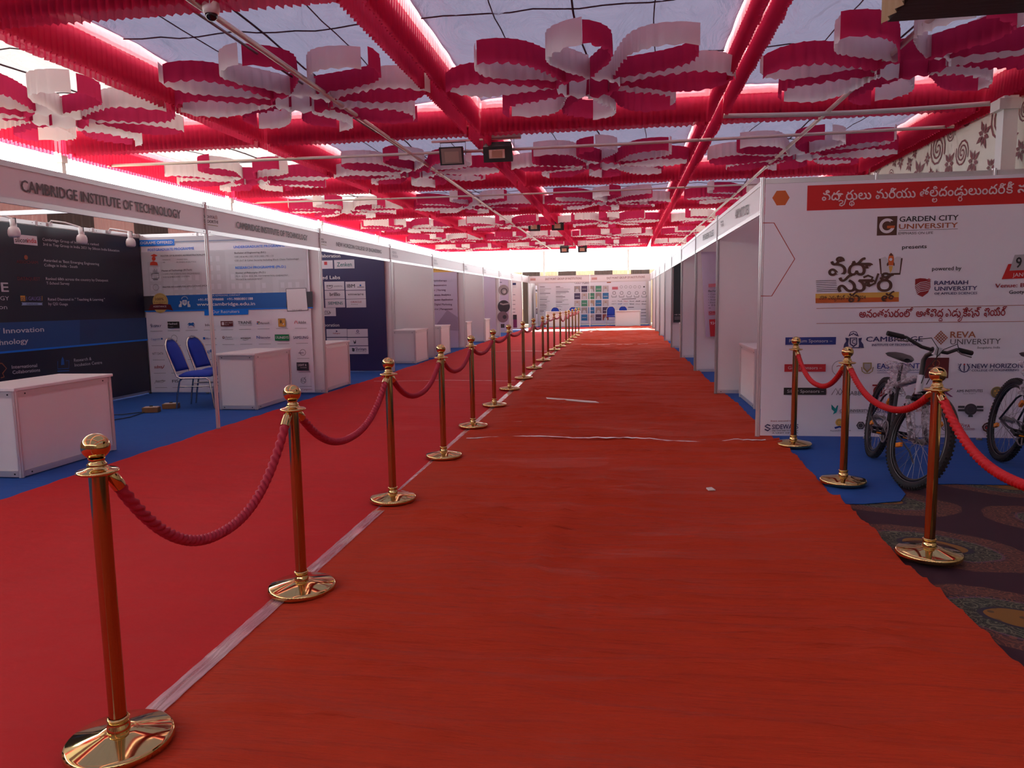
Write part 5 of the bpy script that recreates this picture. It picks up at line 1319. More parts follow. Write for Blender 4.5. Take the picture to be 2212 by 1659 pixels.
tpost(-4.2, 40.3, 'thin tent post behind the left half of the far booth'); tpost(0.33, 40.3, 'thin tent post behind the right half of the far booth'); tpost(5.1, 39.5, 'square tent post at the far right corner')

# ------------------------------------------------------------------ curtain and cloth walls of the setting
PINKC = mat('pale_pink_curtain', (0.66, 0.40, 0.34, 1), 0.8); DARKC = mat('dark_brown_curtain', (0.085, 0.055, 0.045, 1), 0.8); CREAMC = mat('cream_curtain', (0.72, 0.58, 0.36, 1), 0.8)
def pleated(L, H, m, pl=0.10, amp=0.02, per=4):
    b = MB(); n = int(L/pl*per); vs = []; fs = []
    for i in range(n+1):
        for z in (0, H): vs.append((L*i/n, amp*math.sin(i*2*PI/per+0.3*math.sin(i*.7)), z))
    for i in range(n): fs.append((2*i, 2*i+2, 2*i+3, 2*i+1))
    b.add(vs, fs, m, True); return b.mesh('curtain_panel')
def cwall(name, a, b_, H, step, mats, pat=None):
    r_ = bpy.data.objects.new(name, None); COL.objects.link(r_); struct(r_)
    a = Vector((a[0], a[1], 0)); b_ = Vector((b_[0], b_[1], 0)); L = (b_-a).length; n = round(L/step); d = (b_-a)/n
    mes = [pleated(d.length, H, m_) for m_ in mats]
    for k in range(n):
        o = link('curtain_panel', mes[k % len(mes)], r_, a+d*k, math.atan2(d.y, d.x))
    return r_
cwall('wall_left', (-9.38, -5.4), (-9.38, 17.7), 3.12, 1.10, [PINKC, DARKC])
cwall('wall_left', (-9.38, 17.7), (-9.38, 40.6), 2.56, 1.10, [DARKC, PINKC])  # unseen stretch set low so sky light brightens the far half
cwall('wall_far', (-9.38, 40.62), (5.4, 40.62), 2.86, 1.0, [DARKC, CREAMC])
cwall('wall_near', (-9.38, -5.45), (5.4, -5.45), 3.85, 1.0, [DARKC, PINKC])
FLW = mat('cream_flowered_cloth', (0.70, 0.67, 0.55, 1), 0.7); FLP = mat('maroon_flower_print', (0.16, 0.015, 0.02, 1), 0.6)
wr = MB(); wr.box((5.36, -5.45, 0), (5.42, 19.5, 5.2), FLW); wr_o = struct(wr.build('wall_right'))
cwall('wall_right', (5.39, 40.6), (5.39, 19.5), 2.56, 1.05, [CREAMC, DARKC])  # unseen low curtain, leaves this side open to extra sky light
b = MB(); rnd = random.Random(4); placed = []
def fl_pt(u, v): return (5.355, u, v)
def add_poly(pts):
    b.add([(5.352, p[0], p[1]) for p in pts], [tuple(range(len(pts)))], FLP)
yy = 9.0
for k in range(5000):
    y = rnd.uniform(6, 19); z = rnd.uniform(2.35, 4.7); r_ = rnd.choice([0.36, 0.32, 0.18, 0.24]) if k < 2500 else 0.14
    if any((y-a)**2+(z-c)**2 < ((r_+d)*0.93)**2 for a, c, d in placed): continue
    placed.append((y, z, r_)); kind = rnd.random()
    if kind < 0.62:
        n = 8; a0 = rnd.uniform(0, 1)
        for q in range(n):
            a = a0+2*PI*q/n; l_ = r_*(1.0 if q % 2 else 0.72)
            c_, s_ = math.cos(a), math.sin(a); w_ = r_*0.17
            add_poly([(y+c_*r_*.10, z+s_*r_*.10), (y+c_*l_*.55-s_*w_, z+s_*l_*.55+c_*w_), (y+c_*l_, z+s_*l_), (y+c_*l_*.55+s_*w_, z+s_*l_*.55-c_*w_)])
    else:
        for s0 in (0, PI):
            pts = [(y+r_*0.85*(t/16)*math.cos(s0+t*.55), z+r_*0.85*(t/16)*math.sin(s0+t*.55)) for t in range(2, 19)]
            v, f = ribbon(pts, r_*0.11); b.add([(5.352, p[0], p[1]) for p in v], f, FLP)
po = b.build('flower_print', wr_o)
# gathered wood-toned box over the entrance, upper right
WOODD = mat('dark_brown_soffit', (0.035, 0.020, 0.012, 1), 0.75, bump=(6, .3, (1, 4, 1))); GOLDC = mat('golden_brown_pleats', (0.34, 0.22, 0.10, 1), 0.6)
t = thing('entrance_canopy', 'dark brown boxed canopy with pleated golden side, hanging at upper right', 'canopy', None, (0, 0, 0))
b = MB(); b.box((1.56, 3.2, 3.0), (5.2, 4.87, 3.05), WOODD); b.box((1.60, 4.80, 3.05), (5.2, 4.86, 3.75), WOODD); b.build('soffit', t)
b = MB(); n = 60; vs = []; fs = []
for i in range(n+1):
    for z in (2.985, 3.78): vs.append((1.53+0.015*math.sin(i*PI/2), 3.2+1.67*i/n, z))
for i in range(n): fs.append((2*i, 2*i+2, 2*i+3, 2*i+1))
b.add(vs, fs, GOLDC, True); b.build('pleated_side', t)
for (x, y) in ((5.0, 4.6), (5.0, 3.4)):
    b = MB(); b.box((x-.06, y-.06, 0), (x+.06, y+.06, 3.0), WOODD); b.build('support_post', t)
# ------------------------------------------------------------------ exhibition shell scheme
HP = 2.5
def post_mesh(h):
    b = MB(); n = 16; prof = []
    for k in range(n):
        a = 2*PI*(k+.5)/n; r_ = 0.022 if (k//1) % 2 else 0.0165
        prof.append((r_*math.cos(a), r_*math.sin(a)))
    vs = [(x, y, z) for z in (0, h) for x, y in prof]
    b.add(vs, [(k, (k+1) % n, n+(k+1) % n, n+k) for k in range(n)]+[tuple(range(n, 2*n))], ALU)
    b.lathe([(0.026, 0), (0.026, 0.012), (0.018, 0.016)], ALUD, 12)
    return b.mesh('exhibition_post')
PME = post_mesh(HP)
def post(x, y, label, h=HP):
    o = bpy.data.objects.new('exhibition_post', PME if h == HP else post_mesh(h)); COL.objects.link(o); o.location = (x, y, 0.005)
    return tag(o, label, 'booth post')
def partition(name, x0, y0, x1, y1, label, n=3, m=PANEL, z1=HP, posts=True, mats=None, kind=None, z0=0.02):
    """wall of framed panels from (x0,y0) to (x1,y1)"""
    d = Vector((x1-x0, y1-y0, 0)); L = d.length; rz = math.atan2(d.y, d.x)
    t = thing(name, label, 'booth wall', None, (x0, y0, 0), rz)
    w_ = L/n
    for k in range(n):
        b = MB(); b.box((k*w_+0.02, -0.003, z0+0.05), ((k+1)*w_-0.02, 0.003, z1-0.05), (mats or {}).get(k, m)); b.build('panel', t)
    for k in range(n):
        b = MB()
        for za in (z0, z1-0.055):
            b.box((k*w_+0.018, -0.010, za), ((k+1)*w_-0.018, 0.010, za+0.05), ALU)
            for q in (k*w_+0.07, (k+1)*w_-0.07): b.box((q-.005, -0.012, za+.02), (q+.005, 0.012, za+.03), BLACK)
        b.build('frame_rail', t)
    if posts:
        for k in range(n+1):
            if k in posts_skip(L, k, n): continue
            o = link('upright', PME, t, (k*w_, 0, 0.005))
    return t
SKIP = set()
def posts_skip(L, k, n): return SKIP
def fascia(x, y0, y1, label, items=None, side=1, axis='y', z=(2.17, 2.47), blank=None):
    """header board between two posts; axis 'y': runs along Y at x"""
    if axis == 'y':
        t = thing('fascia_board', label, 'fascia board', None, (x, y0, 0), PI/2)
    else:
        t = thing('fascia_board', label, 'fascia board', None, (y0, x, 0), 0)
    L = y1-y0
    b = MB(); b.box((0.02, -0.003, z[0]+0.02), (L-0.02, 0.003, z[1]-0.02), PANEL); b.build('header_panel', t)
    for nm, za in (('top_rail', z[1]-0.035), ('bottom_rail', z[0]-0.005)):
        b = MB(); b.box((0.018, -0.011, za), (L-0.018, 0.011, za+0.042), ALU)
        for q in (0.06, L-0.06): b.box((q-.005, -0.013, za+.016), (q+.005, 0.013, za+.026), BLACK)
        b.build(nm, t)
    return t
XF, XB = -4.49, -7.44
YP = [1.1, 4.35, 7.58, 10.66, 14.06, 17.33, 20.86, 23.86, 27.02, 30.12, 33.2]
PN = ['behind the camera', 'beside the camera', 'between the two booths of the dark wall', 'between the programme booth and the navy booth', 'at the far side of the navy booth', 'beside the fourth counter', 'beside the course list booth', 'sixth along', 'seventh along', 'eighth along', 'next to the far booth']
for k, y in enumerate(YP):
    post(XF, y, 'slim aluminium booth post of the left row, '+PN[k])
post(XF, 35.64, 'slim aluminium booth post at the left corner of the far booth')
FN = ['lettered with a college name, nearest the camera', 'with a college name and small emblem, over the programme booth', 'with faint college lettering, over the navy booth']
ft = []
for k in range(len(YP)):
    y0 = YP[k]; y1 = (YP+[35.64])[k+1]
    lab = {1: 'white fascia board lettered in grey, on the first booth', 2: 'white fascia board with emblem and lettering over the programme booth', 3: 'white fascia board with faint lettering over the navy booth'}.get(k, 'plain white fascia board of the left row, %s' % ['', '', '', '', 'fourth board in view', 'over the course list booth', 'sixth board in view', 'seventh board in view', 'eighth board in view', 'ninth board in view', 'last board before the far booth'][k] if k else 'plain white fascia board beside the camera on the left')
    t = fascia(XF, y0, y1, lab)
    lo = [it for it in FASCIA_L if y0 <= (it[2] if it[0] in 'T' else it[1][0][0]) < y1]
    if lo:
        # text frame in world coordinates; the board itself sits at (XF, y0)
        artwork(lo, lambda u, z, d, y0=y0: (u-y0, -(0.010+d), z), t, off=0.0)
    elif k not in (0,):
        sh = y0+0.12
        it2 = [('T', 'VIDHYA', sh, 2.33, 0.28, 0.05, 'gr3', 1, 0), ('T', 'SPOORTHI', sh, 2.26, 0.36, 0.05, 'gr3', 1, 0)]
        artwork(it2, lambda u, z, d, y0=y0: (u-y0, -(0.010+d), z), t, off=0.0)

# left row cross walls: XF is the aisle end
DARKV = mat('navy_black_vinyl', (0.012, 0.013, 0.026, 1), 0.35, bump=(1.0, .12, (1, 1, 1)))
NAVYV = mat('navy_vinyl', (0.028, 0.022, 0.10, 1), 0.4, bump=(1.0, .10, (1, 1, 1)))
LILV = mat('lilac_vinyl', (0.58, 0.50, 0.62, 1), 0.55, bump=(1.5, .2, (1, 1, 1)))
SKIP = {3}
partition('booth_partition', XB, 10.66, XF, 10.66, 'white framed cross wall behind the programmes banner')
partition('booth_partition', XB, 14.06, XF, 14.06, 'white framed cross wall carrying the navy logo banner')
names = {17.33: 'plain white cross wall behind the fourth counter', 20.86: 'white cross wall carrying the course list banner', 23.86: 'plain white cross wall past the course list booth', 27.02: 'white cross wall carrying the round photo banner', 30.12: 'white cross wall carrying the slim lilac banner', 33.2: 'cream lit cross wall next to the far booth'}
for y in YP[5:]:
    partition('booth_partition', XB, y, XF, y, names[y])
partition('booth_partition', XB, 4.35, XF-1.2, 4.35, 'white framed cross wall beside the first counter')
SKIP = set()
bk = [(4.35, 7.58), (7.58, 10.66), (10.66, 14.06), (14.06, 17.33), (17.33, 20.86), (20.86, 23.86), (23.86, 27.02), (27.02, 30.12), (30.12, 33.2), (33.2, 38.4)]
bl = ['left half of the back wall behind the dark college banner', 'right half of the back wall behind the dark college banner', 'white back wall of the navy booth', 'white back wall of the fourth booth', 'white back wall of the course list booth', 'white back wall of the sixth booth', 'white back wall of the seventh booth', 'white back wall of the round photo booth', 'white back wall of the slim banner booth', 'white back wall next to the far booth']
for (a, c), l_ in zip(bk, bl):
    partition('back_wall', XB, a, XB, c, l_, n=3 if c-a < 4 else 5)
# open cross rails over the double booth
b = MB(); b.box((XB, 7.565, 2.44), (XF, 7.595, 2.49), ALU); tag(b.build('cross_rail'), 'bare white rail crossing the top of the double booth', 'rail')

# ---- banners
def banner(name, label, cat='banner'): return thing(name, label, cat)
t = banner('dark_banner', 'near-black college banner with white awards text on the back wall')
b = MB(); b.box((-7.404, 4.40, 0.06), (-7.398, 10.60, 2.43), DARKV); b.build('vinyl_sheet', t)
artwork(DARKWALL, lambda u, z, d: (-7.398+d, u, z), t)
t = banner('programmes_banner', 'light programmes banner with blue band and recruiter logos')
b = MB(); b.box((-7.39, 10.616, 0.03), (-4.66, 10.622, 2.43), VINYL); b.build('vinyl_sheet', t)
b = MB(); rnd = random.Random(3)     # faint campus photo behind the text
fa = [('R', -7.40, 1.40, -4.69, 2.22, 'lgr')]
bp_ = [(-7.3, 1.45, 0.25, 0.62), (-6.9, 1.45, 0.5, 0.45), (-6.3, 1.45, 0.3, 0.75), (-5.95, 1.45, 0.42, 0.55), (-5.45, 1.45, 0.2, 0.35), (-5.15, 1.45, 0.42, 0.3)]
PC['fd1'] = (0.57, 0.57, 0.59); PC['fd2'] = (0.66, 0.66, 0.69)
for (x, z, w_, h_) in bp_:
    fa.append(('R', x, z, x+w_, z+h_, 'fd1'))
    for a in range(int(w_/.12)):
        for c in range(int(h_/.14)): fa.append(('R', x+.03+a*.12, z+.04+c*.14, x+.09+a*.12, z+.12+c*.14, 'fd2'))
artwork(fa+PROGRAMS, lambda u, z, d: (u, 10.616-d, z), t)
t = banner('navy_banner', 'navy banner with white logo boxes in the third booth')
b = MB(); b.box((-7.40, 14.016, 0.03), (-4.60, 14.022, 2.43), NAVYV); b.build('vinyl_sheet', t)
artwork(BLUEWALL, lambda u, z, d: (u, 14.016-d, z), t)
t = banner('course_banner', 'lilac banner listing courses under a tan strip')
b = MB(); b.box((-7.2, 20.815, 0.03), (-4.68, 20.822, 2.40), LILV); b.build('vinyl_sheet', t)
artwork([('R', -7.2, 2.20, -4.68, 2.40, 'gld')]+COURSES, lambda u, z, d: (u, 20.815-d, z), t)
t = banner('photo_banner', 'lilac banner with round grey photographs')
b = MB(); b.box((-7.2, 26.975, 0.25), (-4.62, 26.983, 2.3), LILV); b.build('vinyl_sheet', t)
artwork(PHOTOS, lambda u, z, d: (u, 26.975-d, z), t)
t = banner('slim_banner', 'slim pinkish banner with a dark picture at its foot')
b = MB(); b.box((-7.2, 30.09, 0.06), (-4.62, 30.098, 2.4), LILV); b.build('vinyl_sheet', t)
artwork(SLIM, lambda u, z, d: (u, 30.09-d, z), t)

# ---- right row
XR = 1.32; XRB = 4.3
YR = [7.42, 10.70, 13.77, 17.0, 20.28, 23.5, 26.7, 29.8, 32.8]
RN = ['at the corner of the sponsor wall', 'beside the first right counter', 'beside the hanging poster', 'fourth along', 'beside the dark poster', 'sixth along', 'seventh along', 'eighth along', 'ninth along']
for k, y in enumerate(YR): post(XR, y, 'slim aluminium booth post of the right row, '+RN[k])
for k, y in enumerate(YR):
    y1 = (YR+[35.64])[k+1]
    lab = 'white fascia board of the right row, '+['lettered over the first opening', 'faintly lettered over the second opening', 'third along', 'fourth along', 'fifth along', 'sixth along', 'seventh along', 'eighth along', 'last before the far booth'][k]
    t = fascia(XR, y, y1, lab)
    lo = [it for it in FASCIA_R if y <= -it[2] < y1]
    if lo: artwork(lo, lambda u, z, d, y=y: (-u-y, 0.010+d, z), t, off=0.0)
rl = ['plain white cross wall with a counter standing before it', 'white cross wall with the hanging poster', 'plain white cross wall beyond the hanging poster', 'white cross wall with the dark poster', 'fifth plain cross wall of the right row', 'sixth plain cross wall of the right row', 'seventh plain cross wall of the right row', 'last plain cross wall of the right row']
for y, l_ in zip(YR[1:], rl): partition('booth_partition', XR, y, XRB, y, l_)
for k in range(len(YR)):
    y1 = (YR+[38.4])[k+1]
    partition('back_wall', XRB, YR[k], XRB, y1, 'white back wall of the '+['first', 'second', 'third', 'fourth', 'fifth', 'sixth', 'seventh', 'eighth', 'last'][k]+' booth in the right row')
# sponsor wall
t = thing('sponsor_wall', 'large white sponsor wall with logos behind the bicycles', 'sponsor wall', None, (XR, 7.42, 0))
b = MB(); b.box((0.02, -0.032, 0.03), (4.03, -0.026, 2.44), VINYL); b.build('vinyl_sheet', t)
for k in range(4):
    b = MB(); b.box((k*1.01+0.02, -0.012, 2.445), (k*1.01+0.99, 0.012, 2.49), ALU); b.build('frame_rail', t)
    if k: link('upright', PME, t, (k*1.01, 0, 0.005))
b = MB(); b.box((4*1.01-0.01, -0.02, 0.0), (4*1.01+0.02, 0.02, 2.5), ALU); b.build('upright', t)
artwork(SPONSOR, lambda u, z, d: (u-XR, -0.032-d, z), t, off=0.0008)
# hanging poster and dark poster
t = thing('hanging_poster', 'pale pink poster with course list hanging in the second right booth', 'poster')
b = MB(); vs = []; fs = []
for i in range(13):
    for z in (0.66, 2.18): vs.append((1.40+0.17*(1-(z-0.66)/1.52)*0+i*0.07+(0.10 if z < 1 else 0), 13.72-0.02*math.sin(i*1.3)*(1 if z < 1 else .3), z))
for i in range(12): fs.append((2*i, 2*i+2, 2*i+3, 2*i+1))
b.add(vs, fs, LILV, True); b.build('poster_sheet', t)
artwork(HANGING, lambda u, z, d: (u, 13.69-d, z), t)
t = thing('dark_poster', 'dark green-black poster on a cross wall of the right row', 'poster')
b = MB(); b.box((1.36, 20.22, 0.70), (2.5, 20.228, 2.35), mat('dark_green_vinyl', (0.018, 0.035, 0.038, 1), 0.4)); b.build('poster_sheet', t)
artwork(DARKPOSTER, lambda u, z, d: (u, 20.22-d, z), t)

# ---- booth that closes the aisle
YE = 35.64; YEB = 38.4
post(-1.53, YE, 'slim aluminium post in the middle of the far booth front'); post(1.34, YE, 'slim aluminium post at the right corner of the far booth')
PINKP = mat('warm_white_panel', (0.70, 0.60, 0.57, 1), 0.5)
for k, (a, c, l_) in enumerate(((XF, -1.53, 'left white fascia board lettered over the far booth'), (-1.53, 1.34, 'right white fascia board lettered over the far booth'))):
    t = fascia(YE, a, c, l_, axis='x', z=(2.13, 2.47))
    lo = [it for it in FARFASCIA if a <= (it[2] if it[0] == 'T' else it[1]) < c]
    artwork(lo, lambda u, z, d, a=a: (u-a, -(0.010+d), z), t, off=0.0)
partition('back_wall', XF, YEB, 1.34, YEB, 'white back wall of the far booth', n=6)
partition('booth_partition', XF, YE, XF, YEB, 'left side wall of the far booth'); partition('booth_partition', 1.34, YE, 1.34, YEB, 'right side wall of the far booth')
t = banner('logo_banner', 'pale banner with a grid of coloured squares in the far booth')
b = MB(); b.box((-4.3, 38.36, 0.05), (1.2, 38.37, 2.44), VINYL); b.build('vinyl_sheet', t)
artwork(FARWALL, lambda u, z, d: (u, 38.36-d, z), t)
t = thing('standing_banner', 'narrow white pull-up banner by the left side of the far booth', 'banner', None, (-4.28, 37.3, 0))
b = MB(); b.box((-0.02, -0.4, 0.08), (-0.01, 0.4, 2.05), VINYL); b.build('banner_sheet', t)
b = MB(); b.box((-0.08, -0.42, 0), (0.08, 0.42, 0.08), ALU); b.build('base', t)
artwork([('R', -0.35, 1.75, 0.35, 1.85, 'gr2'), ('P', [(-0.3, 0.95), (-0.3, 1.7), (0.1, 1.7), (0.2, 1.3), (0.1, 0.95)], 'ylo'), ('R', -0.35, 0.62, 0.35, 0.9, 'slt'), ('C', 0.0, 0.76, 0.1, 'pap', 0, 16)], lambda u, z, d: (-0.01+d, u, z), t)

# ------------------------------------------------------------------ counters
def counter(x0, x1, y0, y1, label, h=0.745, rz=0, face=(-1, 1)):
    """box counter; coordinates are the footprint of the body"""
    L = y1-y0; D = x1-x0
    t = thing('counter', label, 'counter', None, (x0, y0, 0.006), rz)
    b = MB(); b.bbox((-0.03, -0.03, h-0.025), (D+0.03, L+0.03, h), COUNTER, 0.004); b.build('counter_top', t)
    for (a, c) in ((0, 0), (D, 0), (0, L), (D, L)): 
        o = link('corner_post', CPM[round(h, 3)], t, (a, c, 0))
    hh = h-0.03
    for nm, p, q, r_ in (('end_panel', (0.02, -0.004), (D-0.02, 0.004), 'x'), ('end_panel', (0.02, L-0.004), (D-0.02, L+0.004), 'x'), ('front_panel', (D-0.004, 0.02), (D+0.004, L-0.02), 'y'), ('back_panel', (-0.004, 0.02), (0.004, L-0.02), 'y')):
        b = MB(); b.box((p[0], p[1], 0.05), (q[0], q[1], hh-0.04), COUNTER)
        e = 0.007
        for za in (0.004, hh-0.05):
            if r_ == 'x': b.box((p[0], p[1]-e, za), (q[0], q[1]+e, za+0.05), ALU)
            else: b.box((p[0]-e, p[1], za), (q[0]+e, q[1], za+0.05), ALU)
            for s_ in (0.07, 0.93):
                if r_ == 'x': xx = p[0]+(q[0]-p[0])*s_; b.box((xx-.006, p[1]-e-.003, za+.018), (xx+.006, q[1]+e+.003, za+.030), BLACK)
                else: xx = p[1]+(q[1]-p[1])*s_; b.box((p[0]-e-.003, xx-.006, za+.018), (q[0]+e+.003, xx+.006, za+.030), BLACK)
        b.build(nm, t)
    return t
CPM = {}
def cpm(h):
    b = MB(); n = 16
    prof = [((0.022 if k % 2 else 0.0165)*math.cos(2*PI*(k+.5)/n), (0.022 if k % 2 else 0.0165)*math.sin(2*PI*(k+.5)/n)) for k in range(n)]
    b.add([(x, y, z) for z in (0, h-0.025) for x, y in prof], [(k, (k+1) % n, n+(k+1) % n, n+k) for k in range(n)], ALU); return b.mesh('corner_post')
CPM[0.745] = cpm(0.745)
counter(-5.42, -4.90, 5.28, 6.40, 'white boxed counter at the front of the first booth')
counter(-5.28, -4.78, 9.02, 10.05, 'white boxed counter beside the two blue chairs')
counter(-5.10, -4.60, 10.86, 11.92, 'white boxed counter at the navy booth, partly behind a booth post')
counter(-5.08, -4.57, 15.9, 16.95, 'white boxed counter in front of a plain cross wall, fourth on the left')
counter(-5.06, -4.56, 18.2, 19.2, 'white boxed counter below the course list banner')
counter(-5.06, -4.54, 21.3, 22.0, 'narrow white counter just past the course list booth')
counter(-5.0, -4.5, 24.1, 24.9, 'narrow white counter of the seventh left booth')
counter(1.62, 2.12, 9.30, 10.42, 'white boxed counter in the first right booth')
counter(1.45, 1.95, 17.9, 18.95, 'white boxed counter below the dark poster on the right')
def xcounter(x0, x1, y0, y1, label):
    t = counter(0, y1-y0, 0, x1-x0, label); t.location = (x0, y1, 0.006); t.rotation_euler = (0, 0, -PI/2)
xcounter(-3.67, -2.05, 35.95, 36.4, 'long white counter in the left half of the far booth')
xcounter(-0.30, 0.86, 35.95, 36.4, 'white counter in the right half of the far booth')

# ------------------------------------------------------------------ banquet chairs
BLUEF = mat('royal_blue_upholstery', (0.005, 0.035, 0.36, 1), 0.75, bump=(60, .25, (1, 1, 1)))
def chair(label, loc, rz):
    """faces +x"""
    t = thing('banquet_chair', label, 'chair', 'blue banquet chairs', loc, rz)
    b = MB()
    def pad(pts_fn, th):
        nx, ny = 10, 10; vs = []; fs = []
        for s_ in (0, 1):
            for j in range(ny+1):
                for i in range(nx+1): vs.append(pts_fn(i/nx, j/ny, s_))
        o = (nx+1)*(ny+1)
        for j in range(ny):
            for i in range(nx): a = j*(nx+1)+i; fs += [(a, a+1, a+nx+2, a+nx+1), (o+a, o+a+nx+1, o+a+nx+2, o+a+1)]
        for i in range(nx): a = i; fs.append((a, o+a, o+a+1, a+1)); a = ny*(nx+1)+i; fs.append((a, a+1, o+a+1, o+a))
        for j in range(ny): a = j*(nx+1); fs.append((a, a+nx+1, o+a+nx+1, o+a)); a += nx; fs.append((a, o+a, o+a+nx+1, a+nx+1))
        b.add(vs, fs, BLUEF, True)
    def seat(u, v, s_):
        x = -0.21+0.42*u; wy = 0.20+0.015*math.sin(PI*u); y = wy*(2*v-1)
        e = (math.sin(PI*min(max(u, .0), 1))**.3 if 0 < u < 1 else 0)*(math.sin(PI*v)**.3 if 0 < v < 1 else 0)
        return (x, y, 0.425+(0.075*(.35+.65*e) if s_ else 0.0))
    pad(seat, 1); b.build('seat', t)
    b = MB()
    def back(u, v, s_):
        z = 0.50+0.42*v; hw = 0.195 if v < .62 else 0.195*math.sqrt(max(0.02, 1-((v-.62)/.42)**2*.93))
        y = hw*(2*u-1); e = (math.sin(PI*u)**.35 if 0 < u < 1 else 0)*(math.sin(PI*v)**.35 if 0 < v < 1 else 0)
        xb = -0.235-0.17*(z-0.48)/.45
        return (xb+(0.035*e if s_ else -0.02*e), y, z)
    pad(back, 1); b.build('backrest', t)
    def legline(s_): return [(-0.235, s_*.215, 0.41), (-0.27, s_*.222, 0.22), (-0.33, s_*.23, 0.0)]
    # side frame carries the seat and runs up around the back
    b = MB(); pts = []
    for s_, rev in ((-1, 0), (1, 1)):
        q = [(0.20, s_*.215, 0.385), (0.17, s_*.215, 0.41), (-0.19, s_*.215, 0.41), (-0.235, s_*.215, 0.44), (-0.26, s_*.213, 0.52), (-0.335, s_*.21, 0.74)]
        pts += q if not rev else []
        if rev: qr = q[::-1]
    arc = [(-0.335-0.17*(0.18*math.sin(a))/.45*1.0, -.21*math.cos(a), 0.74+0.20*math.sin(a)) for a in [PI*k/10 for k in range(1, 10)]]
    b.tube(pts+arc+qr, 0.0115, CHROME, 8); b.build('frame', t)
    for s_ in (-1, 1):
        b = MB(); b.tube([(0.17, s_*.213, 0.412), (0.205, s_*.215, 0.38), (0.235, s_*.22, 0.18), (0.255, s_*.225, 0.0)], 0.0115, CHROME, 8); b.build('leg', t)
        b = MB(); b.tube([(-0.16, s_*.213, 0.41), (-0.20, s_*.215, 0.37), (-0.235, s_*.22, 0.18), (-0.26, s_*.225, 0.0)], 0.0115, CHROME, 8); b.build('leg', t)
        b = MB(); b.tube([(0.22, s_*.216, 0.30), (-0.215, s_*.216, 0.30)], 0.007, CHROME, 6); b.build('stretcher', t)
    b = MB(); b.tube([(0.22, -.216, 0.28), (0.22, .216, 0.28)], 0.007, CHROME, 6); b.build('stretcher', t)
    return t
c0 = chair('blue banquet chair standing nearer the aisle of the pair beside the counter', (-5.72, 9.30, 0.006), R(8))
dup(c0, 'blue banquet chair half behind its neighbour, next to the second counter', (-5.74, 9.82, 0.006), R(0))
dup(c0, 'left blue chair behind the long counter of the far booth', (-3.35, 37.0, 0.006), R(-90))
dup(c0, 'right blue chair behind the long counter of the far booth', (-2.45, 37.0, 0.006), R(-90))
dup(c0, 'fully visible blue chair beside the right counter of the far booth', (-0.55, 36.9, 0.006), R(-90))
dup(c0, 'blue chair mostly hidden behind the right counter of the far booth', (0.05, 37.3, 0.006), R(-90))

# ------------------------------------------------------------------ junction boxes and cable in the first booth
WOODB = mat('varnished_wood_box', (0.22, 0.11, 0.04, 1), 0.45, var=(20, .25))
def jbox(x, y, rz, label):
    t = thing('socket_box', label, 'socket box', None, (x, y, 0.006), rz)
    b = MB(); b.bbox((-0.10, -0.06, 0), (0.10, 0.06, 0.065), WOODB, 0.004); b.build('box_body', t)
    b = MB(); b.bbox((-0.085, -0.045, 0.065), (0.085, 0.045, 0.071), mat('socket_plate', (0.6, 0.5, 0.4, 1), 0.4), 0.003); b.build('socket_plate', t)
    b = MB(); b.bbox((-0.02, -0.012, 0.071), (0.02, 0.012, 0.085), BLACK, 0.003); b.build('switch', t)
jbox(-6.12, 8.76, 0.25, 'small wooden socket box on blue cloth, the one nearer the counter')
jbox(-6.06, 9.10, 0.3, 'small wooden socket box on blue cloth, the one nearer the chairs')
b = MB(); b.tube([(-6.2, 8.72, 0.012), (-6.35, 8.5, 0.012), (-6.5, 8.45, 0.012), (-6.7, 8.2, 0.012), (-6.9, 8.0, 0.012), (-7.1, 7.9, 0.012), (-7.3, 7.6, 0.012)], 0.006, BLACK, 6)
tag(b.build('cable'), 'thin black cable trailing from the socket boxes to the wall', 'cable')
b = MB(); b.tube([(-6.17, 8.68, 0.012), (-6.1, 8.3, 0.012), (-6.2, 7.9, 0.012), (-6.1, 7.3, 0.012), (-6.3, 6.8, 0.012)], 0.006, BLACK, 6)
tag(b.build('cable'), 'thin black cable trailing from the socket boxes towards the first counter', 'cable')

# ------------------------------------------------------------------ arm spotlights over the dark banner
WHP = mat('white_lamp_enamel', (0.75, 0.73, 0.70, 1), 0.3)
def spot(y, x1, y1, z1, label):
    t = thing('arm_spotlight', label, 'spotlight', None, (-7.42, y, 2.5))
    b = MB(); b.tube([(0, 0, -0.02), (0.02, 0, 0.02), (x1*0.5, y1*.5, 0.0), (x1, y1, z1+0.10)], 0.011, WHP, 8); b.build('arm', t)
    b = MB(); b.lathe([(0.001, 0.10), (0.034, 0.10), (0.036, 0.02), (0.034, 0.01), (0.052, -0.005), (0.064, -0.035), (0.067, -0.07), (0.063, -0.10), (0.05, -0.115), (0.001, -0.12)], WHP, 20, (x1, y1, z1)); b.build('lamp_head', t)
    b = MB(); b.box((x1-.035, y1-.008, z1+.03), (x1+.035, y1+.008, z1+.11), BLACK); b.build('swivel', t)
    b = MB(); b.box((-0.03, -0.03, -0.05), (0.015, 0.03, 0.0), WHP); b.build('clamp', t)
spot(7.75, 0.32, 0.12, -0.16, 'white arm spotlight over the dark banner, leftmost of three')
spot(8.82, 0.32, 0.16, -0.16, 'white arm spotlight over the dark banner, middle of three')
spot(9.95, 0.30, 0.05, -0.13, 'white arm spotlight near the corner of the dark banner')

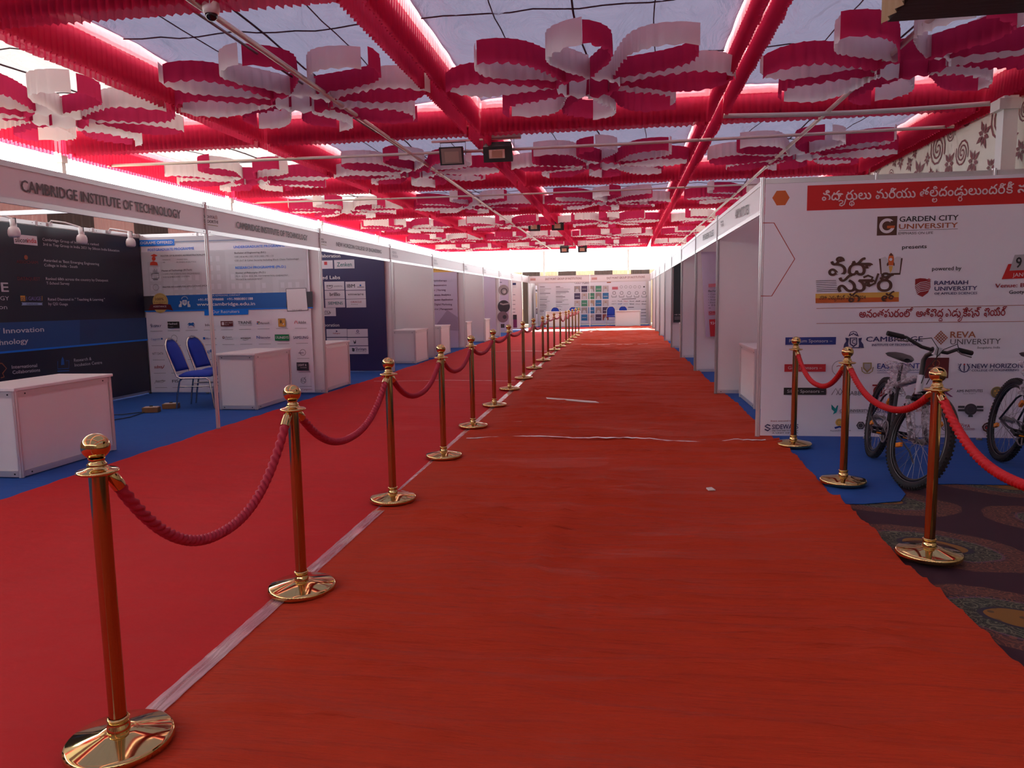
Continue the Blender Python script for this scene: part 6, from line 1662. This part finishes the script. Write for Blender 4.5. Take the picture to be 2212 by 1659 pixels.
# ------------------------------------------------------------------ floodlights, camera dome
GLASSG = mat('floodlight_glass', (0.25, 0.20, 0.17, 1), 0.15); REFL = mat('floodlight_reflector', (0.75, 0.62, 0.48, 1), 0.25, 0.6)
def flood(x, y, z, w_, h_, kind, label, tilt=0.25):
    t = thing('floodlight', label, 'floodlight', None, (x, y, z))
    M_ = Matrix.Rotation(tilt, 4, 'X')
    b = MB(); d = 0.12
    if kind:
        vs = [(-w_/2, -d, -h_/2), (w_/2, -d, -h_/2), (w_/2, -d, h_/2), (-w_/2, -d, h_/2), (-w_*.38, d, -h_*.3), (w_*.38, d, -h_*.3), (w_*.38, d, h_*.42), (-w_*.38, d, h_*.42)]
    else:
        vs = [(-w_/2, -d, -h_/2), (w_/2, -d, -h_/2), (w_/2, -d, h_*.3), (-w_/2, -d, h_*.3), (-w_*.46, d, -h_*.4), (w_*.46, d, -h_*.4), (w_*.42, d*.4, h_/2), (-w_*.42, d*.4, h_/2)]
    b.add([M_ @ Vector(v) for v in vs], [(0, 1, 2, 3), (5, 4, 7, 6), (0, 4, 5, 1), (1, 5, 6, 2), (2, 6, 7, 3), (3, 7, 4, 0)], BLACK)
    for s_ in range(5): b.box((-w_*.3+s_*w_*.13, d*.9, -h_*.25), (-w_*.27+s_*w_*.13, d*1.35, h_*.3), BLACK, M_)
    b.build('housing', t)
    b = MB()
    if kind: b.box((-w_*.42, -d-.006, -h_*.42), (w_*.42, -d-.001, h_*.42), GLASSG, M_); b.box((-w_*.28, -d-.010, -h_*.34), (w_*.30, -d-.006, h_*.24), mat('floodlight_panel', (0.32, 0.24, 0.20, 1), .3), M_)
    else:
        b.box((-w_*.30, -d-.008, -h_*.30), (w_*.24, -d-.002, h_*.14), REFL, M_); b.box((-w_*.20, -d-.012, -h_*.26), (w_*.16, -d-.008, h_*.10), mat('floodlight_lamp', (0.40, 0.22, 0.15, 1), .3), M_)
    b.build('lens', t)
    b = MB(); b.tube([(-w_/2-.01, 0, 0), (-w_/2-.012, 0, h_/2+.06), (w_/2+.012, 0, h_/2+.06), (w_/2+.01, 0, 0)], 0.008, ALUD, 6); b.build('bracket', t)
    return t
def lbar(x0, x1, y, z, label):
    t = thing('light_bar', label, 'light bar', None, (0, 0, 0))
    b = MB(); b.box((x0, y-.02, z), (x1, y+.02, z+.03), STEEL); b.build('bar', t)
    b = MB(); b.box((x1-.55, y-.05, z+.02), (x1, y+.05, z+.10), mat('ballast_grey', (.25, .22, .2, 1), .5)); b.build('ballast', t)
    return t
lbar(-3.25, -1.70, 12.75, 4.10, 'pale light bar carrying the nearest pair of floodlights')
flood(-2.88, 12.75, 3.88, 0.42, 0.30, 1, 'black floodlight with a grey glass face, left of the nearest pair', 0.30)
flood(-2.08, 12.75, 3.90, 0.50, 0.32, 0, 'black floodlight with a small square reflector, right of the nearest pair', 0.25)
lbar(-3.35, -1.9, 26.2, 4.15, 'light bar carrying the second pair of floodlights')
flood(-3.05, 26.2, 3.96, 0.42, 0.36, 0, 'black floodlight, left of the second pair down the aisle')
flood(-2.22, 26.2, 3.96, 0.42, 0.36, 0, 'black floodlight, right of the second pair down the aisle')
lbar(-3.3, -1.7, 37.4, 4.0, 'light bar carrying the farthest pair of floodlights')
flood(-2.85, 37.4, 3.85, 0.45, 0.36, 0, 'dark floodlight, left of the farthest pair')
flood(-1.95, 37.4, 3.85, 0.45, 0.36, 0, 'dark floodlight, right of the farthest pair')
t = thing('dome_camera', 'white dome security camera hanging from the first cross beam', 'security camera', None, (-3.55, 6.3, 3.98))
b = MB(); b.lathe([(0.001, 0.03), (0.07, 0.03), (0.075, -0.02), (0.065, -0.06), (0.05, -0.065)], WHP, 24); b.build('camera_housing', t)
b = MB(); b.sphere((0, 0, -0.065), 0.055, mat('dark_dome_glass', (.01, .01, .012, 1), .05), 20); b.build('lens_dome', t)

# ------------------------------------------------------------------ stanchions
def stanchion_parts():
    P = {}
    b = MB(); b.lathe([(0.0001, 0.0), (0.150, 0.0), (0.158, 0.004), (0.161, 0.012), (0.161, 0.022), (0.157, 0.029), (0.150, 0.033), (0.060, 0.049), (0.056, 0.0505), (0.045, 0.052), (0.034, 0.0535), (0.0001, 0.0535)], BRASS, 64); P['base'] = b.mesh('base')
    b = MB(); b.lathe([(0.034, 0.052), (0.034, 0.070), (0.031, 0.073), (0.031, 0.090), (0.034, 0.092), (0.034, 0.096), (0.028, 0.098)], BRASS, 32); P['collar'] = b.mesh('collar')
    b = MB(); b.lathe([(0.0262, 0.09), (0.0262, 0.884)], BRASSP, 40); P['pole'] = b.mesh('pole')
    b = MB(); b.lathe([(0.026, 0.872), (0.030, 0.876), (0.052, 0.879), (0.059, 0.883), (0.060, 0.887), (0.056, 0.891), (0.040, 0.893), (0.030, 0.899), (0.027, 0.906), (0.029, 0.909), (0.024, 0.914), (0.0215, 0.922), (0.024, 0.927)], BRASS, 40); P['rope_ring'] = b.mesh('rope_ring')
    b = MB(); b.sphere((0, 0, 0.963), 0.041, BRASS, 32, (1, 1, 0.97)); P['ball_finial'] = b.mesh('ball_finial')
    return P
SP = stanchion_parts()
def stanchion(x, y, label, tilt=(0, 0)):
    t = thing('stanchion', label, 'stanchion', None, (x, y, 0.018)); t.rotation_euler = (tilt[0], tilt[1], random.uniform(0, 6))
    for k, me in SP.items(): link(k, me, t, (0, 0, 0))
    return t
LST = [(-1.574, 1.976), (-1.534, 3.237), (-1.583, 4.834), (-1.565, 6.25), (-1.612, 7.79), (-1.65, 9.377), (-1.71, 11.096), (-1.698, 12.654), (-1.734, 14.49), (-1.742, 16.285), (-1.778, 17.795), (-1.792, 19.603), (-1.746, 21.03), (-1.69, 22.475), (-1.703, 23.935), (-1.702, 25.622), (-1.683, 26.999), (-1.67, 28.814)]
RST = [(1.562, 6.976), (1.61, 5.593), (1.603, 4.034), (1.60, 2.50)]
for k, (x, y) in enumerate(LST):
    stanchion(x, y, ('polished brass stanchion of the long left row, closest to the camera' if k == 0 else 'polished brass stanchion, %s of the long left row counted from the camera' % ORD[k]) if k < 17 else 'polished brass stanchion at the far end of the long left row')
for k, (x, y) in enumerate(RST):
    stanchion(x, y, ['brass stanchion standing at the sponsor wall corner', 'brass stanchion on blue cloth beside the bicycle wheel', 'brass stanchion on the patterned rug before the bicycles', 'brass stanchion of the right row just outside the picture'][k])
def rope(p0, p1, zl, label, m, seg=200, ns=12, r_=0.0185, hooks=(1, 1)):
    a = Vector((p0[0], p0[1], 0.90)); b_ = Vector((p1[0], p1[1], 0.90)); d = (b_-a).normalized()
    a = a+d*0.055; b_ = b_-d*0.055; L = (b_-a).length
    t = thing('barrier_rope', label, 'rope', None, (a.x, a.y, 0), 0)
    sg = a.z-0.02-zl; hs = 0.075
    def P(s_):     # sleeve direction steep at both ends
        q = 2*s_-1
        z = a.z-0.02-sg*(1-abs(q)**2.3)
        return Vector(((b_.x-a.x)*s_, (b_.y-a.y)*s_, z))
    e = 0.02
    pts = [P(e+(1-2*e)*k/seg) for k in range(seg+1)]
    ln = sum((pts[k+1]-pts[k]).length for k in range(seg)); tw = 2*PI*ln/0.09/seg
    b = MB(); b.tube(pts, r_, m, ns, rf=lambda i, an: 0.62+0.48*abs(math.cos(1.5*(an+i*tw)))**1.1); b.build('cord', t)
    for k, (p, q) in enumerate(((pts[0], pts[max(1, seg//22)]), (pts[-1], pts[-1-max(1, seg//22)]))):
        b = MB(); dd = (q-p).normalized()
        b.tube([p-dd*0.055, p-dd*0.05, p-dd*0.01, p+dd*0.012], [0.010, 0.019, 0.0215, 0.0215], BRASS, 16); b.build('end_sleeve', t)
        b = MB(); o_ = p-dd*0.055; h = d if k else -d
        b.tube([o_+dd*0.005, o_-dd*0.012, o_-dd*0.02+h*0.006+Vector((0, 0, 0.012)), o_+h*0.018+Vector((0, 0, 0.022)), o_+h*0.026+Vector((0, 0, 0.006)), o_+h*0.020+Vector((0, 0, -0.008))], 0.0045, BRASS, 8); b.build('hook', t)
lows = [0.511, 0.619, 0.672, 0.717, 0.77, 0.816, 0.811, 0.793, 0.759, 0.814, 0.84, 0.84, 0.726, 0.76, 0.80, 0.79, 0.80]
for k in range(17):
    rope(LST[k], LST[k+1], lows[k], 'crimson braided rope from the %s to the %s stanchion of the left row' % (ORD[k], ORD[k+1]), ROPE, 260 if k < 2 else (140 if k < 6 else 60), 18 if k < 3 else 10, 0.0195)
rope(RST[0], RST[1], 0.66, 'scarlet braided rope in front of the sponsor wall lettering', ROPE2, 160, 14, 0.0195)
rope(RST[1], RST[2], 0.70, 'scarlet braided rope hanging in front of the bicycle', ROPE2, 200, 16, 0.0195)
rope(RST[2], RST[3], 0.62, 'scarlet braided rope running out of the picture at the right', ROPE2, 240, 18, 0.0215)

# ------------------------------------------------------------------ bicycles
FRAMEC = mat('dark_bicycle_frame', (0.02, 0.022, 0.03, 1), 0.3, 0.2); WHB = mat('white_blue_head_tube', (0.55, 0.62, 0.68, 1), 0.4)
AMB = mat('amber_reflector', (0.9, 0.32, 0.02, 1), 0.2); SILV = mat('spoke_steel', (0.35, 0.35, 0.36, 1), 0.35, 0.9); RIM = mat('black_rim', (0.02, 0.02, 0.022, 1), 0.3, 0.5)
def wrapmat():
    m = bpy.data.materials.new('crumpled_clear_plastic'); m.use_nodes = True; n = m.node_tree.nodes; l = m.node_tree.links
    b = n['Principled BSDF']; b.inputs['Base Color'].default_value = (0.72, 0.73, 0.78, 1); b.inputs['Roughness'].default_value = 0.18
    tc = n.new('ShaderNodeTexCoord'); v = n.new('ShaderNodeTexNoise'); v.inputs['Scale'].default_value = 24; v.inputs['Detail'].default_value = 5; v.inputs['Distortion'].default_value = 1.2
    bp = n.new('ShaderNodeBump'); bp.inputs['Strength'].default_value = 1.0; bp.inputs['Distance'].default_value = 0.02
    mr = n.new('ShaderNodeMapRange'); mr.inputs['From Min'].default_value = .35; mr.inputs['From Max'].default_value = .7; mr.inputs['To Min'].default_value = .10; mr.inputs['To Max'].default_value = .85
    tr = n.new('ShaderNodeBsdfTransparent'); mx = n.new('ShaderNodeMixShader')
    l.new(tc.outputs['Object'], v.inputs['Vector']); l.new(v.outputs['Fac'], bp.inputs['Height']); l.new(bp.outputs[0], b.inputs['Normal']); l.new(v.outputs['Fac'], mr.inputs[0])
    l.new(mr.outputs[0], mx.inputs[0]); l.new(tr.outputs[0], mx.inputs[1]); l.new(b.outputs[0], mx.inputs[2]); l.new(mx.outputs[0], n['Material Output'].inputs['Surface'])
    return m
WRAP = wrapmat()
def wheel(parent, c, turn, name, pivot=None):
    WR = 0.345
    w_ = bpy.data.objects.new(name, None)
    b = MB(); n = 72
    b.tube([(WR*0.93*math.cos(2*PI*k/n), 0, WR*0.93*math.sin(2*PI*k/n)) for k in range(n)], 0.026, RUBBER, 10, closed=True)
    for k in range(n):       # tread knobs
        a = 2*PI*k/n
        for s_ in (-0.017, 0, 0.017):
            M_ = Matrix.Translation((0, 0, 0)) @ Matrix.Rotation(-a-(0.03 if s_ == 0 else 0), 4, 'Y')
            rr = WR*0.93+0.026-(0.0 if s_ == 0 else 0.006)
            b.box((rr-0.006, s_-0.006, -0.007), (rr+0.004, s_+0.006, 0.007), RUBBER, M_)
    tyre = b.build(name, parent, c, 0)
    b = MB(); b.tube([(WR*0.82*math.cos(2*PI*k/n), 0, WR*0.82*math.sin(2*PI*k/n)) for k in range(n)], 0.0125, RIM, 8, closed=True)
    b.tube([(WR*0.86*math.cos(2*PI*k/n), 0.014, WR*0.86*math.sin(2*PI*k/n)) for k in range(n)], 0.002, SILV, 4, closed=True); b.tube([(WR*0.86*math.cos(2*PI*k/n), -0.014, WR*0.86*math.sin(2*PI*k/n)) for k in range(n)], 0.002, SILV, 4, closed=True)
    b.build('rim', tyre)
    for k in range(28):
        b = MB(); a = 2*PI*k/28; s_ = 1 if k % 2 else -1; a2 = a+(0.9 if (k//2) % 2 else -0.9)
        b.tube([(0.025*math.cos(a2), s_*0.028, 0.025*math.sin(a2)), (WR*0.80*math.cos(a), 0, WR*0.80*math.sin(a))], 0.0013, SILV, 4, cap=False); b.build('spoke', tyre)
    b = MB(); b.tube([(0, -0.045, 0), (0, 0.045, 0)], 0.018, ALUD, 12); b.tube([(0, -0.03, 0), (0, -0.026, 0)], 0.028, ALUD, 14); b.tube([(0, 0.03, 0), (0, 0.026, 0)], 0.028, ALUD, 14); b.build('hub', tyre)
    for a in (PI*0.93, PI*0.07):
        b = MB(); b.bbox((WR*0.55, -0.012, -0.016), (WR*0.72, 0.012, 0.016), AMB, 0.004, Matrix.Rotation(-a-0.6, 4, 'Y')); b.build('reflector', tyre)
    return tyre
def bicycle(label, loc, rz, lean, turn):
    """forward is +x, left side is +y"""
    t = thing('bicycle', label, 'bicycle', 'new bicycles in front of the sponsor wall', loc)
    t.rotation_euler = (lean, 0, rz); t.rotation_mode = 'XYZ'
    WB = 1.04; WR = 0.345
    rw = wheel(t, (0, 0, WR), 0, 'rear_wheel')
    fwl = wheel(t, (WB, 0, WR), turn, 'front_wheel')
    hx, hz = 0.83, 0.80                       # head tube top
    hb = (0.865, 0.66)                        # head tube bottom
    ax = Vector((hb[0]-hx, 0, hb[1]-hz)).normalized()
    Mt = Matrix.Translation((hx, 0, hz)) @ Matrix.Rotation(-turn, 4, ax) @ Matrix.Translation((-hx, 0, -hz))
    fwl.matrix_local = Mt @ Matrix.Translation((WB, 0, WR))
    b = MB(); bb = (0.43, 0, 0.29); st = (0.30, 0, 0.66)
    b.tube([st, (hx+.005, 0, hz-.03)], 0.016, FRAMEC, 12); b.tube([bb, (hb[0]-.005, 0, hb[1]+.03)], 0.022, FRAMEC, 12); b.tube([bb, (0.285, 0, 0.72)], 0.015, FRAMEC, 12)
    for s_ in (-1, 1):
        b.tube([(0, s_*.065, WR), (0.16, s_*.05, 0.30), (0.42, s_*.03, 0.29)], 0.010, FRAMEC, 8); b.tube([(0, s_*.065, WR), (0.15, s_*.045, 0.54), (0.30, s_*.02, 0.64)], 0.008, FRAMEC, 8)
    b.tube([(0.43, -.035, .29), (0.43, .035, .29)], 0.024, FRAMEC, 12); b.build('frame', t)
    b = MB(); b.tube([(hx, 0, hz), (hb[0], 0, hb[1])], 0.024, WHB, 14); b.build('head_tube', t)
    b = MB(); b.box((hx+.028, -0.012, hz-.095), (hx+.032, 0.012, hz-.055), BLACK, Matrix.Identity(4)); b.build('head_badge', t)
    # steering assembly, turned about the head axis
    b = MB(); cr = (hb[0]+0.005, hb[1]-0.02)
    b.bbox((cr[0]-.03, -.075, cr[1]-.03), (cr[0]+.04, .075, cr[1]), FRAMEC, .008, Mt)
    for s_ in (-1, 1):
        b.tube([Mt @ Vector(p) for p in ((cr[0]+.01, s_*.062, cr[1]-.02), (cr[0]+.06, s_*.062, cr[1]-.15), (WB, s_*.055, WR))], 0.017, FRAMEC, 10)
    b.tube([Mt @ Vector((WB, -.065, WR)), Mt @ Vector((WB, .065, WR))], 0.008, ALUD, 8); b.build('fork', t)
    for s_ in (-1, 1):
        b = MB(); pts = [Vector((cr[0]+.012+(WB-cr[0])*q/14*0.97, s_*.060+0.004*math.sin(q*2.1), cr[1]-.03-(cr[1]-WR-.03)*q/14)) for q in range(15)]
        b.tube([Mt @ p for p in pts], 0.030, WRAP, 12, rf=lambda i, an: 0.9+0.28*nz(i*0.9, math.cos(an)*1.3+s_, math.sin(an)*1.3)); b.build('plastic_wrap', t)
    # front mudguard
    b = MB(); vs = []; fs = []
    for k in range(15):
        a = R(25+k*6.5)
        for y_, dz in ((-.032, -.008), (0, .006), (.032, -.008)):
            vs.append(Mt @ Vector((WB+(WR+.025+dz)*math.cos(a), y_, WR+(WR+.025+dz)*math.sin(a))))
    for k in range(14):
        for q in range(2): a = 3*k+q; fs.append((a, a+3, a+4, a+1))
    b.add(vs, fs, BLACK, True); b.build('mudguard', t)
    b = MB(); stp = [(hx, 0, hz), (hx-.03, 0, hz+.11), (hx-.01, 0, hz+.15), (hx+.07, 0, hz+.19)]
    b.tube([Mt @ Vector(p) for p in stp], 0.017, BLACK, 12); b.tube([Mt @ Vector((hx+.07, -.03, hz+.195)), Mt @ Vector((hx+.07, .03, hz+.195))], 0.024, BLACK, 12); b.build('stem', t)
    b = MB(); hbz = hz+.195; bar = [(hx-.02, -.31, hbz+.045), (hx+.0, -.20, hbz+.045), (hx+.055, -.10, hbz+.005), (hx+.07, 0, hbz), (hx+.055, .10, hbz+.005), (hx+.0, .20, hbz+.045), (hx-.02, .31, hbz+.045)]
    b.tube([Mt @ Vector(p) for p in bar], 0.0125, BLACK, 10); b.build('handlebar', t)
    for s_ in (-1, 1):
        b = MB(); b.tube([Mt @ Vector((hx-.022, s_*.335, hbz+.045)), Mt @ Vector((hx-.008, s_*.22, hbz+.045))], 0.018, RUBBER, 12, rf=lambda i, a: 1.0); b.build('grip', t)
        b = MB(); b.tube([Mt @ Vector(p) for p in ((hx+.0, s_*.20, hbz+.04), (hx+.05, s_*.21, hbz+.02), (hx+.035, s_*.30, hbz+.015))], 0.006, ALUD, 6); b.build('brake_lever', t)
        b = MB(); b.tube([Mt @ Vector(p) for p in ((hx+.04, s_*.20, hbz+.03), (hx+.13, s_*.10, hbz+.08), (hx+.12, s_*.02, hbz+.02), (hx+.08, s_*-.03, hbz-.14), (hx+.06, s_*-.02, hbz-.25))], 0.003, BLACK, 6); b.build('brake_cable', t)
    b = MB(); b.bbox((hx+.075, -.028, hbz-.03), (hx+.10, .028, hbz+.03), WHB, .004, Mt); b.build('wrapped_reflector', t)
    # saddle
    b = MB(); b.tube([(0.285, 0, 0.70), (0.262, 0, 0.84)], 0.0135, BLACK, 10); b.build('seat_post', t)
    b = MB(); vs = []; fs = []; ny = 10; nx = 14
    for i in range(nx+1):
        u = i/nx; x = 0.12+0.28*u; w_ = 0.088*(1-u)**.5*(1 if u > .06 else .75)+0.022; h_ = 0.045*(1-.35*u)
        for k in range(ny): a = 2*PI*k/ny; vs.append((x, w_*math.cos(a), 0.875+0.02*(1-u)*math.cos(0)+h_*math.sin(a)*(.5 if math.sin(a) > 0 else .7)))
    for i in range(nx):
        for k in range(ny): a = i*ny+k; c_ = i*ny+(k+1) % ny; fs.append((a, c_, c_+ny, a+ny))
    fs += [tuple(range(ny)), tuple(range(nx*ny+ny-1, nx*ny-1, -1))]
    b.add(vs, fs, BLACK, True); b.build('saddle', t)
    b = MB(); vs = []; fs = []; n1, n2 = 20, 16
    for i in range(n1+1):
        for k in range(n2):
            a = 2*PI*k/n2; z = 0.84-0.26*i/n1; rr = 0.075+0.02*math.sin(i*.4)+0.05*nz(i*.35, math.cos(a)*1.7, math.sin(a)*1.7)+(0.03 if i < 4 else 0)
            vs.append((0.235+0.02*i/n1-.02+rr*math.cos(a)*1.1, rr*math.sin(a)*.8, z))
    for i in range(n1):
        for k in range(n2): a = i*n2+k; c_ = i*n2+(k+1) % n2; fs.append((a, c_, c_+n2, a+n2))
    b.add(vs, fs, WRAP, True); b.build('plastic_wrap', t)
    b = MB(); b.tube([(0.12+q*.05, 0.0, 0.62+0.012*q) for q in range(13)], 0.034, WRAP, 10, rf=lambda i, an: 0.85+0.4*nz(i*0.8, math.cos(an)*1.4, math.sin(an)*1.4)); b.build('plastic_wrap', t)
    # drivetrain on the right side (-y)
    b = MB(); b.tube([(0.43+.085*math.cos(2*PI*k/32), -.05, .29+.085*math.sin(2*PI*k/32)) for k in range(32)], 0.005, ALUD, 6, closed=True)
    for k in range(5): a = 2*PI*k/5; b.tube([(0.43, -.05, .29), (0.43+.085*math.cos(a), -.05, .29+.085*math.sin(a))], 0.005, ALUD, 6)
    b.build('chainring', t)
    b = MB(); b.tube([(0.43, -.05, .375), (0.0, -.05, WR+.03), (-.03, -.05, WR), (0, -.05, WR-.03), (0.43, -.05, .205)], 0.004, ALUD, 5); b.build('chain', t)
    for s_, a in ((-1, R(100)), (1, R(280))):
        ca = Vector((0.43+.17*math.cos(a), s_*.085, .29+.17*math.sin(a)))
        a2 = R(8) if s_ < 0 else R(188); ca = Vector((0.43+.17*math.cos(a2), s_*.085, .29+.17*math.sin(a2)))
        b = MB(); b.tube([(0.43, s_*.06, .29), tuple(ca)], 0.009, ALUD, 8); b.build('crank', t)
        b = MB(); y0, y1 = sorted((ca.y+s_*.01, ca.y+s_*.105)); M_ = Matrix.Translation(ca) @ Matrix.Rotation(0.25, 4, 'Y') @ Matrix.Translation(-ca)
        b.bbox((ca.x-.048, y0, ca.z-.012), (ca.x-.034, y1, ca.z+.012), BLACK, .003, M_); b.bbox((ca.x+.034, y0, ca.z-.012), (ca.x+.048, y1, ca.z+.012), BLACK, .003, M_)
        b.bbox((ca.x-.04, y0, ca.z-.010), (ca.x+.04, y0+.012, ca.z+.010), BLACK, .003, M_); b.bbox((ca.x-.04, y1-.012, ca.z-.010), (ca.x+.04, y1, ca.z+.010), BLACK, .003, M_); b.bbox((ca.x-.04, (y0+y1)/2-.008, ca.z-.008), (ca.x+.04, (y0+y1)/2+.008, ca.z+.008), BLACK, .003, M_)
        b.bbox((ca.x+.046, y0+.03, ca.z-.005), (ca.x+.050, y1-.03, ca.z+.005), AMB, .001, M_); b.build('pedal', t)
    b = MB(); b.tube([(0.38, 0.04, 0.30), (0.30, 0.20, 0.15), (0.26, 0.26, 0.055)], 0.008, ALUD, 8); b.build('kickstand', t)
    return t
bk1 = bicycle('dark bicycle partly wrapped in clear plastic, front wheel fully in view', (2.11, 6.58, 0.008), R(-95.5), R(-10), R(18))
def dup_deep(o, parent=None):
    c = o.copy(); COL.objects.link(c)
    if parent: c.parent = parent
    for ch in list(o.children): dup_deep(ch, c)
    return c
bk2 = dup_deep(bk1); bk2.location = (3.08, 6.50, 0.008); bk2['label'] = 'dark bicycle cut off by the right picture edge'
del bk1['group']; del bk2['group']
